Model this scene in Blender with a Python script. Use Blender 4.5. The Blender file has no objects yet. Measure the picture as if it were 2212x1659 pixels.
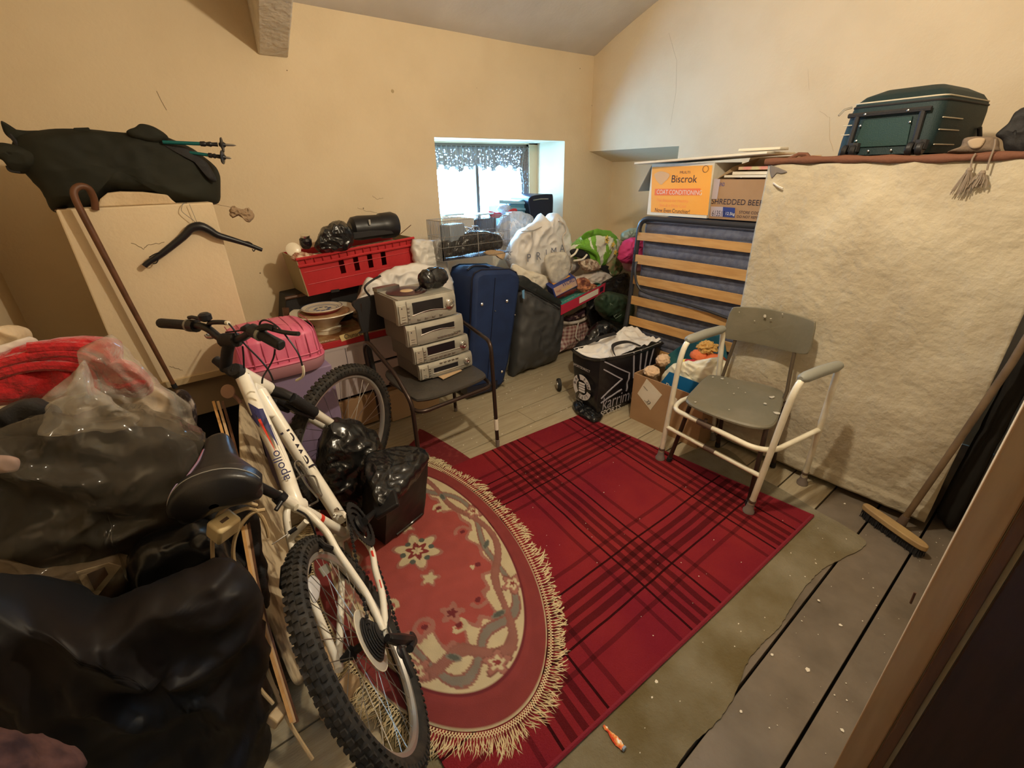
import bpy, bmesh, math, random
import numpy as np
from mathutils import Vector as V, Matrix, noise
random.seed(7)
C = bpy.context.scene
col = C.collection
PI = math.pi
# ---------------------------------------------------------------- camera
FPX, CX, CY, EYE = 975.0, 1106.0, 829.5, 1.5
_D = V((44, 2070, FPX)).normalized(); _U = -_D
_X = V((1374, -488.5, FPX)); _X = (_X - _U*_X.dot(_U)).normalized(); _Y = _U.cross(_X)
ROT = Matrix((_X, _Y, _U))            # room <- view axes (right, down, forward)
cam = bpy.data.objects.new('camera', bpy.data.cameras.new('camera')); col.objects.link(cam)
r = ROT
cam.matrix_world = Matrix(((r[0][0], -r[0][1], -r[0][2], 0), (r[1][0], -r[1][1], -r[1][2], 0), (r[2][0], -r[2][1], -r[2][2], EYE), (0, 0, 0, 1)))
cam.data.sensor_width = 36; cam.data.lens = FPX/2212*36; cam.data.clip_start = .02
C.camera = cam
def ray(px, py): return ROT @ V((px-CX, py-CY, FPX))
def A(px, py, x=None, y=None, z=None, p0=None, n=None):
    """point of the room seen at a place of the photograph, on a wall-parallel plane"""
    d = ray(px, py); o = V((0, 0, EYE))
    if x is not None: k = x/d.x
    elif y is not None: k = y/d.y
    elif z is not None: k = (z-EYE)/d.z
    else: k = (p0-o).dot(n)/d.dot(n)
    return o + d*k
def AY(y, pts): return [A(a, b, y=y) for a, b in pts]
def AX(x, pts): return [A(a, b, x=x) for a, b in pts]
def AZ(z, pts): return [A(a, b, z=z) for a, b in pts]
# ---------------------------------------------------------------- light
w = bpy.data.worlds.new('overcast_sky'); C.world = w; w.use_nodes = True
bg = w.node_tree.nodes['Background']; bg.inputs[0].default_value = (.24, .56, 1, 1); bg.inputs[1].default_value = 62.0
def light(name, kind, loc, energy, color, **k):
    l = bpy.data.lights.new(name, kind); l.energy = energy; l.color = color
    for a, b in k.items(): setattr(l, a, b)
    o = bpy.data.objects.new(name, l); o.location = loc; col.objects.link(o); return o
BULB = V((1.25, .74, 2.18))
light('ceiling_bulb', 'POINT', BULB, 84, (1, .86, .64), shadow_soft_size=.035)
wl = light('window_daylight', 'AREA', (2.5, 3.92, 1.45), 70, (.55, .80, 1), shape='RECTANGLE', size=1.3, size_y=.8)
wl.data.cycles.is_portal = True
wl.rotation_euler = (math.radians(-90), 0, 0)
vs = C.view_settings; vs.view_transform = 'Standard'; vs.look = 'None'; vs.exposure = 0; vs.gamma = 1; vs.use_curve_mapping = False
C.cycles.max_bounces = 8; C.cycles.transparent_max_bounces = 16; C.cycles.sample_clamp_indirect = 6; C.cycles.caustics_reflective = False; C.cycles.caustics_refractive = False
# ---------------------------------------------------------------- materials
def mat(name, c, rough=.7, metal=0, c2=None, ns=8, nd=4, bump=0, bs=40, coat=0, emit=0, spec=.4, c3=None, stretch=None, lo=.4, hi=.62, sheen=0, sub=0, crk=0):
    m = bpy.data.materials.new(name); m.use_nodes = True; nt = m.node_tree; N = nt.nodes; L = nt.links
    b = N['Principled BSDF']; b.inputs['Base Color'].default_value = (*c, 1); b.inputs['Roughness'].default_value = rough
    b.inputs['Metallic'].default_value = metal; b.inputs['Specular IOR Level'].default_value = spec
    b.inputs['Coat Weight'].default_value = coat; b.inputs['Sheen Weight'].default_value = sheen
    co = N.new('ShaderNodeTexCoord'); mp = N.new('ShaderNodeMapping'); L.new(co.outputs['Object'], mp.inputs[0])
    if stretch: mp.inputs['Scale'].default_value = stretch
    if c2:
        n1 = N.new('ShaderNodeTexNoise'); n1.inputs['Scale'].default_value = ns; n1.inputs['Detail'].default_value = nd; L.new(mp.outputs[0], n1.inputs[0])
        cr = N.new('ShaderNodeValToRGB'); cr.color_ramp.elements[0].position = lo; cr.color_ramp.elements[1].position = hi
        cr.color_ramp.elements[0].color = (*c, 1); cr.color_ramp.elements[1].color = (*c2, 1)
        if c3: e = cr.color_ramp.elements.new(min(.98, hi+.07)); e.color = (*c3, 1)
        L.new(n1.outputs[0], cr.inputs[0]); L.new(cr.outputs[0], b.inputs['Base Color'])
    if bump:
        n2 = N.new('ShaderNodeTexNoise'); n2.inputs['Scale'].default_value = bs; n2.inputs['Detail'].default_value = 5; L.new(mp.outputs[0], n2.inputs[0])
        bp = N.new('ShaderNodeBump'); bp.inputs['Strength'].default_value = bump; bp.inputs['Distance'].default_value = .01
        L.new(n2.outputs[0], bp.inputs['Height']); L.new(bp.outputs[0], b.inputs['Normal'])
    if crk:   # sharp polythene creases
        n4 = N.new('ShaderNodeTexNoise'); n4.noise_type = 'RIDGED_MULTIFRACTAL'; n4.inputs['Scale'].default_value = crk; n4.inputs['Detail'].default_value = 4; n4.inputs['Distortion'].default_value = .8; L.new(mp.outputs[0], n4.inputs[0])
        b4 = N.new('ShaderNodeBump'); b4.inputs['Strength'].default_value = .8; b4.inputs['Distance'].default_value = .035; L.new(n4.outputs[0], b4.inputs['Height']); L.new(b4.outputs[0], b.inputs['Normal'])
    if emit: b.inputs['Emission Color'].default_value = (*c, 1); b.inputs['Emission Strength'].default_value = emit
    return m
def film(name, c, alpha=.55, rough=.15, bump=.6, bs=14, gloss=.5):
    """thin clear or tinted polythene: part see-through, part milky, glossy creases"""
    m = bpy.data.materials.new(name); m.use_nodes = True; nt = m.node_tree; N = nt.nodes; L = nt.links
    b = N['Principled BSDF']; b.inputs['Base Color'].default_value = (*c, 1); b.inputs['Roughness'].default_value = rough; b.inputs['Specular IOR Level'].default_value = gloss
    tr = N.new('ShaderNodeBsdfTransparent'); tr.inputs[0].default_value = (.93, .92, .90, 1); mx = N.new('ShaderNodeMixShader'); mx.inputs[0].default_value = 1-alpha
    co = N.new('ShaderNodeTexCoord'); n2 = N.new('ShaderNodeTexNoise'); n2.noise_type = 'RIDGED_MULTIFRACTAL'; n2.inputs['Scale'].default_value = bs*.6; n2.inputs['Detail'].default_value = 4; n2.inputs['Distortion'].default_value = .8
    bp = N.new('ShaderNodeBump'); bp.inputs['Strength'].default_value = bump; bp.inputs['Distance'].default_value = .07
    L.new(co.outputs['Object'], n2.inputs[0]); L.new(n2.outputs[0], bp.inputs['Height']); L.new(bp.outputs[0], b.inputs['Normal'])
    fr = N.new('ShaderNodeLayerWeight'); fr.inputs[0].default_value = .35; L.new(bp.outputs[0], fr.inputs['Normal'])
    ad = N.new('ShaderNodeMath'); ad.operation = 'MULTIPLY_ADD'; ad.inputs[1].default_value = .28; ad.inputs[2].default_value = 1-alpha; ad.use_clamp = True
    L.new(fr.outputs['Facing'], ad.inputs[0]); L.new(ad.outputs[0], mx.inputs[0])
    L.new(tr.outputs[0], mx.inputs[1]); L.new(b.outputs[0], mx.inputs[2]); L.new(mx.outputs[0], N['Material Output'].inputs[0]); return m
def attr_mat(name, rough=.95, bump=.3, bs=300):
    m = mat(name, (.5, .5, .5), rough, bump=bump, bs=bs, spec=.15); N = m.node_tree.nodes; a = N.new('ShaderNodeVertexColor'); a.layer_name = 'dye'
    m.node_tree.links.new(a.outputs[0], N['Principled BSDF'].inputs['Base Color']); return m
M = dict(
 wall=mat('cream_paint', (.73, .595, .405), .85, c2=(.68, .545, .36), ns=3, bump=.18, bs=60, lo=.45, hi=.75),
 ceil=mat('grey_distemper', (.66, .60, .53), .9, c2=(.58, .52, .45), ns=2, bump=.15, bs=40),
 board=mat('worn_floorboard', (.43, .36, .24), .8, c2=(.35, .285, .185), ns=5, bump=.35, bs=30, stretch=(1, 9, 9), lo=.35, hi=.7),
 board2=mat('painted_floorboard', (.195, .155, .115), .62, c2=(.125, .098, .07), ns=6, bump=.4, bs=22, lo=.35, hi=.7),
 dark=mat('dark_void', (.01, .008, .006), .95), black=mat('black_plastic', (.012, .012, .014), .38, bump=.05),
 blackm=mat('black_matt', (.016, .015, .016), .7, bump=.2, bs=200), rubber=mat('tyre_rubber', (.018, .017, .016), .75, c2=(.04, .034, .028), ns=20, bump=.2, bs=90),
 binbag=mat('bin_bag_film', (.010, .010, .011), .25, crk=9, spec=.6), chrome=mat('chrome', (.75, .74, .72), .2, 1), steel=mat('dull_steel', (.45, .44, .42), .35, 1),
 white=mat('bike_white_enamel', (.90, .86, .76), .3, c2=(.78, .72, .60), ns=14, coat=.4, lo=.5, hi=.8), navyp=mat('navy_decal', (.03, .03, .12), .35), redp=mat('red_decal', (.7, .05, .03), .35),
 wtube=mat('cream_white_tube', (.83, .78, .64), .35, c2=(.72, .66, .52), ns=12, coat=.3), greyseat=mat('olive_grey_seat', (.155, .14, .098), .5, c2=(.185, .165, .12), ns=6, bump=.1, bs=60, c3=(.30, .28, .23), lo=.45, hi=.68),
 greypad=mat('grey_arm_pad', (.25, .25, .215), .5, bump=.1), brownj=mat('rusty_joint', (.12, .08, .06), .5), rubbertip=mat('grey_rubber_tip', (.22, .18, .16), .7),
 navy=mat('navy_fabric', (.012, .032, .11), .7, c2=(.009, .024, .085), bump=.25, bs=400), cardb=mat('brown_cardboard', (.40, .24, .125), .85, c2=(.35, .205, .105), ns=5), cardl=mat('pale_cardboard', (.55, .38, .22), .85),
 orange=mat('orange_print', (.93, .42, .06), .6, c2=(.90, .37, .05), ns=3), offw=mat('off_white_card', (.80, .74, .62), .7, c2=(.72, .65, .52), ns=9), ink=mat('black_ink', (.02, .015, .03), .6), redink=mat('orange_red_ink', (.85, .18, .05), .6),
 paper=mat('paper', (.80, .74, .62), .8), teal=mat('teal_book', (.03, .28, .42), .5), slat=mat('beech_slat', (.60, .34, .125), .5, c2=(.50, .265, .09), ns=6, stretch=(8, 1, 8), bump=.05),
 bedm=mat('charcoal_tube', (.045, .047, .055), .35, .3), quilt=mat('blue_grey_quilt', (.095, .10, .14), .85, c2=(.13, .135, .175), ns=30, bump=.3, bs=120),
 canvas=mat('old_canvas', (.48, .42, .31), .95, c2=(.39, .33, .235), ns=4, nd=8, bump=.7, bs=38, lo=.38, hi=.66, c3=(.54, .49, .385)), brownr=mat('brown_cord', (.14, .055, .030), .8, bump=.3, bs=90), bwood=mat('brown_wood', (.115, .05, .022), .5, c2=(.08, .033, .014), ns=6, stretch=(8, 8, 1)),
 lwood=mat('light_door_lining', (.40, .25, .13), .45, c2=(.35, .21, .105), ns=5, stretch=(10, 10, 1)), dwood=mat('dark_door_varnish', (.035, .014, .009), .4, c2=(.025, .010, .006), ns=6, stretch=(9, 9, 1)),
 green=mat('bottle_green_cloth', (.003, .018, .021), .6, bump=.25, bs=300), beige=mat('beige_trim', (.5, .45, .35), .5), taupe=mat('taupe_felt', (.16, .115, .08), .9, bump=.3, bs=90), tassel=mat('taupe_tassel', (.22, .17, .125), .9),
 redpl=mat('red_crate_plastic', (.50, .03, .036), .45, c2=(.44, .025, .03), ns=8, bump=.08, bs=60), pink=mat('pink_shell', (.70, .16, .27), .4, c2=(.64, .13, .23), ns=10, bump=.05), silver=mat('silver_hifi_plastic', (.44, .42, .36), .36, .35, c2=(.38, .36, .31), ns=12), silverd=mat('grey_hifi_case', (.20, .175, .15), .6, .1, bump=.1, bs=200),
 screen=mat('dark_display', (.015, .013, .016), .12, spec=.6), whitepl=mat('white_plastic_bag', (.76, .74, .72), .42, c2=(.70, .67, .64), ns=6, crk=6), whitecl=mat('white_cloth', (.72, .66, .60), .85, c2=(.62, .54, .46), ns=8, crk=7),
 wire=mat('cage_wire', (.42, .42, .42), .3, .8), bluepl=mat('pale_blue_plastic', (.10, .30, .42), .4), blackh=mat('blue_black_lid', (.012, .014, .03), .3), greencl=mat('dark_green_polythene', (.03, .055, .032), .35, crk=9),
 lime=mat('lime_bag_print', (.20, .47, .05), .45, c2=(.16, .40, .04), ns=6, crk=7), pinkcl=mat('hot_pink_cloth', (.66, .05, .20), .7, crk=8), greyc=mat('charcoal_nylon', (.058, .059, .061), .55, c2=(.07, .07, .071), ns=4, crk=3.5),
 navybox=mat('navy_print', (.03, .05, .22), .5), lilac=mat('pale_lilac_panel', (.52, .44, .43), .6), teddy=mat('beige_fluff', (.72, .50, .32), 1, bump=1, bs=60), bluep=mat('blue_print', (.01, .14, .36), .45), yellow=mat('yellow_print', (.9, .65, .12), .5),
 redfl=mat('red_fleece', (.52, .012, .016), .95, c2=(.40, .008, .012), ns=40, bump=.9, bs=70, sheen=.4), creamcl=mat('cream_cushion_cloth', (.68, .54, .36), .9, c2=(.58, .44, .28), ns=8, bump=.4, bs=60), cable=mat('beige_cable', (.52, .38, .21), .5), plug=mat('cream_plug', (.72, .58, .33), .4),
 golf=mat('dark_green_holdall', (.010, .011, .006), .8, c2=(.016, .017, .010), ns=6, crk=4), pole=mat('teal_pole', (.01, .14, .15), .25, .4), stick=mat('varnished_stick', (.135, .055, .024), .5, c2=(.09, .038, .017), ns=20), tissue=mat('dusty_tissue', (.33, .23, .14), .95),
 china=mat('cream_china', (.84, .76, .60), .3, c2=(.72, .60, .42), ns=9, coat=.3, lo=.5, hi=.8), chinab=mat('blue_china_print', (.10, .14, .30), .3), brownm=mat('brown_food_print', (.30, .13, .05), .6, c2=(.45, .28, .13), ns=20, c3=(.2, .2, .07)),
 purple=mat('mauve_panel', (.27, .20, .33), .55), olive=mat('olive_underlay', (.135, .10, .042), .95, c2=(.27, .235, .16), ns=3, bump=.6, bs=110, nd=8, lo=.4, hi=.7), fringe=mat('cream_wool_fringe', (.76, .62, .38), .95), chip=mat('plaster_flake', (.8, .74, .62), .8),
 dredc=mat('dark_red_mottled_pile', (.16, .012, .016), .95, c2=(.22, .03, .03), ns=30, bump=.5, bs=200, lo=.5, hi=.7), ironb=mat('streaked_board_cover', (.58, .47, .31), .85, c2=(.20, .14, .085), ns=7, nd=3, bump=.2, lo=.48, hi=.62, stretch=(6, 1.2, 1)), swatch=mat('pale_block', (.38, .30, .19), .7),
 clear=film('clear_polythene', (.75, .70, .62), .84, gloss=.9), clearw=film('milky_polythene', (.80, .84, .90), .45), dclear=film('tinted_polythene', (.15, .13, .10), .80, rough=.12, bs=9, gloss=1), laceb=None, glass=None, floral=mat('pink_floral', (.10, .045, .042), .9, c2=(.025, .01, .015), ns=18, bump=.3), teal2=mat('turquoise_print', (.05, .42, .36), .5), maroon=mat('maroon_print', (.30, .03, .05), .6),
)
# ---------------------------------------------------------------- mesh helpers
class MB:
    def __init__(s): s.v = []; s.f = []
    def add(s, vs, fs):
        n = len(s.v); s.v += [V(a) for a in vs]; s.f += [tuple(n+i for i in f) for f in fs]; return s
    def box(s, c, d, Mx=None, rz=0):
        hx, hy, hz = d[0]/2, d[1]/2, d[2]/2; Mx = Mx or Matrix.Rotation(rz, 3, 'Z')
        vs = [V(c)+Mx@V((x*hx, y*hy, z*hz)) for x in (-1, 1) for y in (-1, 1) for z in (-1, 1)]
        return s.add(vs, [(0, 1, 3, 2), (4, 6, 7, 5), (0, 4, 5, 1), (2, 3, 7, 6), (0, 2, 6, 4), (1, 5, 7, 3)])
    def bb(s, x0, y0, z0, x1, y1, z1): return s.box(((x0+x1)/2, (y0+y1)/2, (z0+z1)/2), (abs(x1-x0), abs(y1-y0), abs(z1-z0)))
    def tube(s, pts, r, n=8, closed=False, cap=True):
        pts = [V(p) for p in pts]; K = len(pts); up = None; b0 = len(s.v)
        for i, p in enumerate(pts):
            a = pts[(i-1) % K] if (closed or i) else p; b = pts[(i+1) % K] if (closed or i < K-1) else p
            t = (b-a).normalized()
            if up is None: up = t.orthogonal().normalized()
            up = (up-t*up.dot(t)); up = up.normalized() if up.length > 1e-6 else t.orthogonal().normalized()
            sd = t.cross(up); rr = r[i] if isinstance(r, (list, tuple)) else r
            for k in range(n):
                a2 = 2*PI*k/n; s.v.append(p+up*(math.cos(a2)*rr)+sd*(math.sin(a2)*rr))
        for i in range(K if closed else K-1):
            j = (i+1) % K
            for k in range(n): s.f.append((b0+i*n+k, b0+i*n+(k+1) % n, b0+j*n+(k+1) % n, b0+j*n+k))
        if cap and not closed: s.f.append(tuple(b0+k for k in range(n))[::-1]); s.f.append(tuple(b0+(K-1)*n+k for k in range(n)))
        return s
    def lathe(s, prof, o, ax=(0, 0, 1), n=24):
        ax = V(ax).normalized(); u = ax.orthogonal().normalized(); w_ = ax.cross(u); b0 = len(s.v); o = V(o)
        for (r_, h) in prof:
            for k in range(n): a = 2*PI*k/n; s.v.append(o+ax*h+u*(r_*math.cos(a))+w_*(r_*math.sin(a)))
        for i in range(len(prof)-1):
            for k in range(n): s.f.append((b0+i*n+k, b0+i*n+(k+1) % n, b0+(i+1)*n+(k+1) % n, b0+(i+1)*n+k))
        s.f.append(tuple(b0+k for k in range(n))[::-1]); s.f.append(tuple(b0+(len(prof)-1)*n+k for k in range(n))); return s
    def disc(s, o, ax, r, h, n=20): return s.lathe([(r, 0), (r, h)], o, ax, n)
    def prism(s, poly, d):
        d = V(d); n = len(poly); b0 = len(s.v); s.v += [V(p) for p in poly]+[V(p)+d for p in poly]
        s.f.append(tuple(b0+i for i in range(n))); s.f.append(tuple(b0+n+i for i in range(n))[::-1])
        for i in range(n): j = (i+1) % n; s.f.append((b0+i, b0+n+i, b0+n+j, b0+j))
        return s
    def grid(s, fn, nu, nv, th=None):
        b0 = len(s.v); g = [[V(fn(i/nu, j/nv)) for j in range(nv+1)] for i in range(nu+1)]
        for row in g: s.v += row
        idx = lambda i, j: b0+i*(nv+1)+j
        for i in range(nu):
            for j in range(nv): s.f.append((idx(i, j), idx(i+1, j), idx(i+1, j+1), idx(i, j+1)))
        if th is not None:
            th = V(th); m = (nu+1)*(nv+1); s.v += [p+th for row in g for p in row]
            for i in range(nu):
                for j in range(nv): s.f.append((idx(i, j)+m, idx(i, j+1)+m, idx(i+1, j+1)+m, idx(i+1, j)+m))
            rim = [idx(i, 0) for i in range(nu+1)]+[idx(nu, j) for j in range(1, nv+1)]+[idx(i, nv) for i in range(nu-1, -1, -1)]+[idx(0, j) for j in range(nv-1, 0, -1)]
            for k in range(len(rim)): a, b = rim[k], rim[(k+1) % len(rim)]; s.f.append((a, a+m, b+m, b))
        return s
MW = {}
def link(o, parent=None):
    col.objects.link(o)
    if parent is not None: o.parent = parent
def put(name, mb, m, parent=None, smooth=True, bevel=0, sub=0, base=None, local=False):
    """mb is in room coordinates (or its parent's, with local); links ONE mesh object"""
    me = bpy.data.meshes.new(name)
    if parent is not None: T = MW[parent.name]
    else:
        lo = V((min(v.x for v in mb.v), min(v.y for v in mb.v), min(v.z for v in mb.v))); hi = V((max(v.x for v in mb.v), max(v.y for v in mb.v), max(v.z for v in mb.v)))
        T = Matrix.Translation(base or V(((lo.x+hi.x)/2, (lo.y+hi.y)/2, lo.z)))
    Ti = T.inverted(); me.from_pydata([tuple(v if local else Ti@v) for v in mb.v], [], mb.f); me.materials.append(m if not isinstance(m, str) else M[m])
    bm = bmesh.new(); bm.from_mesh(me); bmesh.ops.recalc_face_normals(bm, faces=bm.faces); bm.to_mesh(me); bm.free()
    if smooth:
        me.polygons.foreach_set('use_smooth', [True]*len(me.polygons))
        if smooth is True: me.set_sharp_from_angle(angle=math.radians(38))
    o = bpy.data.objects.new(name, me); link(o, parent); MW[o.name] = T
    if parent is None: o.matrix_world = T
    if bevel:
        b = o.modifiers.new('b', 'BEVEL'); b.width = bevel; b.segments = 2; b.limit_method = 'ANGLE'; b.angle_limit = .6
    if sub: o.modifiers.new('s', 'SUBSURF').levels = sub; o.modifiers['s'].render_levels = sub
    return o
def tag(o, label, cat, group=None, kind=None):
    o['label'] = label; o['category'] = cat
    if group: o['group'] = group
    if kind: o['kind'] = kind
    return o
def thing(name, label, cat, loc=(0, 0, 0), group=None):
    o = bpy.data.objects.new(name, None); o.empty_display_size = .05; T = Matrix.Translation(V(loc)); o.matrix_world = T; col.objects.link(o); MW[o.name] = T; return tag(o, label, cat, group)
def solo(name, mb, m, label, cat, group=None, kind=None, **k): return tag(put(name, mb, m, **k), label, cat, group, kind)
def struct(name, mb, m, parent=None, **k):
    o = put(name, mb, m, parent, **k)
    if parent is None: o['kind'] = 'structure'
    return o
def text(s, o, xd, yd, size, m, parent, name='lettering', off=.0015, sx=1, al='LEFT', thick=0):
    xd = V(xd).normalized(); yd = V(yd); yd = (yd-xd*yd.dot(xd)).normalized(); nz = xd.cross(yd)
    cu = bpy.data.curves.new('t', 'FONT'); cu.body = s; cu.size = size; cu.align_x = al; cu.offset = thick
    to = bpy.data.objects.new('t', cu); col.objects.link(to); dg = bpy.context.evaluated_depsgraph_get()
    me = bpy.data.meshes.new_from_object(to.evaluated_get(dg)); bpy.data.objects.remove(to)
    mb = MB(); mb.v = [V(o)+xd*(v.co.x*sx)+yd*v.co.y+nz*off for v in me.vertices]; mb.f = [tuple(p.vertices) for p in me.polygons]
    return put(name, mb, m, parent, smooth=False)
def smooth_loop(pts, N=72, closed=True):
    out = []; K = len(pts); segs = K if closed else K-1
    for i in range(segs):
        g = (lambda j: pts[j % K]) if closed else (lambda j: pts[max(0, min(K-1, j))])
        a, b, c, d = g(i-1), g(i), g(i+1), g(i+2); m = max(1, round(N/segs))
        for k in range(m):
            t = k/m; out.append(.5*((2*b)+(c-a)*t+(2*a-5*b+4*c-d)*t*t+(3*b-a-3*c+d)*t*t*t))
    if not closed: out.append(pts[-1])
    return out
def fold(p, fr, seed=0):
    q = p*fr+V((seed*7.3, seed*3.1, seed)); d = noise.noise_vector(q*.5)
    return (1-2.6*abs(noise.noise(q+d*1.2)))*.65+(1-2.6*abs(noise.noise(q*2.3+d)))*.3
def sack(pts, n, tf, tb, wr=.010, fr=9, N=110, R=20, seed=0, smoothp=True, exp=4.2, edge=.0):
    """a stuffed soft volume: outline pts near a plane, bulging tf towards n and tb behind"""
    n = V(n).normalized(); wr *= 1.45; N = max(N, 110); R = max(R, 20); lp = smooth_loop([V(p) for p in pts], N) if smoothp else [V(p) for p in pts]
    if not smoothp:
        q = []; per = max(1, N//len(lp))
        for i in range(len(lp)):
            for k in range(per): q.append(lp[i].lerp(lp[(i+1) % len(lp)], k/per))
        lp = q
    c = V((0, 0, 0)); 
    for p in lp: c += p
    c /= len(lp); mb = MB(); K = len(lp)
    def ringset(sgn, th):
        rows = []
        for r_ in range(1, R+1):
            s_ = (r_/R)**.8; row = []
            for p in lp:
                q = c+(p-c)*s_; h = th*math.sqrt(max(0, 1-s_**exp)); e = min(1, (1-s_)*6+edge)
                q2 = q+n*(sgn*h); row.append(q2+n*(sgn*wr*fold(q2, fr, seed)*e)+(p-c).normalized()*(wr*.6*fold(q2+n, fr, seed+3)*s_))
            rows.append(row)
        return rows
    F, Bk = ringset(1, tf), ringset(-1, tb); Bk[-1] = F[-1]
    base = len(mb.v); mb.v.append(c+n*tf)
    for row in F: mb.v += row
    for i in range(R-1):
        for k in range(K): a = base+1+i*K; mb.f.append((a+k, a+(k+1) % K, a+K+(k+1) % K, a+K+k))
    for k in range(K): mb.f.append((base, base+1+k, base+1+(k+1) % K))
    rim = base+1+(R-1)*K; b2 = len(mb.v); mb.v.append(c-n*tb)
    for row in Bk[:-1]: mb.v += row
    for i in range(R-2):
        for k in range(K): a = b2+1+i*K; mb.f.append((a+k, a+K+k, a+K+(k+1) % K, a+(k+1) % K))
    for k in range(K): mb.f.append((b2, b2+1+(k+1) % K, b2+1+k))
    a = b2+1+(R-2)*K
    for k in range(K): mb.f.append((a+k, rim+k, rim+(k+1) % K, a+(k+1) % K))
    return mb
def arc(a, b, c, n=8):
    """rounded bend a-b-c as points of a quadratic curve"""
    a, b, c = V(a), V(b), V(c); return [a*(1-t)**2+b*2*t*(1-t)+c*t*t for t in [i/n for i in range(n+1)]]
def bend(pts, r=.03, n=5):
    pts = [V(p) for p in pts]; out = [pts[0]]
    for i in range(1, len(pts)-1):
        p = pts[i]; u = (pts[i-1]-p); w_ = (pts[i+1]-p); ru = min(r, u.length*.49); rw = min(r, w_.length*.49)
        out += arc(p+u.normalized()*ru, p, p+w_.normalized()*rw, n)
    return out+[pts[-1]]
CAMN = V((-.55, -.72, .35))
# ================================================================ THE ROOM
YB, XR, XL = 3.2, 3.45, -.56
def zc(y): return 2.356+.345*(YB-y)+.05*(1-math.exp(-(YB-y)*4))
# floor of boards running away to the right
fl = MB(); fl.bb(XL-.05, -1.6, -.09, XR+.2, YB+.1, -.035); floor = struct('floor', fl, 'dark')
ed = [-1.6, -1.41, -1.22, -1.03, -.85, -.67, -.48, -.295, -.11, .083, .264, .45, .64, .83, 1.02, 1.2, 1.39, 1.58, 1.77, 1.955, 2.16, 2.345, 2.55, 2.74, 2.93, 3.12, 3.2]
for i in range(len(ed)-1):
    g = .0043 if ed[i] < .3 else .0034; y0, y1 = ed[i]+g, ed[i+1]-g; rnd = random.Random(i)
    cuts = [XL]+([.9+rnd.random()*1.2] if i % 3 == 1 and ed[i] > .3 else [])+[XR]
    for a, b in zip(cuts, cuts[1:]):
        mb = MB(); dz = rnd.uniform(-.0012, .0012)
        mb.bb(a+.0015, y0, -.032, b-.0015, y1, dz); put('floorboard', mb, 'board2' if ed[i+1] < .5 else 'board', floor, smooth=False, bevel=.0015)
# back wall with the window hole
WX0, WX1, WZ0, WZ1 = 1.838, 3.13, 1.02, 1.73
def wallmesh(fn, nu, nv, th): mb = MB(); mb.grid(fn, nu, nv, th); return mb
mb = MB()
for (x0, x1, z0, z1) in ((XL, WX0, 0, 2.6), (WX1, XR+.6, 0, 2.6), (WX0, WX1, 0, WZ0), (WX0, WX1, WZ1, 2.6)): mb.bb(x0, YB, z0, x1, YB+.42, z1)
wb = struct('wall_back', mb, 'wall', smooth=False)
def crack(parent, pts, r=.0009, m='ink'):
    q = []
    for a, b in zip(pts, pts[1:]):
        for k in range(5): q.append(a.lerp(b, k/5)+V((0, 0, random.uniform(-.004, .004))))
    put('crack', MB().tube(q+[pts[-1]], r, 4), m, parent)
crk = mat('crack_shadow', (.16, .11, .06), 1)
crack(wb, AY(YB-.0005, [(338, 196), (346, 213), (360, 238)]), .0012, crk); crack(wb, AY(YB-.0005, [(772, 448), (792, 456), (815, 460)]), .001, crk)
crack(wb, AY(YB-.0005, [(805, 424), (815, 430), (828, 428)]), .001, crk)
for a, b, rr in ((848, 197, .011), (1253, 148, .004), (785, 450, .004), (620, 152, .003), (562, 590, .004), (1030, 190, .002), (1279, 228, .007)):
    p = A(a, b, y=YB-.0006); q = MB(); q.lathe([(rr, 0), (rr*.6, -.001)], p, (0, 1, 0), 9); put('stain', q, mat('stain', (.45, .34, .19), .9) if rr > .008 else crk, wb)
# right wall with the niche beside the corner
NY0, NZ1 = 2.273, 1.652
mb = MB(); mb.bb(XR, -.12, 0, XR+.45, NY0, 3.6); mb.bb(XR, NY0, NZ1+.02, XR+.45, YB, 3.6); mb.bb(XR, NY0, 0, XR+.45, YB, .9)
mb.bb(XR+.33, NY0, .9, XR+.45, YB, NZ1)
# sloping soffit inside the niche
mb.add([(XR, NY0, NZ1), (XR, YB, NZ1), (XR+.34, YB, 1.56), (XR+.34, NY0, 1.56), (XR, NY0, NZ1+.02), (XR, YB, NZ1+.02), (XR+.34, YB, NZ1+.02), (XR+.34, NY0, NZ1+.02)], [(0, 1, 2, 3), (4, 7, 6, 5), (0, 4, 5, 1), (1, 5, 6, 2), (2, 6, 7, 3), (3, 7, 4, 0)])
wr_ = struct('wall_right', mb, 'wall', smooth=False)
crk2 = mat('faint_crack', (.50, .40, .27), 1)
crack(wr_, AX(XR-.0005, [(1445, 72), (1462, 130), (1460, 200), (1448, 270)]), .0006, crk2)
crack(wr_, AX(XR-.0005, [(1770, 240), (1792, 255), (1792, 300), (1800, 326)]), .0007, crk2); crack(wr_, AX(XR-.0005, [(1745, 150), (1748, 195)]), .0006, crk2)
mb = MB(); mb.bb(XL-.15, -1.6, 0, XL, YB+.4, 3.8); wl_ = struct('wall_left', mb, 'wall', smooth=False)
mb = MB(); mb.bb(.955, -.13, 0, XR+.4, -.004, 3.6); mb.bb(XL, -.13, 2.05, .955, -.004, 3.8); struct('wall_front', mb, 'wall', smooth=False)
mb = MB(); mb.bb(XL-.1, -1.7, 0, 1.6, -1.6, 3.9); mb.bb(1.45, -1.6, 0, 1.6, -.13, 3.9); struct('wall_landing', mb, mat('landing_paint', (.25, .19, .12), .9), smooth=False)
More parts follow.
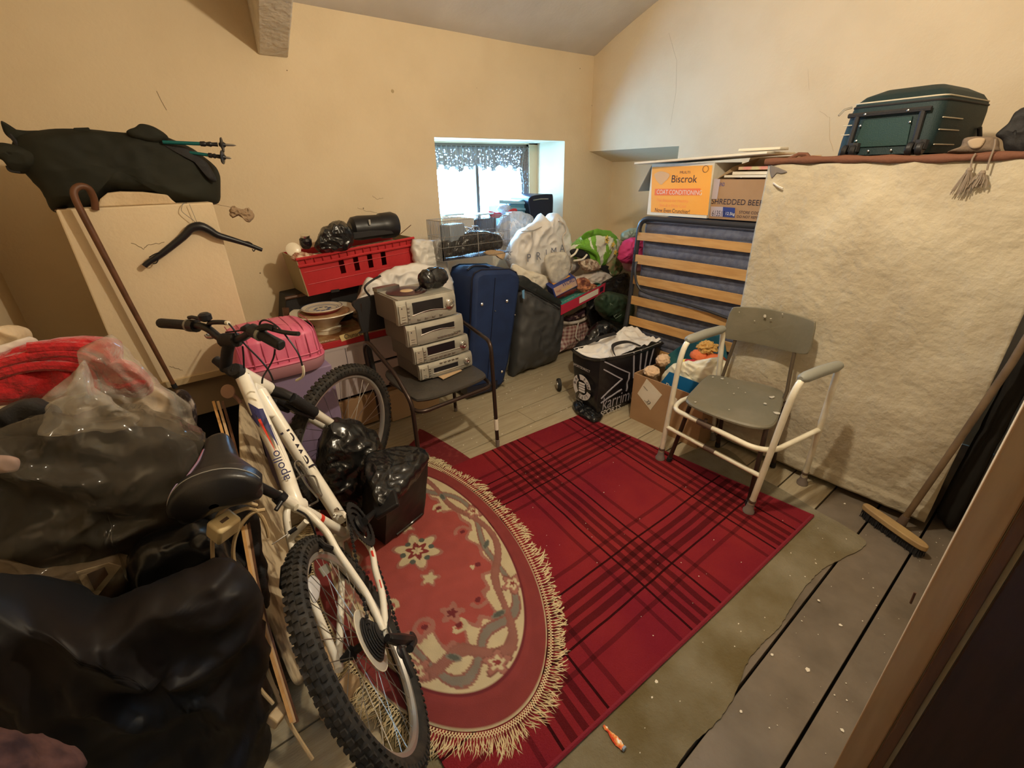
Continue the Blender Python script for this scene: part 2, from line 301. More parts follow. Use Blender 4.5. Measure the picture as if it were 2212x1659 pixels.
# ceiling that climbs towards the near side
def cf(u, v): y = YB+.05-u*5; return (XL-.1+v*4.7, y, zc(min(y, YB))+.01*noise.noise(V((v*5, y*1.3, 2))))
struct('ceiling', wallmesh(cf, 60, 30, (0, 0, .12)), 'ceil')
# roof principal crossing under the ceiling
mb = MB(); nb = 26
for i in range(nb+1):
    t = i/nb; y = 3.2-t*3.3; zb = 2.102+.26*(3.2-y); xo = -.152*(3.2-y)
    zt = zc(y)+.05; j = .006*noise.noise(V((y*6, 1, 3))); zb = min(zb, zt-.02)
    for x, z in ((.786+j, zb+j), (.94-j, zb+.01*noise.noise(V((y*9, 5, 1)))), (.94, zt), (.786, zt)): mb.v.append(V((x+xo, y, z)))
for i in range(nb):
    for k in range(4): mb.f.append((i*4+k, i*4+(k+1) % 4, i*4+4+(k+1) % 4, i*4+4+k))
mb.f += [(3, 2, 1, 0), (nb*4, nb*4+1, nb*4+2, nb*4+3)]
struct('trim_1', mb, mat('rough_painted_beam', (.74, .66, .54), .9, c2=(.64, .56, .44), ns=9, bump=.9, bs=34), bevel=.008)
# window: frame, bars, glass, lace curtain
wf = MB(); fy = 3.6; fm = mat('old_window_frame', (.10, .06, .035), .6)
wf.bb(WX0-.02, fy-.03, WZ1-.05, WX1-.07, fy+.03, WZ1+.0); wf.bb(WX1-.125, fy-.03, WZ0, WX1-.09, fy+.03, WZ1); wf.bb(WX0-.02, fy-.03, WZ0, WX0+.03, fy+.03, WZ1); wf.bb(WX0, fy-.03, WZ0, WX1-.09, fy+.03, WZ0+.05)
win = struct('window_1', wf, fm, smooth=False)
mb = MB(); mb.bb(WX0, fy-.003, WZ0+.04, WX1-.1, fy+.001, WZ1-.04); gl = film('window_glass', (.9, .95, 1), 1.0, bump=0, gloss=.3); put('window_pane', mb, gl, win)
mb = MB(); mb.bb(2.44, fy-.02, WZ0+.04, 2.47, fy+.02, WZ1-.04); put('glazing_bar', mb, fm, win)
mb = MB(); mb.bb(WX1-.1, fy-.04, WZ0-.1, WX1+.35, fy+.04, 2.0); mb.bb(WX0-.3, fy-.04, WZ1-.01, WX1+.2, fy+.04, 2.0); mb.bb(WX0-.3, fy-.04, .8, WX1+.2, fy+.04, WZ0+.01)
mb.bb(WX0-.4, fy-.04, .8, WX0, fy+.04, 2.0); put('window_surround', mb, 'wall', win, smooth=False)
mb = MB(); mb.bb(WX0-.02, YB-.015, WZ0-.03, WX1+.02, fy, WZ0+.002); put('window_sill', mb, 'wall', win, smooth=False)
lace = bpy.data.materials.new('net_lace'); lace.use_nodes = True; nt = lace.node_tree; N = nt.nodes; L = nt.links
b = N['Principled BSDF']; b.inputs['Base Color'].default_value = (.60, .55, .50, 1); b.inputs['Roughness'].default_value = .9
tl = N.new('ShaderNodeBsdfTranslucent'); tl.inputs[0].default_value = (.05, .055, .06, 1); t_ = N.new('ShaderNodeBsdfTransparent'); m1 = N.new('ShaderNodeMixShader'); m2 = N.new('ShaderNodeMixShader'); m1.inputs[0].default_value = .5
co = N.new('ShaderNodeTexCoord'); vo = N.new('ShaderNodeTexVoronoi'); vo.inputs['Scale'].default_value = 60; L.new(co.outputs['Object'], vo.inputs[0])
cr = N.new('ShaderNodeValToRGB'); cr.color_ramp.elements[0].position = .2; cr.color_ramp.elements[1].position = .42; cr.color_ramp.elements[0].color = (.55, .55, .55, 1); cr.color_ramp.elements[1].color = (1, 1, 1, 1)
L.new(vo.outputs[0], cr.inputs[0]); L.new(cr.outputs[0], m2.inputs[0]); L.new(b.outputs[0], m1.inputs[1]); L.new(tl.outputs[0], m1.inputs[2]); L.new(t_.outputs[0], m2.inputs[1]); L.new(m1.outputs[0], m2.inputs[2]); L.new(m2.outputs[0], N['Material Output'].inputs[0])
def cur(u, v):
    x = 1.86+u*1.13; drop = .17+.02*math.sin(u*60)+.012*math.sin(u*23); return (x, 3.53+.012*math.sin(u*150)*(.3+v), 1.70-v*drop)
lt = thing('lace_curtain', 'white lace valance and side net hanging in the small window', 'curtain', (2.4, 3.53, 1.5))
put('valance', MB().grid(cur, 220, 6, (0, .002, 0)), lace, lt)
def cu2(u, v): wv = .05+.11*v*(1-v)*2+.02*math.sin(v*9); return (2.99-u*wv-.0, 3.52+.012*math.sin(u*22), 1.68-v*.6)
put('side_net', MB().grid(cu2, 30, 24, (0, .002, 0)), lace, lt)
put('curtain_wire', MB().tube([(1.85, 3.53, 1.695), (3.0, 3.53, 1.695)], .004, 6), fm, lt)
# stairhead boxing at the left, plastered like the walls
BY = 2.55
mb = MB(); mb.bb(-.225, BY, .60, .302, YB, 1.40); st = struct('wall_stairhead', mb, 'wall', bevel=.006, smooth=False)
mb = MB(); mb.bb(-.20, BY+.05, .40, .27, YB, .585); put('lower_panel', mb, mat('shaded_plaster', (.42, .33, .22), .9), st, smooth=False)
mb = MB(); mb.bb(-.235, BY-.012, .60, .31, BY+.02, .632); put('ledge_board', mb, mat('ledge_paint', (.55, .42, .24), .8, bump=.3, bs=12), st, smooth=False, bevel=.002)
crack(st, AY(BY-.0005, [(283, 525), (310, 537), (325, 528), (355, 523)]), .0011, crk); crack(st, AY(BY-.0005, [(365, 790), (380, 795), (395, 800)]), .0009, crk)
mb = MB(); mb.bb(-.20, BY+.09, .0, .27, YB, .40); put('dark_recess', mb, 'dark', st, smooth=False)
# doorway at the right edge of the view
dx = .95
mb = MB(); mb.bb(dx, -.052, 0, dx+.09, -.0035, 2.06); d1 = struct('door_1', mb, 'lwood', smooth=False, bevel=.003)
mb = MB(); mb.bb(dx-.012, -.070, 0, dx+.09, -.053, 2.06); put('door_stop', mb, 'bwood', d1, smooth=False, bevel=.002)
mb = MB(); mb.bb(dx-.02, -.95, .01, dx+.02, -.078, 2.03); put('door_leaf', mb, 'dwood', d1, smooth=False, bevel=.002)
mb = MB(); mb.tube([A(1967, 1303, x=.949), A(1977, 1280, x=.949)], .002, 6); put('latch_peg', mb, 'bwood', d1)
# ================================================================ FLOOR COVERINGS
FZ = .0015
# --- olive underlay offcut beneath the mat
pts = [(.3, .25), (.66, .262), (.753, .266), (.84, .268), (.95, .255), (1.068, .262), (1.18, .285), (1.276, .288), (1.40, .278), (1.48, .283), (1.62, .292), (1.75, .288), (1.839, .279), (1.95, .25), (2.111, .222), (2.16, .33), (2.17, .42), (2.22, .7), (2.2, 1.1), (.3, 1.1)]
lp = smooth_loop([V((a, b, FZ)) for a, b in pts], 160); lp = [p+V((0, .004*noise.noise(p*60), 0)) for p in lp]
solo('underlay', MB().prism(lp[::-1], (0, 0, .004)), 'olive', 'worn olive brown carpet offcut with ragged edge under the red mat', 'underlay', smooth=False)
# --- red mat with black overlapping plaid lines
ME = [(2.10, .438), (2.112, .4385), (2.1115, .45), (2.065, .95), (2.02, 1.45), (1.991, 1.815), (1.55, 1.842), (1.16, 1.858), (.3, 1.862), (.26, 1.2), (.25, .50), (.484, .484), (1.3, .455)]
def stripes(N, L, src, lo, hi, bands, base=(1, 1, 1)):
    mr = N.new('ShaderNodeMapRange'); mr.inputs[1].default_value = lo; mr.inputs[2].default_value = hi; L.new(src, mr.inputs[0])
    cr = N.new('ShaderNodeValToRGB'); cr.color_ramp.interpolation = 'CONSTANT'; el = cr.color_ramp.elements; el[0].color = (*base, 1); el[1].position = .999; el[1].color = (*base, 1)
    for c_, w_, v_ in sorted(bands):
        e = el.new((c_-w_/2-lo)/(hi-lo)); e.color = (v_, v_, v_, 1); e = el.new((c_+w_/2-lo)/(hi-lo)); e.color = (*base, 1)
    L.new(mr.outputs[0], cr.inputs[0]); return cr.outputs[0]
pm = mat('plaid_pile', (.33, .012, .022), .95, bump=.6, bs=230, spec=.12); nt = pm.node_tree; N = nt.nodes; L = nt.links
sp = N.new('ShaderNodeSeparateXYZ'); co = N.new('ShaderNodeTexCoord'); nz = N.new('ShaderNodeTexNoise'); nz.inputs['Scale'].default_value = 3
ad = N.new('ShaderNodeVectorMath'); ad.operation = 'MULTIPLY_ADD'; ad.inputs[1].default_value = (.018, .018, 0); L.new(co.outputs['Object'], nz.inputs[0]); L.new(nz.outputs[1], ad.inputs[0]); L.new(co.outputs['Object'], ad.inputs[2]); L.new(ad.outputs[0], sp.inputs[0])
mo = V((1.2, 1.15, 0)); D1, D2, D3 = .08, .40, .55
prof_ = [(-.158, .018, D3), (-.093, .0085, D1), (-.050, .026, D2), (-.004, .024, D2), (.044, .026, D2), (.093, .0085, D1), (.162, .018, D3)]
def cyc(src_, c_, per):
    a_ = N.new('ShaderNodeMath'); a_.operation = 'WRAP'; a_.inputs[1].default_value = c_+per/2; a_.inputs[2].default_value = c_-per/2; L.new(src_, a_.inputs[0])
    return stripes(N, L, a_.outputs[0], c_-per/2, c_+per/2, [(c_+a, b, d) for a, b, d in prof_])
sh = N.new('ShaderNodeMath'); sh.operation = 'MULTIPLY_ADD'; sh.inputs[1].default_value = -.095; L.new(sp.outputs[1], sh.inputs[0]); L.new(sp.outputs[0], sh.inputs[2])
sx_ = cyc(sh.outputs[0], 1.27-mo.x+.035+.009, .615); sy_ = cyc(sp.outputs[1], 1.508-mo.y+.009, .733)
mu = N.new('ShaderNodeMix'); mu.data_type = 'RGBA'; mu.blend_type = 'MULTIPLY'; mu.inputs[0].default_value = 1; L.new(sx_, mu.inputs[6]); L.new(sy_, mu.inputs[7])
n3 = N.new('ShaderNodeTexNoise'); n3.inputs['Scale'].default_value = 2.2; n3.inputs['Detail'].default_value = 6; L.new(co.outputs['Object'], n3.inputs[0])
c3 = N.new('ShaderNodeValToRGB'); c3.color_ramp.elements[0].position = .38; c3.color_ramp.elements[1].position = .66; c3.color_ramp.elements[0].color = (.19, .012, .023, 1); c3.color_ramp.elements[1].color = (.26, .022, .024, 1); L.new(n3.outputs[0], c3.inputs[0])
m2 = N.new('ShaderNodeMix'); m2.data_type = 'RGBA'; m2.blend_type = 'MULTIPLY'; m2.inputs[0].default_value = .93; L.new(c3.outputs[0], m2.inputs[6]); L.new(mu.outputs[2], m2.inputs[7]); L.new(m2.outputs[2], N['Principled BSDF'].inputs['Base Color'])
lp = [V((a, b, .0065)) for a, b in ME]; mat_t = thing('plaid_mat', 'large dark red floor mat with black plaid lines', 'rug', mo)
o = put('pile', MB().prism([p for p in lp[::-1]], (0, 0, .008)), pm, mat_t, smooth=False)
rd = mat('red_binding', (.22, .012, .025), .9, bump=.5, bs=200)
put('edge_binding', MB().tube([V((.26, .497, .012)), V((.484, .482, .012)), V((1.3, .453, .012)), V((2.112, .436, .012))], .0075, 6), rd, mat_t)
put('edge_binding', MB().tube([V((2.112, .436, .012)), V((2.065, .95, .012)), V((2.02, 1.45, .012)), V((1.991, 1.815, .012))], .005, 6), rd, mat_t)
lp = smooth_loop([V((a, b, .003)) for a, b in [(1.08, 2.33), (1.12, 2.05), (1.135, 1.87), (1.13, 1.80), (.5, 1.8), (.5, 2.10), (.80, 2.16), (1.0, 2.27), (1.05, 2.335)]], 60)
solo('dark_red_carpet_piece', MB().prism(lp, (0, 0, .007)), 'dredc', 'mottled dark red carpet piece poking out behind the black bag', 'carpet', smooth=False)
# --- oval carved wool rug
RC, RA, RB, RPH = V((.565, 1.42, 0)), .41, .785, .12
rax = V((math.sin(RPH), math.cos(RPH), 0)); rpx = V((math.cos(RPH), -math.sin(RPH), 0))
cream, red, sal, rose, grey, gren, dk = [np.array(c) for c in ((.52, .43, .27), (.21, .040, .038), (.33, .070, .060), (.33, .14, .11), (.20, .17, .14), (.09, .10, .085), (.14, .025, .03))]
def petal(p, q, cx, cy, R0, n, ph): 
    d = math.hypot(p-cx, q-cy); a = math.atan2(q-cy, p-cx); return d/(R0*(.78+.22*math.cos(n*(a-ph))))
def rugcol(s, th):
    p = RA*s*math.cos(th); q = RB*s*math.sin(th); u = th/(2*PI)
    wob = .045*math.sin(th*10)+.03*math.sin(th*23+1); relief = 0
    if s > .985: return cream*.9, .2
    if s > .865: return (red*(1.05 if s < .9 else 1)), 1
    if s > .845: return dk, .3
    inner = .60+wob
    c = cream if s > inner else sal; relief = .7
    if abs(s-inner) < .018: c = rose; relief = 1
    # winding ribbons in the cream band
    for ph, amp, cc in ((0, .07, grey), (1.1, .075, rose*.8)):
        rr = .725+amp*math.sin(th*6+ph*2.2)
        if abs(s-rr) < .022: c = cc; relief = 1
        elif abs(s-rr) < .034: c = rose*.75; relief = .4
    # leaves, scrolls and flowers set round the band
    for k in range(16):
        a = k*PI/8+.15; cs = .735+.055*(-1)**k; cx, cy = RA*cs*math.cos(a), RB*cs*math.sin(a)
        if k % 2:
            dxx, dyy = p-cx, q-cy; ca, sa = math.cos(a+1), math.sin(a+1); e = ((dxx*ca+dyy*sa)/.030)**2+((-dxx*sa+dyy*ca)/.013)**2
            if e < 1: c = gren if e < .55 else grey; relief = 1.2
        else:
            d = petal(p, q, cx, cy, .048, 5, a)
            if d < 1: c = (red if d < .3 else cream if d < .62 else rose); relief = 1.3-d*.4
            elif d < 1.13: c = rose*.6; relief = .2
    for k in range(12):   # scrolls reaching into the red field
        a = k*PI/6; cs = .53; cx, cy = RA*cs*math.cos(a), RB*cs*math.sin(a); d = math.hypot(p-cx, q-cy); an = math.atan2(q-cy, p-cx)
        sp_ = .028+.010*((an+k) % (2*PI))/(2*PI)*(-1)**k
        if abs(d-sp_) < .0085 and math.sin(an*.5+k) > -.2: c = cream*.92 if k % 2 else rose; relief = 1.2
        if d < .012: c = dk; relief = .9
    for cy, R0 in ((0, .115), ):   # centre medallion
        d = petal(p, q, 0, cy, R0, 6, .4)
        if d < 1: c = cream if (.45 < d < .86) else rose if d >= .86 else (red if d > .22 else cream); relief = 1.3
        for j in range(6):
            a = j*PI/3+.9; e = math.hypot(p-.062*math.cos(a), (q-cy)-.062*math.sin(a))
            if e < .013: c = gren; relief = 1
        for j in (1, -1):
            e = petal(p, q, .01*j, cy+j*.165, .045, 5, j*PI/2)
            if e < 1: c = cream*.95 if e < .7 else rose; relief = 1.2
    for j in (1, -1):
        d = petal(p, q, 0, j*.36, .05, 5, j*1.5)
        if d < 1: c = dk if d < .45 else rose; relief = 1
    return c, relief
mb = MB(); NR, NT = 120, 420; cols = []
for i in range(NR+1):
    s = (i/NR)
    for k in range(NT):
        th = 2*PI*k/NT; c, rl = rugcol(s, th); s2 = min(s, .999)
        w0 = V((0, 0, .0155+.0022*rl+.003*noise.noise(V((s*3, th*2, 0))))); 
        if i == NR: w0.z = .013
        mb.v.append(RC+rpx*(RA*s*math.cos(th))+rax*(RB*s*math.sin(th))+w0); cols.append((*(np.clip(c*(1+.10*noise.noise(mb.v[-1]*25)), 0, 1)), 1))
for i in range(NR):
    for k in range(NT): mb.f.append((i*NT+k, (i+1)*NT+k, (i+1)*NT+(k+1) % NT, i*NT+(k+1) % NT))
rug = thing('oval_rug', 'oval rose red and cream floral wool rug with cream fringe', 'rug', RC)
o = put('rug_pile', mb, attr_mat('carved_wool'), rug, smooth='all')
ca = o.data.color_attributes.new('dye', 'FLOAT_COLOR', 'POINT'); ca.data.foreach_set('color', np.array(cols, dtype=np.float32).ravel())
mb = MB(); lo = [RC+rpx*(RA*1.0*math.cos(2*PI*k/120))+rax*(RB*math.sin(2*PI*k/120)) for k in range(120)]; mb.prism([p+V((0, 0, .010)) for p in lo], (0, 0, .0045)); put('rug_backing', mb, 'fringe', rug, smooth=False)
mb = MB(); rn = random.Random(3)
for k in range(330):
    a = 2*PI*k/330; ctr = RC+rpx*(RA*math.cos(a))+rax*(RB*math.sin(a)); out = (rpx*math.cos(a)*RB+rax*math.sin(a)*RA).normalized(); side = V((-out.y, out.x, 0)); lean = .5*noise.noise(V((math.cos(a)*3, math.sin(a)*3, 1)))*1.6
    ln = rn.uniform(.060, .085)*(1+.25*noise.noise(V((a*4, 0, 9))))
    for s_ in (-1, 1):   # twisted knotted heading then loose strands
        mb.tube([ctr+out*.0-side*s_*.003+V((0, 0, .013)), ctr+out*.010+side*s_*.004+V((0, 0, .015)), ctr+out*.020-side*s_*.001+V((0, 0, .014))], .0019, 4)
    for j in range(4):
        f_ = lean+rn.uniform(-.45, .45); z0 = .013; pr = []
        for t in (0, .33, .66, 1):
            pr.append(ctr+out*(.018+(ln-.018)*t)+side*(f_*ln*t*t+.003*rn.uniform(-1, 1))+V((0, 0, max(.011, z0+.006*math.sin(t*3)*rn.random()-.001*t))))
        mb.tube(pr, .0016, 3)
o = put('fringe', mb, 'fringe', rug, smooth='all'); o['kind'] = 'stuff'
# a loose curled end of fringe folded near the bicycle wheel
# plaster flakes scattered over the floor
mb = MB(); rn = random.Random(11)
def flake(x, y, z, r): 
    n = 5; a0 = rn.random()*6; mb.prism([V((x+r*rn.uniform(.5, 1)*math.cos(a0+k*2*PI/n), y+r*rn.uniform(.4, 1)*math.sin(a0+k*2*PI/n), z)) for k in range(n)], (0, 0, .0012))
for k in range(80): flake(rn.uniform(1.1, 2.3), rn.uniform(1.9, 2.9), .0016, rn.uniform(.002, .007))
for k in range(45): flake(rn.uniform(.7, 2.4), rn.uniform(-.0, .24), .0016, rn.uniform(.001, .004))
for k in range(38): flake(rn.uniform(1.0, 2.0), rn.uniform(.5, 1.7), .0147, rn.uniform(.001, .003))
for k in range(20): flake(rn.uniform(.7, 2.1), rn.uniform(.28, .42), .006, rn.uniform(.0015, .005))
for (a, b, rr, z) in ((1745, 1447, .010, .0016), (1815, 1350, .008, .0016), (1668, 1415, .007, .0016), (1418, 1472, .008, .006), (1600, 1537, .006, .0016), (1820, 1578, .007, .0016), (1768, 1297, .007, .006), (1825, 1088, .008, .0016)): p = A(a, b, z=z); flake(p.x, p.y, z, rr)
solo('plaster_flakes', mb, 'chip', 'scattered white plaster flakes over boards and mats', 'flakes', kind='stuff', smooth=False)
"""wrapper"""
a, b = A(1304, 1568, z=.008), A(1346, 1617, z=.008); d = (b-a); sd = V((-d.y, d.x, 0)).normalized()
tw = thing('sweet_wrapper', 'small red and orange twisted wrapper on olive carpet', 'wrapper', a)
prof = [(0, .0035), (.12, .006), (.25, .003), (.4, .007), (.6, .0105), (.8, .011), (.93, .007), (1, .009)]
mb = MB(); mb.grid(lambda u, v: a+d*u+sd*((v-.5)*2*np.interp(u, [p_[0] for p_ in prof], [p_[1] for p_ in prof]))+V((0, 0, .005*math.sin(v*PI)*np.interp(u, [0, .25, .6, 1], [.5, .5, 1.3, .4])+.0012*math.sin(u*40+v*9)+.002)), 24, 8, (0, 0, -.002))
put('film', mb, mat('wrapper_print', (.85, .08, .03), .3, c2=(.95, .45, .12), ns=60, c3=(.95, .9, .85), lo=.45, hi=.6), tw)
put('twist_end', MB().disc(b+V((0, 0, .005)), d, .008, .006, 8), mat('wrapper_blue_grey', (.30, .38, .5), .3), tw)
# ================================================================ RIGHT SIDE: canvas-covered wardrobe, bed, boxes
def slab(name, pts, d, m, parent=None, bevel=.003, **k): return put(name, MB().prism(pts, d), m, parent, bevel=bevel, **k)
# --- wardrobe under an old canvas sheet
wd = thing('covered_wardrobe', 'tall wardrobe hidden under a stained off white canvas sheet with brown cord edge', 'wardrobe', (2.68, .6, 0))
mb = MB(); mb.bb(2.44, .12, .04, 2.90, 1.06, 1.485); put('carcass', mb, 'bwood', wd, smooth=False)
def cv(u, v):
    y = .095+(1.095-.095)*(1-u); z = 1.505-v*(1.475-.02*u); x = 2.405
    p = V((0, y*2.2, z*1.8))
    x += .014*noise.noise(V((y*3, z*2.0, 1)))*min(1, v*6)+.007*noise.noise(V((y*9, z*7, 4)))+.012*noise.noise(V((y*2.2+z*2.2, z*.5, 7)))*v+.003*noise.noise(V((y*30, z*26, 4)))
    x -= .02*max(0, math.sin((y+z*.45)*6.2))*max(0, .9-abs(z-.75))*.6
    y += .022*noise.noise(V((z*2.3, 3, 1)))*v*(1 if u < .5 else .6)-(.0 if u > .5 else 0)
    if v > .96: x -= .01
    return (min(x, 2.425), y, max(z, .018))
put('canvas_sheet', MB().grid(cv, 110, 130, (.006, 0, 0)), 'canvas', wd, smooth='all')
def cv2(u, v): x = 2.41+u*.31; z = 1.505-v*1.47; return (x, 1.085+.008*noise.noise(V((x*6, z*5, 2)))+.022*noise.noise(V((z*2.3, 3, 1)))*v, z)
put('canvas_side', MB().grid(cv2, 20, 60, (0, -.006, 0)), 'canvas', wd, smooth='all')
def rl(k): t = k/30; return V((2.400+.003*math.sin(k), 1.11-t*1.2, 1.517+.004*math.sin(t*9)))
put('brown_cord_roll', MB().tube([rl(k) for k in range(31)], [.014+.003*math.sin(k*1.7) for k in range(31)], 10), 'brownr', wd)
mb = MB(); mb.bb(2.41, -.0, 1.488, 2.98, 1.10, 1.524); put('top_board', mb, 'brownr', wd, smooth=False, bevel=.004)
put('cord_knot', MB().tube([V((2.42, 1.02, 1.525)), V((2.43, .985, 1.545)), V((2.43, .95, 1.543)), V((2.42, .93, 1.527))], .009, 7), 'brownr', wd)
put('corner_shade_patch', sack(AX(2.398, [(1664, 358), (1684, 364), (1700, 371), (1690, 375), (1676, 374), (1667, 384)]), (-1, 0, 0), .003, .002, wr=.002), mat('canvas_corner_shade', (.16, .14, .13), .95), wd)  # thin dark patch paints the shadow at the sheet's top corner
mb = MB(); mb.tube([A(1671, 395, x=2.395), A(1680, 402, x=2.385), A(1691, 407, x=2.385)], .004, 6); put('peg', mb, 'whitecl', wd)
# --- dark green suitcase lying on top
so, sa, sd_ = V((2.455, .53, 1.528)), V((.106, .994, 0)), V((.994, -.106, 0)); up = V((0, 0, 1))
def S(a, d, h): return so+sa*a+sd_*d+up*h
sc = thing('green_suitcase', 'dark bottle green wheeled suitcase lying on the covered wardrobe', 'suitcase', so)
mb = MB(); b0 = []
prof = [(0, .006, .0, .0), (.06, 0, 0, 0), (.155, 0, 0, .0), (.19, .004, .004, .01), (.215, .02, .03, .03), (.238, .06, .09, .10)]
rows = []
for h, ia, idp, lean in prof:
    sl = h*.12; a0, a1, d0, d1 = -.0+ia-.0, .337-ia-sl*.9, 0+idp+sl*.35, .50-idp; rr = .035; ring = []
    for (ca, cd, qa, qd) in ((a0+rr, d0+rr, -1, -1), (a1-rr, d0+rr, 1, -1), (a1-rr, d1-rr, 1, 1), (a0+rr, d1-rr, -1, 1)):
        s0 = {(-1, -1): PI, (1, -1): 1.5*PI, (1, 1): 0, (-1, 1): .5*PI}[(qa, qd)]
        for j in range(5): an = s0+j*PI/8; ring.append(S(ca+rr*math.cos(an), cd+rr*math.sin(an), h+.006))
    rows.append(ring)
n = 20
for ring in rows: mb.v += ring
for i in range(len(rows)-1):
    for k in range(n): mb.f.append((i*n+k, i*n+(k+1) % n, (i+1)*n+(k+1) % n, (i+1)*n+k))
mb.f += [tuple(range(n))[::-1], tuple((len(rows)-1)*n+k for k in range(n))]
put('shell', mb, 'green', sc)
def ringat(h, off): 
    for i in range(len(prof)-1):
        if prof[i][0] <= h <= prof[i+1][0]:
            t = (h-prof[i][0])/(prof[i+1][0]-prof[i][0]); return [rows[i][k].lerp(rows[i+1][k], t)+(rows[i][k].lerp(rows[i+1][k], t)-S(.168, .25, h)).normalized()*off for k in range(n)]
put('piping', MB().tube(ringat(.192, .002), .0028, 6, closed=True), 'beige', sc); put('zip', MB().tube(ringat(.178, .001), .004, 6, closed=True), 'blackm', sc)
for h, l0, l1 in ((.125, .0, .13), (.085, .0, .13), (.035, 0, .13)):
    put('side_piping', MB().tube([S(-.003, .02, h), S(-.004, .12, h), S(-.003, .22, h)], .0022, 5), 'beige', sc)
for h in (.12, .085): put('side_piping', MB().tube([S(.29, -.004, h), S(.325, .0, h+.0)], .002, 5), 'beige', sc)
fr = MB(); fr.tube([S(.03, -.010, .155), S(.31, -.010, .155)], .009, 6); put('handle_channel', fr, 'blackm', sc)
for a in (.055, .275): put('corner_bar', MB().tube([S(a, -.008, .152), S(a+(.006 if a > .1 else -.004), -.008, .03)], .010, 6), 'blackm', sc)
mb = MB(); mb.prism([S(.075, -.006, .035), S(.262, -.006, .035), S(.25, -.006, .135), S(.085, -.006, .135)], sd_*.008); put('base_panel', mb, mat('teal_green_panel', (.006, .032, .030), .6, bump=.2, bs=300), sc, smooth=False, bevel=.002)
for a, h in ((.10, .155), (.245, .155), (.255, .115), (.255, .06), (.085, .115), (.12, .02), (.20, .02)): put('rivet', MB().lathe([(.0045, 0), (.004, .002), (.001, .0035)], S(a, -.012 if h < .15 else -.019, h), -sd_, 10), 'steel', sc)
for a in (.04, .27):
    hs = MB(); hs.tube([S(a-.012, -.006, .05), S(a-.012, -.010, .018)], .022, 8); put('wheel_housing', hs, 'blackm', sc)
    for o_ in (-.016, .016): put('wheel', MB().lathe([(.020, -.011), (.024, -.006), (.024, .006), (.020, .011)], S(a+o_, -.016, .022), sa, 16), 'black', sc)
put('zip_pull', MB().tube([S(.318, .02, .188), S(.340, .006, .182), S(.352, -.006, .160)], .004, 6), 'steel', sc)
put('foot_bar', MB().tube([S(-.008, .42, .10), S(-.016, .44, .06), S(-.008, .46, .02)], .008, 6), 'blackm', sc)
# --- flattened felt hat with a tasselled cord, black bag at the far right
hp = [(2050, 331), (2075, 318), (2085, 300), (2120, 296), (2152, 298), (2158, 316), (2150, 331)]
hat = thing('felt_slipper', 'taupe felt slipper with tasselled cord on top edge of the covered wardrobe', 'slipper', A(2105, 331, x=2.44))
put('felt_body', sack(AX(2.44, hp), (-1, 0, .1), .035, .06, wr=.003), 'taupe', hat)
put('pale_lining', sack(AX(2.40, [(2090, 306), (2108, 298), (2128, 300), (2118, 318), (2098, 320)]), (-1, 0, 0), .006, .004, wr=.001), mat('pale_felt', (.36, .27, .18), .9), hat)
for pts in ([(2150, 300), (2148, 318), (2138, 345), (2132, 368)], [(2108, 331), (2100, 345), (2097, 362)]): put('cord', MB().tube(smooth_loop(AX(2.378, pts), 12, False), .0028, 6), 'tassel', hat)
def tassel(px, py, ln, wid, seed):
    mb = MB(); rn = random.Random(seed); top = A(px, py, x=2.376)
    mb.lathe([(.006, 0), (.010, -.008), (.007, -.02)], top, (0, 0, 1), 10)
    for k in range(46):
        a = rn.random()*6.28; rr = wid*rn.random()**.5; l_ = ln*rn.uniform(.6, 1); mb.tube([top+V((.3*rr*math.cos(a), .3*rr*math.sin(a), -.01)), top+V((min(.3*rr*math.cos(a), .008), rr*.8*math.sin(a), -.01-l_*.5)), top+V((min(.3*rr*math.cos(a), .008), rr*math.sin(a)*1.1+.004, -.01-l_))], .0016, 3)
    return mb
put('tassel', tassel(2096, 362, .085, .024, 1), 'tassel', hat); put('tassel', tassel(2124, 368, .05, .028, 2), 'tassel', hat)
solo('black_bag', sack(AX(2.62, [(2164, 292), (2190, 265), (2212, 238), (2260, 230), (2275, 300), (2250, 336), (2190, 332), (2180, 305)]), (-1, .2, 0), .08, .08, seed=4), 'blackm', 'black bag cut off by the right edge on top of wardrobe', 'bag')
# --- broom leaning at the wardrobe end
h0, h1 = A(1866, 1092, z=.055), A(2003, 1188, z=.055); ax_ = (h1-h0).normalized(); pr = V((-ax_.y, ax_.x, 0)); 
if pr.x < 0: pr = -pr
br = thing('broom', 'wooden broom with dark bristles leaning beside the covered wardrobe', 'broom', (h0+h1)/2-V((0, 0, .05)))
lp = [h0+pr*.0, h0+ax_*.02-pr*.018, h0.lerp(h1, .5)-pr*.024, h1-ax_*.03-pr*.02, h1, h1-ax_*.03+pr*.02, h0.lerp(h1, .5)+pr*.024, h0+ax_*.02+pr*.018]
put('head', MB().prism([p+V((0, 0, -.012)) for p in smooth_loop(lp, 48)], (0, 0, .026)), mat('broom_wood', (.42, .28, .12), .6, c2=(.34, .22, .10), ns=12), br, bevel=.004)
mb = MB(); rn = random.Random(5); ln_ = (h1-h0).length
for k in range(420):
    t = .03+.94*rn.random(); q = h0+ax_*(ln_*t)+pr*rn.uniform(-.017, .017)+V((0, 0, -.012)); mb.tube([q, q+V((rn.uniform(-.006, .006), rn.uniform(-.006, .006), -.040))], .0016, 3)
o = put('bristles', mb, 'blackm', br); o['kind'] = 'stuff'
mb = MB(); mb.bb(0, 0, 0, 0, 0, 0); 
put('bristle_block', MB().prism([p*1+V((0, 0, -.05)) for p in [h0+ax_*.02-pr*.012, h1-ax_*.02-pr*.012, h1-ax_*.02+pr*.012, h0+ax_*.02+pr*.012]], (0, 0, .036)), 'blackm', br)
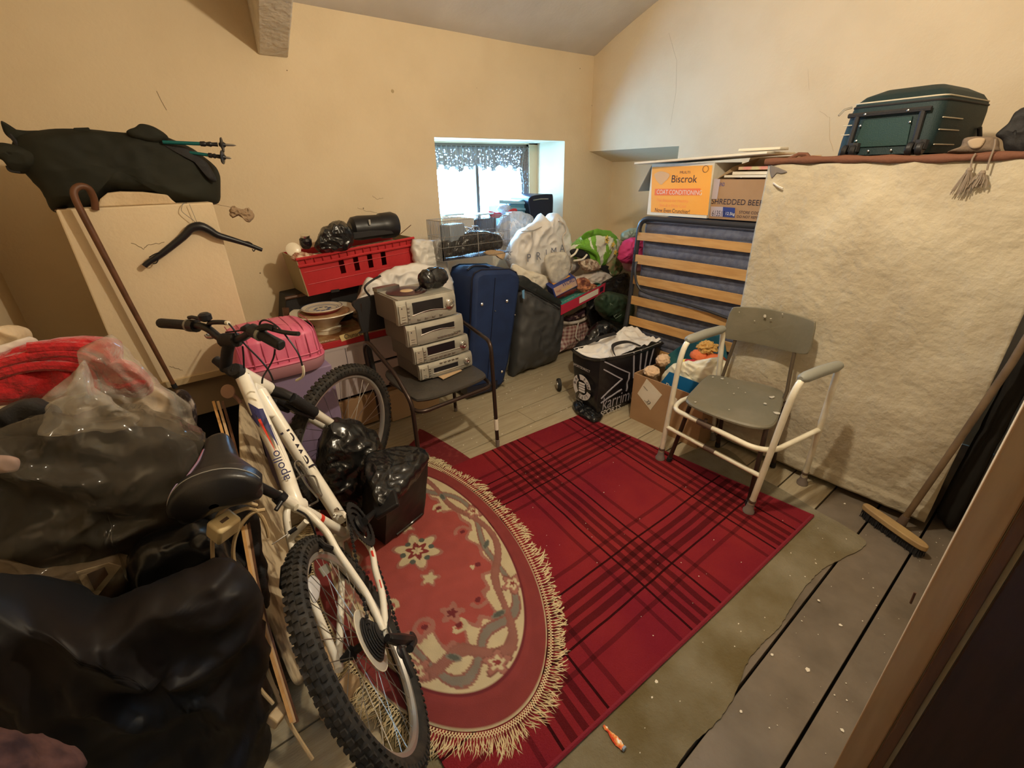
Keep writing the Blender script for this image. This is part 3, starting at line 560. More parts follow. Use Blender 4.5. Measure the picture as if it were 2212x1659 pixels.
hd = [A(1945, 1133, x=2.315), A(2060, 968, x=2.345), A(2185, 785, x=2.37), A(2260, 660, x=2.385)]
put('handle', MB().tube(hd, .0125, 10), mat('worn_broom_handle', (.17, .11, .06), .6, c2=(.12, .075, .04), ns=10), br)
put('socket', MB().tube([hd[0]-(hd[1]-hd[0]).normalized()*.01, hd[0].lerp(hd[1], .12)], [.021, .015], 10), 'brownj', br)
# --- near-black sheet added to paint the shade in the gap by the door
solo('gap_shade_sheet', sack([V((2.49, -.0, 1.15)), V((2.49, .065, 1.10)), V((2.50, .07, .6)), V((2.50, .08, .10)), V((2.50, .05, .03)), V((2.49, .004, .06)), V((2.49, .003, .6))], (-1, 0, 0), .05, .02, wr=.006), 'dark', 'near-black sheet added for the shade in the gap by the doorway', 'coat')
# --- folding bed stood on end with its mattress
BX = 2.655
bed = thing('folding_bed', 'folded guest bed with wooden slats and blue grey quilted mattress', 'bed', (2.8, 1.6, 0))
yl = 2.0; zt = 1.212
loopp = bend([V((BX-.035, 2.035, .02)), V((BX, 2.0, .62)), V((BX+.012, 1.985, zt-.01)), V((BX+.012, 1.13, zt-.01)), V((BX+.012, 1.13, .02))], .085, 8)
put('outer_frame', MB().tube(loopp, .0165, 12), 'bedm', bed)
lo2 = [A(1375, 565, x=BX-.03), A(1372, 590, x=BX-.05), A(1378, 617, x=BX-.05), A(1400, 634, x=BX-.045), A(1500, 662, x=BX-.04), A(1585, 692, x=BX-.04)]
put('leg_loop', MB().tube(smooth_loop(lo2, 40, False), .0085, 10), 'bedm', bed); put('frame_bar', MB().tube(AX(BX+.03, [(1395, 640), (1585, 698)]), .012, 8), 'bedm', bed)
for (a, b) in (((1387, 503), (1385, 520)), ((1381, 551), (1378, 571)), ((1377, 596), (1375, 615)), ((1368, 640), (1366, 658)), ((1361, 683), (1360, 701)), ((1352, 735), (1350, 752))):
    z1, z0 = A(*a, x=BX-.012).z, A(*b, x=BX-.012).z
    mb = MB(); mb.grid(lambda u, v: (BX-.006-.016*math.sin(u*PI), 1.985-u*.86, z0+(z1-z0)*v+.006*math.sin(u*PI)), 20, 2, (.008, 0, 0)); put('slat', mb, 'slat', bed, bevel=.0015)
for z in (.98, .9): put('slat_end_cap', MB().box((BX, 1.99, z), (.02, .02, .03)), 'blackm', bed)
def qf(u, v):
    y = 1.965-u*.80; z = .06+v*1.115; e = min(u, 1-u, v*1.2, (1-v)*1.4)*18; e = min(1, e)
    row = abs(math.sin(z*62+.8*noise.noise(V((y*5, z*3, 0))))); colm = abs(math.sin(y*48))
    d = .028*(1-(1-e)**2)+.008*row**.6*(.75+.25*colm**.5)+.010*noise.noise(V((y*4, z*9, 2)))
    return (BX+.052-d, y, z)
mb = MB(); mb.grid(qf, 120, 220, None); q = put('mattress', mb, 'quilt', bed, smooth='all')
mb = MB(); mb.bb(BX+.05, 1.166, .06, BX+.16, 1.964, 1.172); put('mattress_core', mb, 'quilt', bed, bevel=.02)
mb = MB(); mb.bb(BX+.17, 1.166, .06, BX+.27, 1.964, 1.165); put('folded_half', mb, 'quilt', bed, bevel=.02)
put('rear_frame', MB().tube(bend([V((BX+.30, 2.0, .02)), V((BX+.30, 1.99, 1.19)), V((BX+.30, 1.13, 1.19)), V((BX+.30, 1.13, .02))], .08, 6), .0155, 10), 'bedm', bed)
for y in (1.985, 1.135): put('hinge_bar', MB().tube([V((BX+.01, y, zt-.04)), V((BX+.30, y, zt-.04))], .009, 8), 'bedm', bed)
put('castor', MB().lathe([(.02, -.008), (.024, 0), (.02, .008)], V((BX-.04, 2.06, .026)), (0, 1, 0), 16), 'blackm', bed)
put('bracket', MB().tube([A(1377, 508, x=BX-.01), A(1383, 480, x=BX-.01)], .004, 6), 'steel', bed)
# --- orange and cardboard boxes on the folded bed
def cartbox(name, label, x0, y0, z0, x1, y1, z1, m, top=True, cat='box', t=.004):
    b_ = thing(name, label, cat, ((x0+x1)/2, (y0+y1)/2, z0))
    for nm, bb_ in (('front', (x0, y0, z0, x0+t, y1, z1)), ('back', (x1-t, y0, z0, x1, y1, z1)), ('side', (x0+t, y0, z0, x1-t, y0+t, z1)), ('side', (x0+t, y1-t, z0, x1-t, y1, z1)), ('bottom', (x0+t, y0+t, z0, x1-t, y1-t, z0+t))):
        mb = MB(); mb.bb(*bb_); put(nm, mb, m, b_, smooth=False)
    if top: mb = MB(); mb.bb(x0, y0, z1, x1, y1, z1+t); put('lid', mb, m, b_, smooth=False)
    return b_
ZB = 1.2185
ob = cartbox('orange_dog_biscuit_box', 'orange and white printed carton on the folded bed', 2.735, 1.552, ZB, 3.05, 1.985, 1.520, 'offw')
fx = 2.7335
def prn(parent, x, pts, m, name='print', t=-.0012, plane=None):
    return put(name, MB().prism([A(a, b, x=x) for a, b in pts] if plane is None else pts, plane or (t, 0, 0)), m, parent, smooth=False)
prn(ob, fx, [(1409, 361), (1539, 357), (1529, 465), (1406, 458)], 'orange', 'orange_panel')
prn(ob, fx-.0015, [(1415, 408), (1513, 407), (1512, 422), (1414, 422)], 'redink', 'red_band')
def tx(x, s, px, py, size, m, parent, sx=1, name='lettering'): return text(s, A(px, py, x=x), (0, -1, 0), (0, 0, 1), size, m, parent, name=name, off=.0005, sx=sx)
tx(fx-.002, 'MULTI', 1468, 375, .020, 'ink', ob, 1.3); tx(fx-.002, 'Biscrok', 1449, 394, .060, 'ink', ob, .98); tx(fx-.0032, 'COAT CONDITIONING', 1418, 419, .038, 'paper', ob, .80)
fo = mat('faint_orange_ink', (.92, .30, .08), .6); tx(fx-.002, 'The Biscuit for Healthy', 1418, 435, .026, fo, ob, .95); tx(fx-.002, 'Skin & a Shiny Coat', 1424, 446, .026, fo, ob, .95); tx(fx-.002, 'Now Even Crunchier!', 1414, 457, .033, 'ink', ob, .88)
mb = MB(); c_ = A(1524, 365, x=fx-.002); mb.tube([c_+V((0, .018*math.cos(a*PI/10), .018*math.sin(a*PI/10))) for a in range(20)], .0014, 4, closed=True); put('round_stamp', mb, 'ink', ob)
put('crest', MB().prism(smooth_loop(AX(fx-.0018, [(1414, 376), (1428, 370), (1446, 376), (1443, 386), (1436, 392), (1428, 399), (1420, 392), (1416, 386)]), 32), (-.0006, 0, 0)), mat('crest_tan', (.70, .42, .2), .6), ob, smooth=False)
put('carton_flap', MB().prism([V((2.74, 1.988, 1.515)), V((2.74, 2.075, 1.36)), V((3.0, 2.07, 1.36)), V((3.0, 1.988, 1.515))], (.0, .004, .002)), mat('grey_card', (.22, .19, .15), .9), ob, smooth=False)
bb_ = cartbox('beef_suet_box', 'brown cardboard carton printed with shredded beef suet lettering', 2.745, 1.125, ZB, 3.06, 1.543, 1.435, 'cardb', top=False)
put('flap', MB().prism([V((3.05, 1.14, 1.435)), V((3.05, 1.54, 1.435)), V((3.12, 1.54, 1.55)), V((3.12, 1.14, 1.55))], (.004, 0, 0)), 'cardl', bb_, smooth=False)
put('side_flap', MB().prism([V((2.76, 1.540, 1.435)), V((3.04, 1.540, 1.435)), V((3.04, 1.44, 1.545)), V((2.86, 1.50, 1.50))], (0, .003, 0)), 'cardl', bb_, smooth=False)
fx = 2.7435; tx(fx, 'SHREDDED BEEF SUET', 1536, 440, .042, 'ink', bb_, .98)
prn(bb_, fx, [(1536, 446), (1562, 447), (1561, 468), (1535, 467)], mat('pale_lilac_print', (.45, .38, .42), .7)); prn(bb_, fx, [(1562, 447), (1588, 449), (1587, 470), (1561, 468)], 'navybox')
tx(fx-.001, '613510', 1537, 466, .044, 'ink', bb_, .62); tx(fx-.0015, '12.5kg', 1566, 464, .022, 'paper', bb_); tx(fx, 'STORE COOL & DRY', 1596, 461, .021, 'ink', bb_); tx(fx, 'DO NOT REFRIGERATE', 1591, 470, .019, 'ink', bb_); tx(fx, 'BEST END', 1541, 402, .028, 'navybox', bb_, .55)
prn(bb_, fx, [(1543, 386), (1556, 387), (1549, 430), (1537, 430)], mat('lilac_card_print', (.48, .40, .42), .7))
for i, (z, y0, y1, x0, m, lb) in enumerate(((1.440, 1.15, 1.50, 2.76, 'paper', 'lowest cream paper wad lying in the open brown carton'), (1.456, 1.15, 1.46, 2.77, 'offw', 'middle off white booklet of the pile in the open carton'), (1.481, 1.15, 1.44, 2.785, mat('magazine_cover', (.62, .55, .30), .6, c2=(.7, .3, .25), ns=20), 'patterned magazine on top of papers in the open carton'))):
    mb = MB(); mb.box((x0+.14, (y0+y1)/2, z+.005+.005), (.26, y1-y0, .016 if i else .012), rz=.05*(i-1)); solo('booklet', mb, m, lb, 'booklet', smooth=False)
mb = MB(); mb.bb(2.752, 1.13, 1.450, 2.80, 1.245, 1.482); solo('teal_book', mb, 'teal', 'teal spined book beside papers in the open carton', 'book', smooth=False, bevel=.002)
pl = [A(1369, 352, x=2.60), A(1640, 337, x=2.60)]
mb = MB(); mb.prism([V((2.64, 2.055, 1.526)), V((2.70, 1.25, 1.558)), V((3.12, 1.28, 1.558)), V((3.08, 2.06, 1.526))], (0, 0, .012)); solo('white_board', mb, 'offw', 'long white board lying across the two cartons', 'board', smooth=False, bevel=.003)
mb = MB(); mb.box((2.82, 1.33, 1.583), (.12, .22, .014), rz=.05); solo('tissue_packet', mb, 'paper', 'small cream packet lying on the long white board', 'packet', bevel=.004)
# ================================================================ CENTRE: toilet frame, grey chair, toy carton, black bag for life
wf_ = thing('armed_toilet_frame', 'cream white tubular toilet frame with grey armrests standing over a grey chair', 'frame', (2.15, .87, 0))
FL, FR, BR, BL = V((1.958, 1.167, 0)), V((1.906, .639, 0)), V((2.343, .572, 0)), V((2.39, 1.10, 0))
tFL, tFR, tBR, tBL = V((1.926, 1.113, .72)), V((1.865, .573, .72)), V((2.166, .526, .72)), V((2.262, 1.092, .72))
for nm, f_, a, b, g in (('side_frame', FL, tFL, tBL, BL), ('side_frame', FR, tFR, tBR, BR)):
    low = f_+(a-f_)*.10; mid = f_.lerp(a, .80); lo_b = g.lerp(b, .10)
    path = [low]+arc(mid, a+(a-f_).normalized()*.015, a.lerp(b, .17)+V((0, 0, .012)), 8)+[b.lerp(a, .12)+V((0, 0, .006))]+arc(b.lerp(a, .04)+V((0, 0, .0)), b, b+(g-b)*.06, 4)+[lo_b]
    put(nm, MB().tube(path, .0135, 12), 'wtube', wf_)
for a, b in ((tFL, tBL), (tFR, tBR)):
    d = (b-a); s0, s1 = a+d*.10+V((0, 0, .018)), b-d*.02+V((0, 0, .014))
    put('armrest', MB().tube([s0-d*.03, s0, s0+d*.1, s0.lerp(s1, .5)+V((0, 0, .003)), s1-d*.08, s1, s1+d*.02], [.010, .019, .023, .024, .023, .019, .010], 14), 'greypad', wf_)
for f_, a in ((FL, tFL), (FR, tFR), (BR, tBR), (BL, tBL)):
    d = (a-f_)/.72; put('extension_tube', MB().tube([f_+d*.02, f_+d*.09], .0115, 10), 'wtube', wf_); put('clamp_ring', MB().tube([f_+d*.078, f_+d*.092], .0165, 12), 'brownj', wf_)
    put('rubber_tip', MB().lathe([(.026, 0), (.026, .008), (.019, .02), (.016, .052)], f_+V((0, 0, .0155 if f_.y > .6 and f_.x < 2 else .006)), d, 14), 'rubbertip', wf_)
def on(f_, a, z): return f_+(a-f_)*(z/.72)
for z, f in ((.235, 0), ):
    a, b = on(FL, tFL, z), on(FR, tFR, z); put('front_rail', MB().tube([a, b], .0115, 10), 'wtube', wf_); c = a.lerp(b, .5); dd = (b-a).normalized(); put('rail_joint', MB().tube([c-dd*.03, c+dd*.03], .0145, 10), 'brownj', wf_)
za = .375; a, b, c, d = on(BL, tBL, za), on(FL, tFL, za), on(FR, tFR, za), on(BR, tBR, za); off = V((-.028, 0, 0))
lp = [a]+arc(b+(a-b)*.22, b+off+V((0, -.02, 0)), b.lerp(c, .14)+off, 7)+arc(b.lerp(c, .82)+off, c+off*.6+V((0, .015, 0)), c+(d-c)*.16, 7)+[d]
put('seat_rail', MB().tube(lp, .0125, 10), 'wtube', wf_); cc = b.lerp(c, .42)+off; dd = (c-b).normalized(); put('rail_joint', MB().tube([cc-dd*.04, cc+dd*.04], .0155, 10), 'brownj', wf_); put('clamp_bolt', MB().tube([cc-V((0, 0, .02)), cc+V((0, 0, .03))], .008, 8), 'brownj', wf_)
gc = thing('grey_stacking_chair', 'olive grey chair splashed with paint standing inside the white toilet frame', 'chair', (2.15, .87, 0))
o_ = [(1540, 809), (1600, 820), (1660, 832), (1692, 846), (1692, 868), (1680, 905), (1664, 920), (1630, 920), (1585, 909), (1530, 890), (1488, 870), (1484, 856), (1505, 832), (1522, 815)]
lp = smooth_loop(AZ(.462, o_), 60); mb = MB(); cc = sum((p for p in lp), V((0, 0, 0)))/len(lp)
K = len(lp); rings = [(0, -.008), (.3, -.007), (.6, -.003), (.85, .002), (.97, .001), (1, -.006), (1, -.014), (.96, -.018), (.5, -.024)]
for s_, dz in rings: mb.v += [cc+(p-cc)*max(s_, .001)+V((0, 0, dz)) for p in lp]
for i in range(len(rings)-1):
    for k in range(K): mb.f.append((i*K+k, i*K+(k+1) % K, (i+1)*K+(k+1) % K, (i+1)*K+k))
put('seat', mb, 'greyseat', gc)
bo = [(1588, 664), (1640, 668), (1700, 680), (1752, 693), (1760, 702), (1756, 730), (1748, 758), (1736, 766), (1690, 760), (1620, 744), (1568, 732), (1563, 722), (1570, 692), (1578, 670)]
lp = smooth_loop(AX(2.30, bo), 60); cc = sum(lp, V((0, 0, 0)))/len(lp); 
mb = MB(); K = len(lp); cur_ = lambda p: V((.028*(1-((p.y-cc.y)/.2)**2), 0, 0))
for s_, dx_ in ((.001, 0), (.5, 0), (.85, 0), (.98, .001), (1, .005), (1, .011), (.96, .014), (.5, .014), (.001, .014)): mb.v += [q+cur_(q)+V((dx_, 0, 0)) for q in [cc+(p-cc)*s_ for p in lp]]
for i in range(8):
    for k in range(K): mb.f.append((i*K+k, i*K+(k+1) % K, (i+1)*K+(k+1) % K, (i+1)*K+k))
put('backrest', mb, 'greyseat', gc)
for a, b, c in (((1588, 735), (1574, 775), (1555, 830)), ((1716, 762), (1708, 800), (1700, 845))):
    put('back_post', MB().tube([A(*a, x=2.325), A(*b, x=2.31), A(*c, x=2.285), A(*c, x=2.285)+V((-.02, 0, -.05))], .0085, 10), mat('brown_steel', (.10, .075, .05), .4, .3), gc)
bs_ = mat('dark_brown_tube', (.05, .03, .022), .4, .2)
for t, f_ in ((V((1.945, 1.03, .445)), A(1444, 1000, z=0)), (V((1.945, .665, .445)), V((1.95, .662, 0))), (V((2.27, .73, .445)), V((2.375, .735, 0))), (V((2.27, 1.02, .445)), V((2.33, 1.03, 0)))):
    put('leg', MB().tube([t, t.lerp(f_, .5), f_+V((0, 0, .016))], .011, 10), bs_, gc); put('foot_cap', MB().lathe([(.015, .0), (.014, .03)], f_+V((0, 0, .0155 if f_.x < 2.05 else .006)), (t-f_), 10), 'blackm', gc)
put('under_frame', MB().tube(bend([V((2.27, .73, .435)), V((1.97, .70, .435)), V((1.935, 1.04, .435)), V((2.27, 1.03, .435))], .04), .009, 8), bs_, gc)
mb = MB(); rn = random.Random(2)
for px, py, s_ in ((1668, 858, .020), (1652, 872, .012), (1678, 892, .018), (1560, 818, .012), (1540, 815, .009), (1502, 869, .008), (1585, 850, .006), (1595, 838, .005), (1610, 848, .006), (1575, 885, .005), (1572, 828, .006)):
    c = A(px, py, z=.4660); mb.prism([c+V((s_*rn.uniform(.5, 1)*math.cos(k*.9), s_*rn.uniform(.3, .9)*math.sin(k*.9), 0)) for k in range(7)], (0, 0, .0012))
for px, py, s_ in ((1652, 683, .011), (1665, 688, .007), (1595, 674, .009), (1630, 693, .004), (1690, 678, .005)):
    c = A(px, py, x=2.31); mb.prism([c+V((.0, s_*rn.uniform(.5, 1)*math.cos(k*.9), s_*rn.uniform(.3, .8)*math.sin(k*.9))) for k in range(7)], (.0012, 0, 0))
o = put('paint_splash', mb, mat('dried_paint', (.50, .46, .38), .7), gc, smooth=False); o['kind'] = 'stuff'
# --- open carton of soft toys
tb = cartbox('toy_carton', 'open brown carton of soft toys with a diamond price label', 2.225, 1.10, .0, 2.60, 1.59, .325, 'cardb', top=False, t=.006)
lab = AX(2.2235, [(1397, 818), (1430, 853), (1405, 886), (1377, 850)]); put('label', MB().prism(lab, (-.0008, 0, 0)), 'offw', tb, smooth=False)
u_ = (lab[1]-lab[0]).normalized(); v_ = (lab[0]-lab[3]).normalized(); text('22', lab[3].lerp(lab[2], .60)+v_*.02, u_, v_, .030, 'ink', tb, off=.002); text('HOUSE', lab[3].lerp(lab[2], .48)+v_*.008, u_, v_, .012, 'ink', tb, off=.002); text('Address', lab[3].lerp(lab[0], .55)+u_*.008, u_, v_, .012, 'ink', tb, off=.002)
put('packing_tape', MB().prism(AX(2.2235, [(1449, 852), (1463, 862), (1461, 885), (1446, 878)]), (-.0006, 0, 0)), 'offw', tb, smooth=False)
solo('carrier_bag', sack(AX(2.42, [(1428, 830), (1440, 802), (1470, 786), (1520, 780), (1560, 776), (1575, 800), (1560, 850), (1530, 870), (1480, 868), (1436, 850)]), (-.8, -.2, .55), .10, .05, wr=.012, fr=12, seed=2), mat('cream_carrier', (.80, .74, .55), .4, bump=.3, bs=18), 'cream plastic carrier bag with blue lettered panel in the toy carton', 'bag')
bp = AX(2.30, [(1428, 826), (1446, 803), (1522, 832), (1500, 862), (1450, 850)]); sgn = thing('blue_bag_panel', 'blue carrier bag flap lettered Peaco lying in the toy carton', 'bag', bp[0])
put('flap', MB().prism(bp, (.006, .002, -.002)), 'bluep', sgn, smooth=False); text('Peaco', A(1436, 838, x=2.296), bp[3]-bp[0], (0, .1, 1), .062, 'paper', sgn, off=.004, sx=.9)
def fluff(name, c, r, m, lb, cat='soft toy', seed=1, sq=(1, 1, 1), **k):
    bm = bmesh.new(); bmesh.ops.create_icosphere(bm, subdivisions=4, radius=1); mb = MB()
    mb.v = [V(c)+V((v.co.x*sq[0], v.co.y*sq[1], v.co.z*sq[2]))*(r*(1+.20*noise.noise(v.co*3+V((seed, 0, 0)))+.07*noise.noise(v.co*11+V((seed, 2, 0))))) for v in bm.verts]; mb.f = [tuple(v.index for v in f.verts) for f in bm.faces]; bm.free()
    return solo(name, mb, m, lb, cat, smooth='all', **k)
fluff('fluffy_toy', A(1408, 803, x=2.31), .050, 'teddy', 'beige curly toy lying at the left inside edge of the carton', seed=1, sq=(1, 1, .7))
fluff('fluffy_toy', A(1432, 778, x=2.43), .048, 'teddy', 'small beige curly toy further back against the carton wall', seed=4, sq=(1, .9, .8))
dl = thing('rag_doll', 'orange faced doll with yellow and red sleeve lying on the toys', 'doll', A(1520, 770, x=2.45))
om = mat('orange_toy', (.70, .17, .06), .8, bump=.5, bs=60)
def blob(c, r, sq=(1, 1, 1), seed=1, amp=.15, sub=3):
    bm = bmesh.new(); bmesh.ops.create_icosphere(bm, subdivisions=sub, radius=1); mb = MB()
    mb.v = [V(c)+V((v.co.x*sq[0], v.co.y*sq[1], v.co.z*sq[2]))*(r*(1+amp*noise.noise(v.co*3+V((seed, 0, 0))))) for v in bm.verts]; mb.f = [tuple(v.index for v in f.verts) for f in bm.faces]; bm.free(); return mb
put('head', blob(A(1510, 768, x=2.44), .045, (1, 1.2, .8), 3), om, dl, smooth='all'); put('hair', blob(A(1528, 750, x=2.47), .048, (1, 1.1, .7), 5, .6, 4), mat('straw_hair', (.62, .35, .10), 1, bump=1, bs=90), dl, smooth='all')
put('body', blob(A(1545, 778, x=2.46), .05, (1, 1.3, .7), 7), om, dl, smooth='all')
for i, (a, b, m) in enumerate((((1468, 782), (1482, 781), 'yellow'), ((1482, 781), (1503, 783), 'redpl'), ((1530, 782), (1556, 786), 'yellow'))): put('sleeve', MB().tube([A(*a, x=2.38), A(*b, x=2.38)], .016, 10), m, dl)
bl_ = [A(1432, 800, x=2.56), A(1440, 768, x=2.58), A(1478, 742, x=2.59), A(1560, 722, x=2.59), A(1575, 800, x=2.57)]
solo('blue_picture_book', MB().prism(bl_, (.012, 0, .002)), mat('blue_cover', (.012, .075, .11), .35, c2=(.04, .16, .18), ns=9), 'dark blue picture book standing at the back of the toy carton', 'book', smooth=False, bevel=.002)
# --- black printed shopping bag
kb = thing('black_shopping_bag', 'big black printed shopping bag with grey lettering on the mat edge', 'bag', (2.3, 1.8, 0))
base = [V((2.045, 1.722, .016)), V((2.105, 1.965, .006)), V((2.60, 1.955, .006)), V((2.56, 1.71, .006))]; topc = [V((2.095, 1.765, .405)), V((2.055, 1.975, .425)), V((2.66, 1.965, .455)), V((2.61, 1.66, .425))]
def bagwall(inset):
    def fn(u, v):
        s = (u*4) % 4; i = int(s) % 4; t = s-int(s)
        if u >= .9999: i, t = 3, 1
        j = (i+1) % 4; r_ = .06; b = base[i].lerp(base[j], t); c = topc[i].lerp(topc[j], t); p = b.lerp(c, v)
        ctr = (base[0]+base[2])/2; o_ = V((p.x-ctr.x, p.y-ctr.y, 0)).normalized(); bul = .014*math.sin(PI*t)*math.sin(PI*v)+.010*fold(V((p.x, p.y, p.z)), 8, 3)*math.sin(PI*min(1, v*1.3+.05))*min(1, 8*min(t, 1-t)+.2)
        if i in (1, 3): bul *= 1.0
        return p+o_*(bul-inset)-V((0, 0, (.02*math.sin(t*PI) if v > .95 else 0)))
    return fn
put('outer_shell', MB().grid(bagwall(0), 96, 30), mat('black_woven_pp', (.010, .009, .011), .28, bump=.35, bs=16, spec=.6), kb, smooth='all')
put('lining', MB().grid(bagwall(.007), 96, 30), 'whitepl', kb, smooth='all')
put('base', MB().prism([p+V((0, 0, .001)) for p in base], (0, 0, .003)), 'blackm', kb, smooth=False)
def cru(u, v): p = topc[0].lerp(topc[3], u).lerp(topc[1].lerp(topc[2], u), v); cx_ = topc[0].lerp(topc[2], .5); q = cx_+(p-cx_)*.955; return q+V((0, 0, -.055+.03*fold(p, 9, 2)+.035*u+.02*abs(2*v-1)))
put('crumpled_lining', MB().grid(cru, 50, 36), 'whitepl', kb, smooth='all')
rimp = [bagwall(-.002)(k/64, .97) for k in range(64)]; put('rim_band', MB().tube(rimp, [.010]*64, 6, closed=True), 'binbag', kb)
hs = [topc[0].lerp(topc[3], .02)+V((-.0, .005, .0)), A(1262, 762, x=2.2), A(1290, 742, x=2.28), A(1310, 725, x=2.35), A(1330, 738, x=2.30)]
for wobx in (0, 1):
    q = [topc[wobx].lerp(topc[3-wobx], .22)+V((0, 0, -.005)), topc[wobx].lerp(topc[3-wobx], .3)+V((0, .06-.12*wobx, .035)), topc[wobx].lerp(topc[3-wobx], .55)+V((0, .07-.14*wobx, .03)), topc[wobx].lerp(topc[3-wobx], .68)+V((0, 0, -.005))]
    q = smooth_loop(q, 24, False); put('handle', MB().grid(lambda u, v: q[min(int(u*(len(q)-1)), len(q)-1)]+V((0, (v-.5)*.022, (v-.5)*.012)), len(q)-1, 2, (0, 0, .002)), 'blackm', kb)
put('black_knot', sack(AZ(.02, [(1238, 872), (1262, 868), (1300, 895), (1285, 912), (1258, 900), (1244, 888)]), (0, 0, 1), .025, .005, wr=.008, fr=20), 'binbag', kb)
# printing on the two visible panels
gi = mat('silver_grey_print', (.38, .36, .42), .4); wi = mat('white_print', (.72, .70, .72), .5)
def onp(u, v, i=3):   # i=3: long panel, i=0: narrow panel
    f = bagwall(-.002); return f((i+u)/4, v)
def strokes(segs, wd_, m, name, i=3):
    mb = MB()
    for a, b in segs:
        nn = 10; P0 = [onp(*((a[0]+(b[0]-a[0])*k/nn), (a[1]+(b[1]-a[1])*k/nn)), i=i) for k in range(nn+1)]; mb.tube(P0, wd_, 4)
    put(name, mb, m, kb, smooth=False)
# long panel u runs from the right end (0) to the shared corner (1)
strokes([((.93, .93), (.52, .62)), ((.93, .80), (.62, .55)), ((.62, .55), (.93, .30)), ((.52, .62), (.52, .30)), ((.93, .22), (.60, .36)), ((.48, .95), (.44, .5)), ((.36, .95), (.33, .55)), ((.25, .95), (.24, .6)), ((.14, .95), (.15, .6))], .0055, gi, 'chevron_print')
p0 = onp(.945, .115); pd = (onp(.4, .115)-p0); text('karrimor', p0+V((0, -.010, 0)), pd, (.02, -.05, 1), .135, gi, kb, off=.008, sx=.72)
p0 = onp(.97, .0); text('SPORTS', p0+V((0, -.012, .006)), pd, (.02, -.05, 1), .055, wi, kb, off=.008)
# narrow panel: round recycling emblem with its ring of words
cN, uN, vN = onp(.52, .42, 0), (onp(.2, .42, 0)-onp(.8, .42, 0)).normalized(), (onp(.5, .6, 0)-onp(.5, .25, 0)).normalized(); nN = uN.cross(vN)
def ringseg(a0, a1, r0, r1):
    mb = MB(); n = 12
    for k in range(n+1):
        a = a0+(a1-a0)*k/n
        for rr in (r0, r1): mb.v.append(cN+uN*(rr*math.cos(a))+vN*(rr*1.0*math.sin(a))+nN*.012)
    for k in range(n): mb.f.append((2*k, 2*k+1, 2*k+3, 2*k+2))
    return mb
for a0 in (.15, 2.2, 4.3): put('emblem_arc', ringseg(a0, a0+1.75, .052, .088), wi, kb, smooth=False)
for s_, a0, st in (('BAG', 2.95, -.42), ('FOR', 1.15, -.42), ('LIFE', 5.55, -.38)):
    for i, ch in enumerate(s_):
        a = a0+st*i; rd_ = uN*math.cos(a)+vN*math.sin(a); td = uN*math.sin(a)-vN*math.cos(a); text(ch, cN+rd_*.058+nN*.013-td*.010, td, rd_, .034, 'ink', kb, name='ring_letter')
for k in range(4): put('emblem_bar', MB().box(cN+vN*(.027-.018*k)+nN*.012, (.006, .05, .011)), wi, kb, smooth=False)
text('SPORTSDIRECT', onp(.93, .73, 0)+nN*.012, uN, vN, .024, wi, kb); text('REUSE & RECYCLE', onp(.93, .10, 0)+nN*.012, uN, vN, .016, wi, kb)
# ================================================================ BACK OF THE ROOM
Yf = V((-.25, -1, .15))
def bag(name, y, px, tf, m, label, cat='bag', tb=.05, n=None, x=None, **k):
    pts = AY(y, px) if x is None else AX(x, px); return solo(name, sack(pts, n or Yf, tf, tb, **k), m, label, cat, smooth='all')
# --- navy suitcase on end
ns = thing('navy_suitcase', 'tall navy blue suitcase standing on end with chrome studs', 'suitcase', (1.8, 2.65, 0))
o_ = [(1026, 604), (1030, 592), (1045, 585), (1105, 583), (1120, 590), (1126, 605), (1113, 700), (1101, 780), (1090, 826), (1082, 836), (1020, 853), (1011, 850), (1016, 780), (1022, 700)]
fp = AY(2.5, o_); put('shell', MB().prism(fp, (.0, .33, 0)), 'navy', ns, bevel=.028)
ctr = sum(fp, V((0, 0, 0)))/len(fp)
for dy in (.03, .30): put('piping', MB().tube([ctr+(p-ctr)*1.004+V((0, dy, 0)) for p in fp], .006, 6, closed=True), 'blackh', ns)
put('panel_seam', MB().tube(AY(2.497, [(1070, 600), (1063, 700), (1052, 836)]), .0025, 5), 'blackh', ns)
for a, b, r_ in ((1040, 657, .013), (1094, 650, .013), (1083, 802, .012), (1068, 671, .006), (1111, 680, .007), (1060, 792, .006)): put('stud', MB().lathe([(r_, 0), (r_*.9, .010), (r_*.4, .015)], A(a, b, y=2.503), (0, -1, 0), 14), 'chrome', ns)
put('foot', MB().tube([A(1088, 822, y=2.51), A(1090, 838, y=2.51)], .007, 8), 'chrome', ns); put('base_block', MB().prism(AY(2.49, [(1008, 838), (1075, 822), (1074, 840), (1012, 858)]), (0, .1, 0)), 'blackh', ns, smooth=False)
put('top_handle', MB().tube(smooth_loop([A(1010, 583, y=2.62), A(1022, 575, y=2.62), A(1048, 575, y=2.62), A(1062, 582, y=2.62)], 16, False), .008, 8), 'blackh', ns)
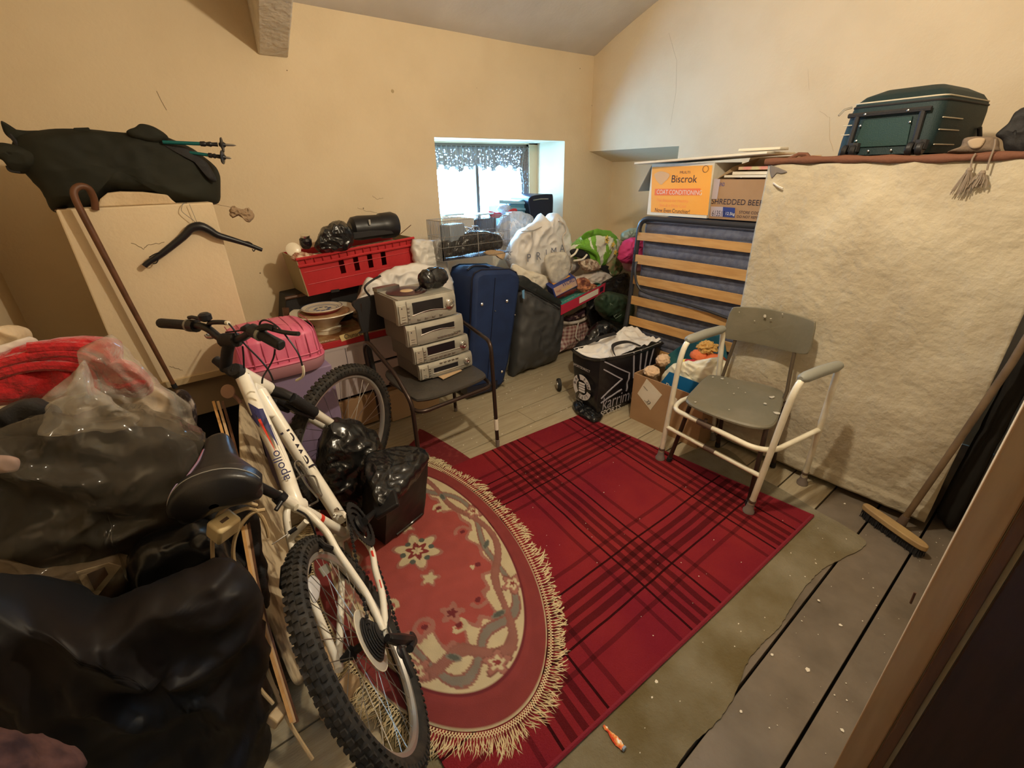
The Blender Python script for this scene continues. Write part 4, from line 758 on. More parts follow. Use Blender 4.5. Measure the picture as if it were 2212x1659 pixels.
# --- wire pet cage with odds and ends
cg = thing('wire_cage', 'open topped wire pet cage full of oddments on the navy suitcase', 'cage', (1.85, 2.7, .87))
c0, c1 = A(955, 566, y=2.66), A(1103, 582, y=2.66); zb = max(c0.z, c1.z, .868); zt_ = zb+.25; x0, x1, y0, y1 = A(958, 566, y=2.66).x, A(1103, 582, y=2.66).x, 2.66, 2.84
mb = MB()
def wl2(a, b, n, z0=zb, z1=zt_):
    for k in range(n+1): p = V(a).lerp(V(b), k/n); mb.tube([p+V((0, 0, z0)), p+V((0, 0, z1))], .0011, 4, cap=False)
wl2((x0, y0, 0), (x1, y0, 0), 52); wl2((x0, y1, 0), (x1, y1, 0), 46); wl2((x0, y0, 0), (x0, y1, 0), 22); wl2((x1, y0, 0), (x1, y1, 0), 22)
o = put('upright_wires', mb, 'wire', cg); o['kind'] = 'stuff'
for z in (zb, zb+.085, zb+.15, zt_): put('hoop', MB().tube([V((x0, y0, z)), V((x1, y0, z)), V((x1, y1, z)), V((x0, y1, z))], .002, 6, closed=True), 'wire', cg)
put('centre_post', MB().tube([V(((x0+x1)/2, y0-.003, zb)), V(((x0+x1)/2, y0-.003, zt_-.08))], .0035, 6), 'wire', cg)
put('tray', MB().bb(x0+.006, y0+.006, zb, x1-.006, y1-.006, zb+.004), 'blackh', cg, smooth=False)
mb = MB(); mb.box((x0+.14, 2.75, zb+.165), (.15, .10, .11), rz=.3); solo('grey_gadget', mb, mat('blue_grey_case', (.28, .34, .42), .5), 'pale grey box shaped gadget at the left inside the wire cage', 'gadget', bevel=.01)
solo('black_bundle', sack([V((x0+.03+a*.5, 2.735, zb+.02+b*.62)) for a, b in ((0, 0), (.3, -.01), (.5, .0), (.98, .0), (1.0, .12), (.8, .2), (.45, .22), (.2, .16), (.02, .15))], (0, -1, .2), .05, .05, wr=.012, fr=14), 'binbag', 'black polythene bundle filling the floor of the wire cage', 'bag', smooth='all')
solo('brown_glove', sack(AY(2.675, [(1045, 545), (1062, 540), (1090, 545), (1087, 560), (1078, 558), (1070, 552), (1055, 552)]), Yf, .012, .01, wr=.003), 'cardl', 'brown crumpled scrap lying on the black bundle', 'scrap')
for i, (a, b, c, rr, lb) in enumerate(((975, 512, 985, .05, 'coil of pale flex at the left in the wire cage'), (1010, 500, 1005, .06, 'coil of grey flex in the middle of the wire cage'), (1060, 512, 1060, .055, 'tangle of white flex at the right in the wire cage'))):
    cc = A(a, b+10, y=2.74); rn = random.Random(i); pts = []
    for k in range(34): t = k/33*2*PI*3.2; pts.append(cc+V((rr*math.cos(t)*(1+.2*math.sin(t*.7))+.03*i, rr*.4*math.sin(t), .03*math.sin(t*1.3+i)+.03)))
    solo('flex_coil', MB().tube(smooth_loop(pts, 120, False), .0032, 6), (mat('pale_flex', (.55, .5, .45), .5), 'steel', 'whitepl')[i], lb, 'cable')
mb = MB(); mb.box(A(1025, 520, y=2.76), (.11, .05, .07), rz=-.4); solo('brown_carton', mb, 'cardb', 'small brown carton wedged among flex in the wire cage', 'carton', smooth=False)
mb = MB(); mb.box(A(1062, 510, y=2.78)-V((0, 0, .02)), (.09, .05, .05), rz=.5); solo('tan_block', mb, 'cardl', 'tan block at the right rear inside the wire cage', 'block', smooth=False, bevel=.004)
# --- things on the window sill
ZS = WZ0+.0025
bx_ = thing('blue_storage_box', 'pale blue plastic storage case with black end standing on the window sill', 'box', (2.8, 3.36, ZS))
a, b = A(1082, 432, y=3.42), A(1140, 428, y=3.30); mb = MB(); mb.prism([V((2.50, 3.28, ZS+.02)), V((2.92, 3.28, ZS+.02)), V((2.93, 3.27, 1.27)), V((2.72, 3.27, 1.275)), V((2.50, 3.28, 1.235))], (.0, .22, .0)); put('case', mb, 'bluepl', bx_, bevel=.012)
mb = MB(); mb.prism(AY(3.262, [(1079, 432), (1140, 436), (1140, 441), (1079, 440)]), (0, .02, 0)); put('ridge', mb, mat('light_blue_ridge', (.30, .55, .68), .4), bx_, bevel=.002)
mb = MB(); mb.prism(AY(3.262, [(1079, 446), (1140, 450), (1140, 455), (1079, 452)]), (0, .02, 0)); put('ridge', mb, mat('mid_blue_ridge', (.20, .42, .55), .4), bx_, bevel=.002)
put('black_end', MB().prism(smooth_loop(AY(3.21, [(1142, 436), (1146, 426), (1160, 421), (1188, 419), (1195, 425), (1194, 470), (1192, 492), (1150, 492), (1146, 470)]), 40), (0, .26, 0)), 'blackh', bx_, bevel=.006)
put('clasp_handle', MB().tube(AY(3.20, [(1152, 433), (1168, 430), (1184, 430)]), .005, 6), 'steel', bx_)
mb = MB(); q = AY(3.24, [(955, 467), (1024, 471), (1025, 500), (957, 498)]); q = [V((p.x, p.y, max(p.z, ZS+.001))) for p in q]; mb.prism(q, (0, .14, 0)); solo('white_lined_box', mb, 'paper', 'white box at the left end of the window sill', 'box', bevel=.006)
mb = MB(); q = AY(3.23, [(1027, 474), (1072, 470), (1073, 502), (1028, 502)]); q = [V((p.x, p.y, max(p.z, ZS+.001))) for p in q]; mb.prism(q, (0, .10, 0)); solo('dark_blue_box', mb, 'blackh', 'dark navy box beside the white one on the window sill', 'box', bevel=.008)
for i, (a, b, lb) in enumerate(((975, 463, 'pale papers lying on the white box on the sill'), (1040, 462, 'blue white papers lying on the dark box on the sill'))):
    mb = MB(); c = A(a, b, y=3.31); mb.box((c.x, 3.31, c.z), (.17, .12, .012), rz=.2*(i-.5)); mb.v = [v for v in mb.v]; solo('papers', mb, mat('sky_paper%s' % 'ab'[i], (.55, .72, .82), .7), lb, 'papers', smooth=False)
bag('red_wrap', 3.30, [(1056, 456), (1070, 459), (1086, 460), (1080, 470), (1062, 470)], .015, 'redpl', 'crumpled red wrapping left of the white bags on sill', 'wrapping', tb=.01, wr=.006, fr=20)
bag('red_ribbon', 3.22, [(1098, 456), (1108, 451), (1116, 452), (1116, 460), (1104, 463)], .012, 'redpl', 'small red ribbon showing above the knotted white bag', 'ribbon', tb=.01, wr=.004, fr=20)
bag('white_knotted_bag', 3.215, [(1075, 500), (1076, 482), (1085, 466), (1100, 458), (1122, 458), (1145, 466), (1152, 482), (1148, 502), (1110, 508)], .07, 'clearw', 'milky white knotted carrier bag in front of the blue case', seed=5, tb=.0, wr=.014, fr=16)
bag('white_bundle', 3.19, [(1078, 505), (1080, 484), (1098, 474), (1130, 474), (1146, 490), (1146, 520), (1110, 530), (1082, 525)], .05, 'whitepl', 'white plastic bundle stuffed below the window opening', seed=6, tb=.0, wr=.012, fr=14)
bag('clear_top_knot', 3.28, [(1074, 452), (1082, 443), (1094, 441), (1102, 447), (1101, 458), (1086, 462)], .02, 'clearw', 'clear plastic knot of a bag below the blue case', seed=8, tb=.02, wr=.005, fr=20)
# --- big white printed carrier
pk = thing('white_lettered_carrier', 'big white carrier bag with widely spaced grey lettering on the heap', 'bag', (2.6, 2.85, .66))
pp = [(1122, 499), (1102, 521), (1093, 552), (1104, 580), (1130, 598), (1165, 615), (1196, 615), (1224, 598), (1249, 577), (1234, 545), (1225, 510), (1219, 490), (1207, 467), (1188, 463), (1178, 474), (1168, 464), (1152, 481), (1135, 492)]
put('body', sack(AY(2.85, pp), Yf, .10, .06, wr=.020, fr=6, N=140, R=26, seed=9, exp=7), 'whitepl', pk, smooth='all')
put('draw_cord', MB().tube(smooth_loop(AY(2.72, [(1207, 476), (1220, 485), (1223, 500), (1216, 512), (1222, 545), (1236, 575), (1222, 598), (1200, 612)]), 30, False), .0055, 6), 'whitecl', pk)
put('top_hem', MB().tube(smooth_loop(AY(2.74, [(1126, 500), (1150, 498), (1170, 490)]), 12, False), .003, 5), 'steel', pk)
lg = mat('grey_lettering', (.16, .17, .22), .6); bxv = A(1180, 545, y=2.72)-A(1150, 560, y=2.72)
for ch, a, b in (('P', 1138, 566), ('R', 1158, 562), ('I', 1178, 556), ('M', 1190, 552), ('A', 1209, 545)): text(ch, A(a, b, y=2.708), (1, 0, -.02), (-.02, .1, 1), .085, lg, pk)
for ch, a, b in (('A', 1103, 552), ('R', 1101, 566)): text(ch, A(a, b, y=2.75), (.3, -.3, .9), (-1, .2, .3), .05, lg, pk)
bag('white_paper_sheet', 2.72, [(1108, 570), (1140, 585), (1190, 600), (1200, 615), (1160, 628), (1120, 610), (1106, 590)], .05, 'offw', 'creased off white sheet below the lettered carrier', 'sheet', tb=.04, wr=.012, seed=3)
bag('printed_paper_bag', 2.62, [(1178, 552), (1205, 545), (1225, 548), (1232, 575), (1224, 598), (1203, 614), (1190, 608), (1178, 575)], .03, mat('cream_paper_bag', (.62, .58, .50), .7, c2=(.5, .47, .42), ns=30), 'cream paper bag hanging in front of the lettered carrier', tb=.02, wr=.006, seed=7)
# --- charcoal nylon bag
nb_ = thing('charcoal_nylon_bag', 'large charcoal grey nylon bag standing beside the navy suitcase', 'bag', (2.4, 2.7, 0))
put('body', sack([V((p.x, p.y, max(p.z, .004))) for p in AY(2.66, [(1112, 626), (1126, 618), (1160, 636), (1196, 652), (1211, 666), (1209, 720), (1200, 768), (1184, 790), (1150, 806), (1116, 824), (1100, 812), (1104, 740), (1110, 680)])], Yf, .12, .06, wr=.016, fr=6, N=110, R=16, smoothp=True, seed=12), 'greyc', nb_, smooth='all')
put('top_flap', sack(AY(2.60, [(1108, 600), (1122, 597), (1150, 615), (1180, 636), (1211, 655), (1212, 670), (1190, 660), (1150, 640), (1120, 628), (1109, 622)]), V((-.1, -.7, .7)), .05, .05, wr=.006, seed=13), mat('charcoal_flap', (.028, .032, .032), .5, bump=.2), nb_, smooth='all')
put('piping', MB().tube(smooth_loop(AY(2.535, [(1120, 616), (1155, 634), (1185, 652), (1209, 668)]), 14, False), .005, 6), 'blackm', nb_); put('blue_tab', MB().prism(AY(2.52, [(1128, 628), (1133, 626), (1133, 646), (1129, 644)]), (0, .004, 0)), mat('blue_tab', (.15, .35, .6), .5), nb_, smooth=False)
# --- heap in the corner
def shiftprism(pts, d, z=0): return MB().prism(pts, d)
gb = thing('crystal_kit_box', 'red edged kit box with green front lying tilted on the heap', 'box', A(1215, 683, y=2.55))
a, b, c, d = A(1212, 660, y=2.55), A(1307, 612, y=2.55), A(1326, 594, y=2.85), A(1196, 640, y=2.85); dn = V((.0, .0, -.082))
put('carton', MB().prism([a, b, c, d], dn), mat('crimson_card', (.55, .03, .07), .55), gb, smooth=False, bevel=.002)
nrm_ = (b-a).cross(d-a).normalized()*.002; e1, e2 = a.lerp(d, .55), b.lerp(c, .52)
put('green_print', MB().prism([a.lerp(b, .01)+nrm_, b.lerp(a, .10)+nrm_, e2.lerp(e1, .12)+nrm_, e1+nrm_], nrm_*.4), 'teal2', gb, smooth=False)
for k in range(6): q = e1.lerp(e2, .08+.14*k)+nrm_*1.6; put('splash_print', MB().prism([q+(b-a).normalized()*(.035*math.cos(t))+(d-a).normalized()*(.035*math.sin(t)*(1+.4*math.sin(t*3+k))) for t in [i*PI/6 for i in range(12)]], nrm_*.3), ('navybox', 'maroon', 'bluep', 'greencl', 'maroon', 'offw')[k], gb, smooth=False)
text('Crystal Growing Kit', a.lerp(b, .06).lerp(d.lerp(c, .06), .10)+nrm_*1.5, b-a, d-a, .062, 'paper', gb, off=.001, sx=.8)
fl_ = V((0, -.0015, 0)); put('white_panel', MB().prism([a.lerp(b, .40)+dn*.18+fl_, a.lerp(b, .84)+dn*.18+fl_, a.lerp(b, .84)+dn*.75+fl_, a.lerp(b, .40)+dn*.75+fl_], fl_), 'paper', gb, smooth=False); put('barcode_patch', MB().prism([a.lerp(b, .88)+dn*.2+fl_, a.lerp(b, .96)+dn*.2+fl_, a.lerp(b, .96)+dn*.7+fl_, a.lerp(b, .88)+dn*.7+fl_], fl_), 'ink', gb, smooth=False)
wbx = thing('word_game_box', 'small navy and cream word game box standing on the tilted kit box', 'box', A(1200, 642, y=2.56))
q = AY(2.56, [(1193, 624), (1243, 598), (1248, 618), (1199, 643)]); put('carton', MB().prism(q, (.02, .10, .02)), 'navybox', wbx, smooth=False, bevel=.002)
fl_ = V((0, -.0015, 0)); put('front_print', MB().prism([q[0].lerp(q[1], .04)+fl_, q[1].lerp(q[0], .04)+fl_, q[2].lerp(q[3], .04)+fl_+V((0, 0, .01)), q[3]+fl_+V((.01, 0, .01))], fl_), mat('peach_print', (.62, .42, .34), .6), wbx, smooth=False)
text('WORD', q[3].lerp(q[2], .30)+V((0, -.003, .056)), q[2]-q[3], (0, 0, 1), .046, 'navybox', wbx); text('builder', q[3].lerp(q[2], .30)+V((0, -.003, .02)), q[2]-q[3], (0, 0, 1), .040, 'yellow', wbx); text('THE', q[3].lerp(q[2], .04)+V((0, -.003, .03)), q[2]-q[3], (0, 0, 1), .026, 'maroon', wbx)
put('orange_lid', MB().prism(AY(2.60, [(1195, 614), (1232, 596), (1243, 597), (1240, 603), (1200, 622)]), (.02, .09, .01)), 'orange', wbx, smooth=False)
bag('white_shirt', 2.66, [(1228, 606), (1250, 596), (1290, 586), (1318, 592), (1326, 610), (1312, 622), (1296, 614), (1275, 612), (1250, 622), (1232, 618)], .05, 'whitecl', 'crumpled cream and white shirt draped over the kit box', 'shirt', wr=.016, fr=12, seed=5)
bag('orange_print_scarf', 2.585, [(1246, 606), (1262, 600), (1275, 612), (1290, 618), (1280, 630), (1258, 632), (1246, 622)], .03, mat('peach_brown_print', (.66, .28, .14), .8, c2=(.16, .05, .04), ns=22), 'peach and brown patterned scarf between the boxes and shirt', 'scarf', wr=.01, fr=16, seed=8)
lgm = mat('lime_white_print', (.20, .47, .05), .45, c2=(.78, .80, .66), ns=14, crk=7, lo=.46, hi=.48, stretch=(1, 1, .45))
lb_ = thing('lime_carrier_bag', 'lime green and white flower printed carrier bag lying in the corner', 'bag', A(1290, 575, y=2.75))
put('body', sack(AY(2.75, [(1230, 536), (1246, 520), (1262, 507), (1278, 501), (1310, 504), (1332, 519), (1336, 532), (1320, 556), (1300, 575), (1283, 581), (1262, 572), (1240, 558)]), Yf, .13, .08, wr=.010, fr=9, seed=14), lgm, lb_, smooth='all')
put('green_top', sack(AY(2.68, [(1257, 510), (1278, 503), (1310, 506), (1330, 520), (1332, 532), (1312, 530), (1285, 520), (1262, 518)]), V((-.1, -.6, .7)), .07, .02, wr=.006, seed=15), 'lime', lb_, smooth='all')
put('green_band', MB().tube(smooth_loop(AY(2.60, [(1250, 533), (1275, 540), (1290, 552), (1293, 572)]), 16, False), .016, 8), 'lime', lb_)
put('mouth', sack(AY(2.63, [(1231, 541), (1248, 537), (1270, 548), (1272, 562), (1250, 556), (1236, 552)]), Yf, .03, .02, wr=.004), 'blackm', lb_, smooth='all')
for q in ([(1232, 555), (1242, 548), (1248, 538)], [(1240, 563), (1258, 560), (1268, 550)]): put('handle', MB().tube(smooth_loop(AY(2.57, q), 10, False), .008, 6), 'paper', lb_)
text('ENJOY', A(1243, 527, y=2.57), (1, 0, -.12), (.1, .2, 1), .05, 'lime', lb_, sx=1.2)
for a, b in ((1311, 515), (1325, 528), (1330, 545), (1312, 520)): put('flower_print', MB().prism([A(a, b, y=2.585)+V((.018*(1+.5*math.cos(5*t))*math.cos(t), 0, .018*(1+.5*math.cos(5*t))*math.sin(t))) for t in [k*PI/15 for k in range(30)]], (0, .003, 0)), 'yellow', lb_, smooth=False)
bag('cream_toy_bundle', 2.60, [(1252, 566), (1266, 560), (1290, 566), (1296, 578), (1282, 585), (1262, 583)], .03, mat('cream_brown_scraps', (.70, .58, .44), .9, c2=(.25, .15, .1), ns=25), 'cream and brown scraps spilling from the lime carrier', 'scraps', wr=.012, fr=20)
bag('pink_cloth', 2.45, [(1338, 556), (1344, 532), (1358, 518), (1385, 515), (1400, 522), (1400, 560), (1384, 566), (1360, 568), (1346, 566)], .06, 'pinkcl', 'hot pink cloth bundle beside the bed frame', 'cloth', wr=.022, fr=13, seed=16)
bag('pale_pink_cloth', 2.50, [(1346, 564), (1362, 566), (1388, 562), (1396, 575), (1380, 586), (1355, 584)], .04, mat('pale_pink_cloth', (.72, .35, .38), .8, bump=.3), 'pale pink cloth below the hot pink bundle', 'cloth', wr=.01, seed=17)
bag('sage_plastic_bag', 2.55, [(1344, 518), (1348, 503), (1362, 496), (1378, 494), (1384, 506), (1375, 518), (1358, 522)], .04, mat('sage_film', (.28, .36, .30), .35, bump=.6, bs=18), 'grey green crinkled plastic above the pink bundle', wr=.016, fr=14, seed=18)
bag('green_striped_cloth', 2.66, [(1305, 580), (1318, 560), (1334, 548), (1342, 570), (1336, 592), (1318, 598)], .05, mat('green_check', (.12, .22, .08), .8, c2=(.30, .22, .12), ns=20), 'dull green and tan cloth behind the bed post', 'cloth', seed=19)
mb = MB(); mb.prism(AY(2.62, [(1296, 578), (1312, 574), (1333, 583), (1330, 594), (1318, 592), (1300, 584)]), (.01, .08, .01)); dk_ = solo('black_disc_box', mb, 'blackm', 'black box with round cream motif beside the white shirt', 'box', smooth=False, bevel=.002); 
put('round_motif', MB().lathe([(.026, 0), (.024, -.002)], A(1322, 587, y=2.618)-V(dk_.location), (0, 1, 0), 18), 'offw', None) if False else None
mo_ = MB().lathe([(.024, 0), (.023, .002)], A(1321, 587, y=2.619), (0, -1, 0), 18); put('round_motif', mo_, 'offw', dk_)
bag('black_bin_bag', 2.60, [(1270, 640), (1300, 612), (1335, 596), (1358, 594), (1362, 650), (1358, 716), (1330, 735), (1290, 720), (1270, 690)], .05, 'binbag', 'black bin bag filling the gap behind the bed post', tb=.03, wr=.012, seed=20)
gp = thing('dark_green_carrier', 'dark green carrier bag with pale leaf outline beside the bed post', 'bag', A(1320, 700, y=2.42))
put('body', sack(AY(2.42, [(1290, 642), (1312, 631), (1340, 636), (1362, 648), (1362, 690), (1345, 706), (1318, 694), (1296, 678), (1286, 660)]), Yf, .10, .06, wr=.012, seed=21), 'greencl', gp, smooth='all')
for q in ([(1318, 655), (1322, 672), (1338, 678), (1330, 664), (1318, 655)], [(1322, 675), (1336, 668), (1344, 660), (1338, 674), (1326, 684)], [(1322, 676), (1330, 688), (1342, 680)]): put('leaf_outline', MB().tube(AY(2.325, q), .0028, 5), mat('sage_ink', (.25, .32, .24), .5), gp)
bag('small_bin_bag', 2.32, [(1262, 740), (1275, 715), (1300, 694), (1330, 704), (1350, 716), (1352, 760), (1330, 775), (1280, 780), (1262, 765)], .09, 'binbag', 'glossy black bin bag on the floor behind the black shopping bag', tb=.06, wr=.018, fr=12, seed=22)
def checkmat(name, c, c2, s):
    m = mat(name, c, .6, bump=.2, bs=30); N = m.node_tree.nodes; L = m.node_tree.links; co = N.new('ShaderNodeTexCoord'); mx = N.new('ShaderNodeMix'); mx.data_type = 'RGBA'; ad = N.new('ShaderNodeMath'); ad.operation = 'ADD'; cl = N.new('ShaderNodeMath'); cl.operation = 'MULTIPLY'; cl.inputs[1].default_value = .5
    for k, dr in enumerate('XZ'): wv = N.new('ShaderNodeTexWave'); wv.bands_direction = dr; wv.inputs['Scale'].default_value = s; wv.inputs['Distortion'].default_value = 1; L.new(co.outputs['Object'], wv.inputs[0]); L.new(wv.outputs[1], ad.inputs[k])
    L.new(ad.outputs[0], cl.inputs[0]); L.new(cl.outputs[0], mx.inputs[0]); mx.inputs[6].default_value = (*c, 1); mx.inputs[7].default_value = (*c2, 1); L.new(mx.outputs[2], N['Principled BSDF'].inputs['Base Color']); return m
lbg = thing('checked_laundry_bag', 'maroon and cream checked laundry bag under the tilted kit box', 'bag', (2.9, 2.8, 0))
put('body', sack([V((p.x, p.y, max(p.z, .004))) for p in AY(2.80, [(1206, 694), (1225, 690), (1255, 684), (1284, 668), (1285, 690), (1274, 724), (1258, 750), (1236, 768), (1192, 774), (1188, 760), (1198, 730)])], Yf, .13, .08, wr=.016, fr=8, N=100, R=15, seed=23), checkmat('maroon_check', (.22, .055, .06), (.62, .50, .44), 9), lbg, smooth='all')
put('top_band', MB().tube(smooth_loop(AY(2.66, [(1207, 696), (1232, 698), (1262, 690), (1283, 668)]), 20, False), .014, 8), 'whitecl', lbg); put('zip_strap', MB().tube(smooth_loop(AY(2.65, [(1250, 696), (1246, 712), (1244, 728), (1252, 736)]), 10, False), .006, 6), 'whitecl', lbg)
bag('dark_striped_cloth', 2.70, [(1216, 688), (1240, 680), (1268, 664), (1284, 658), (1280, 672), (1258, 684), (1230, 694)], .03, mat('dark_mottled', (.05, .02, .03), .8, c2=(.5, .35, .3), ns=24, lo=.55, hi=.6), 'dark mottled cloth poking out of the laundry bag', 'cloth', seed=24)
wc = A(1228, 772, x=2.12); wh = thing('trolley_wheel', 'small black wheel with grey hub behind the black shopping bag', 'wheel', (2.14, 2.18, 0))
put('tyre', MB().lathe([(.030, -.014), (.046, -.012), (.05, 0), (.046, .012), (.030, .014)], V((2.15, 2.19, .051)), (.8, -.5, 0), 24), 'rubber', wh); put('hub', MB().lathe([(.030, -.016), (.032, 0), (.030, .016)], V((2.15, 2.19, .051)), (.8, -.5, 0), 20), 'steel', wh)
bag('black_trolley_bag', 2.26, [(1240, 770), (1250, 745), (1262, 735), (1280, 745), (1280, 790), (1250, 795)], .05, 'blackm', 'black trolley cloth attached beside the small wheel', tb=.05, seed=25)
# ================================================================ LEFT CENTRE: bag on the boxing, crate, bowls, hi-fi chair
def AP(px, py, p0, n): return A(px, py, p0=V(p0), n=V(n))
hb = thing('dark_holdall', 'long dark green holdall lying on top of the plastered boxing', 'holdall', (.1, 2.75, 1.402))
put('body', sack(AY(2.72, [(40, 300), (100, 284), (190, 282), (275, 291), (330, 290), (400, 312), (440, 338), (466, 362), (474, 392), (470, 438), (420, 440), (382, 437), (350, 423), (290, 414), (232, 417), (208, 447), (160, 452), (118, 456), (90, 412), (55, 372), (30, 335)]), Yf, .10, .10, wr=.008, fr=7, N=120, R=16, seed=31), 'golf', hb, smooth='all')
put('upper_prong', sack(AY(2.70, [(5, 262), (20, 276), (60, 283), (110, 287), (120, 310), (60, 322), (48, 312), (22, 300), (8, 285)]), Yf, .03, .03, wr=.006, seed=32), 'golf', hb, smooth='all')
put('lower_prong', sack(AY(2.68, [(-12, 316), (10, 311), (50, 318), (90, 330), (90, 360), (40, 372), (14, 350), (-8, 338)]), Yf, .045, .04, wr=.008, seed=33), 'golf', hb, smooth='all')
put('strap_loop', MB().tube(smooth_loop(AY(2.66, [(16, 358), (22, 368), (44, 372)]), 10, False), .006, 6), 'blackm', hb); put('strap', MB().tube(AY(2.66, [(20, 290), (30, 302), (40, 316)]), .007, 6), 'blackm', hb)
put('pouch', sack(AY(2.66, [(276, 288), (290, 278), (312, 270), (345, 281), (362, 300), (340, 312), (300, 305)]), Yf, .045, .03, wr=.005, seed=34), 'golf', hb, smooth='all'); put('carry_strap', MB().prism(AY(2.66, [(158, 276), (192, 275), (196, 284), (160, 284)]), (0, .05, 0)), 'golf', hb, bevel=.003)
put('zip_flap', sack(AY(2.64, [(350, 310), (400, 318), (440, 345), (460, 372), (468, 392), (452, 388), (420, 350), (380, 330)]), Yf, .012, .02, wr=.004, seed=35), 'blackm', hb, smooth='all')
def pole(a, b, lab, r0=.0075):
    p0, p1 = a, b; d = (p1-p0); t = thing('trekking_pole', lab, 'pole', p0)
    put('shaft', MB().tube([p0, p0+d*.52], r0, 10), 'pole', t); put('clamp', MB().tube([p0+d*.5, p0+d*.56, p0+d*.58, p0+d*.64, p0+d*.66, p0+d*.74], [.010, .011, .0075, .011, .0075, .009], 10), 'black', t)
    put('snow_basket', MB().lathe([(.006, -.012), (.012, -.006), (.028, -.002), (.030, .003), (.012, .006), (.007, .014)], p0+d*.80, d, 16), 'black', t); put('tip', MB().tube([p0+d*.8, p0+d*.96, p1], [.006, .0045, .001], 8), 'steel', t)
pole(A(352, 307, y=2.62), A(510, 314, y=2.54), 'teal trekking pole whose upper of two tips sticks out of the dark holdall'); pole(A(400, 328, y=2.64), A(500, 342, y=2.57), 'dark trekking pole whose lower tip sticks out of the dark holdall', .007)
mb = MB(); mb.prism(AY(2.585, [(210, 448), (216, 430), (232, 417), (260, 414), (310, 415), (362, 421), (372, 432), (382, 440)]), (0, .12, 0)); solo('cream_cushioned_box', mb, 'creamcl', 'cream padded box under the dark holdall on the boxing', 'box', bevel=.006)
mb = MB(); mb.prism(AY(2.56, [(118, 453), (460, 438), (460, 441), (118, 456.5)]), (0, .3, 0)); solo('brown_hardboard', mb, 'bwood', 'thin brown hardboard sheet lying on top of the boxing', 'board', smooth=False)
# walking stick with crook
sk = thing('walking_stick', 'varnished brown walking stick with crook leaning on the boxing', 'stick', A(380, 838, y=2.50))
q = smooth_loop([A(206, 452, y=2.545), A(203, 430, y=2.535), A(192, 408, y=2.52), A(175, 402, y=2.51), A(161, 410, y=2.50), A(162, 428, y=2.495), A(180, 465, y=2.495)], 30, False)+[A(280, 655, y=2.495), A(378, 836, y=2.49)]
put('shaft', MB().tube(q, [.0125]*(len(q)-2)+[.011, .009], 10), 'stick', sk)
put('ferrule', MB().tube([A(374, 829, y=2.49), A(379, 838, y=2.49)], .011, 10), 'blackm', sk)
# coat hanger
hg = thing('coat_hanger', 'black plastic coat hanger hooked over the boxing edge', 'hanger', A(430, 495, y=2.52))
def hr(pts, rs): lp = smooth_loop(AY(2.523, pts), 30, False); n = len(lp); return MB().tube(lp, [np.interp(i/(n-1), [0, .12, .5, .88, 1], rs) for i in range(n)], 10)
put('arm', hr([(312, 575), (322, 566), (350, 548), (395, 512), (412, 494), (432, 489), (452, 497), (470, 508), (500, 517), (535, 528), (566, 540)], [.011, .011, .020, .011, .009]), 'black', hg)
for pts in ([(322, 556), (336, 548), (350, 545)], [(520, 522), (535, 522), (545, 527)], [(545, 538), (548, 543), (552, 537)], [(330, 570), (338, 568), (342, 560)]): put('strap_notch', MB().tube(smooth_loop(AY(2.515, pts), 8, False), .0022, 6), 'black', hg)
put('hook', MB().tube(smooth_loop([A(430, 492, y=2.523), A(420, 478, y=2.523), A(404, 466, y=2.525), A(392, 455, y=2.53), A(395, 441, y=2.54), A(402, 438, y=2.57), A(404, 441, y=2.60)], 30, False), .0014, 6), 'steel', hg); put('second_wire', MB().tube(AY(2.53, [(430, 492), (421, 470), (409, 441)]), .0012, 5), 'steel', hg)
tt = thing('dangling_tissue', 'dusty crumpled tissue hanging on a thread from the boxing corner', 'tissue', A(520, 462, y=2.52))
put('thread', MB().tube([A(459, 440, y=2.54), A(480, 444, y=2.52), A(500, 448, y=2.50)], .0007, 5), 'stick', tt)
put('crumple', sack(AY(2.50, [(499, 450), (508, 447), (522, 454), (535, 450), (546, 462), (544, 476), (532, 478), (522, 468), (510, 463), (504, 470), (498, 462)]), Yf, .015, .01, wr=.008, fr=40, seed=3), 'tissue', tt, smooth='all')
# --- mauve box carrying the pink suitcase
mb = MB(); mb.bb(.21, 2.15, .004, .56, 2.46, .665); mv = solo('mauve_storage_box', mb, 'purple', 'mauve storage box supporting the pink suitcase', 'box', bevel=.006, smooth=False)
ps = thing('pink_suitcase', 'bright pink ribbed hard suitcase lying behind the bicycle handlebars', 'suitcase', (.38, 2.31, .667))
x0, x1, y0, y1, z0 = .16, .545, 2.115, 2.47, .668
def shell(u, v):
    a = 2*PI*u; sx_, sy_ = math.cos(a), math.sin(a); e = .42; cx_, cy_ = (x0+x1)/2, (y0+y1)/2; hx, hy = (x1-x0)/2, (y1-y0)/2
    px_ = math.copysign(abs(sx_)**e, sx_); py_ = math.copysign(abs(sy_)**e, sy_)
    if v < .55: k = 1-.09*(v/.55)**1.5; z = z0+.055+.115*(v/.55)
    else: t = (v-.55)/.45; k = .91*math.cos(t*PI/2)**.55 if t < 1 else 0; z = z0+.170+.045*math.sin(t*PI/2)
    x, y = cx_+hx*px_*max(k, .001), cy_+hy*py_*max(k, .001)
    rib = .0035*(1 if math.sin(x*115+.6) > .86 else 0); z -= rib*(v > .5); 
    if abs(py_) > .9: y += math.copysign(rib, -py_)
    return (x, y, z)
put('lid', MB().grid(shell, 160, 26), 'pink', ps, smooth='all')
def rim(zz, k): return [V(((x0+x1)/2+(x1-x0)/2*k*math.copysign(abs(math.cos(a))**.42, math.cos(a)), (y0+y1)/2+(y1-y0)/2*k*math.copysign(abs(math.sin(a))**.42, math.sin(a)), zz)) for a in [2*PI*i/60 for i in range(60)]]
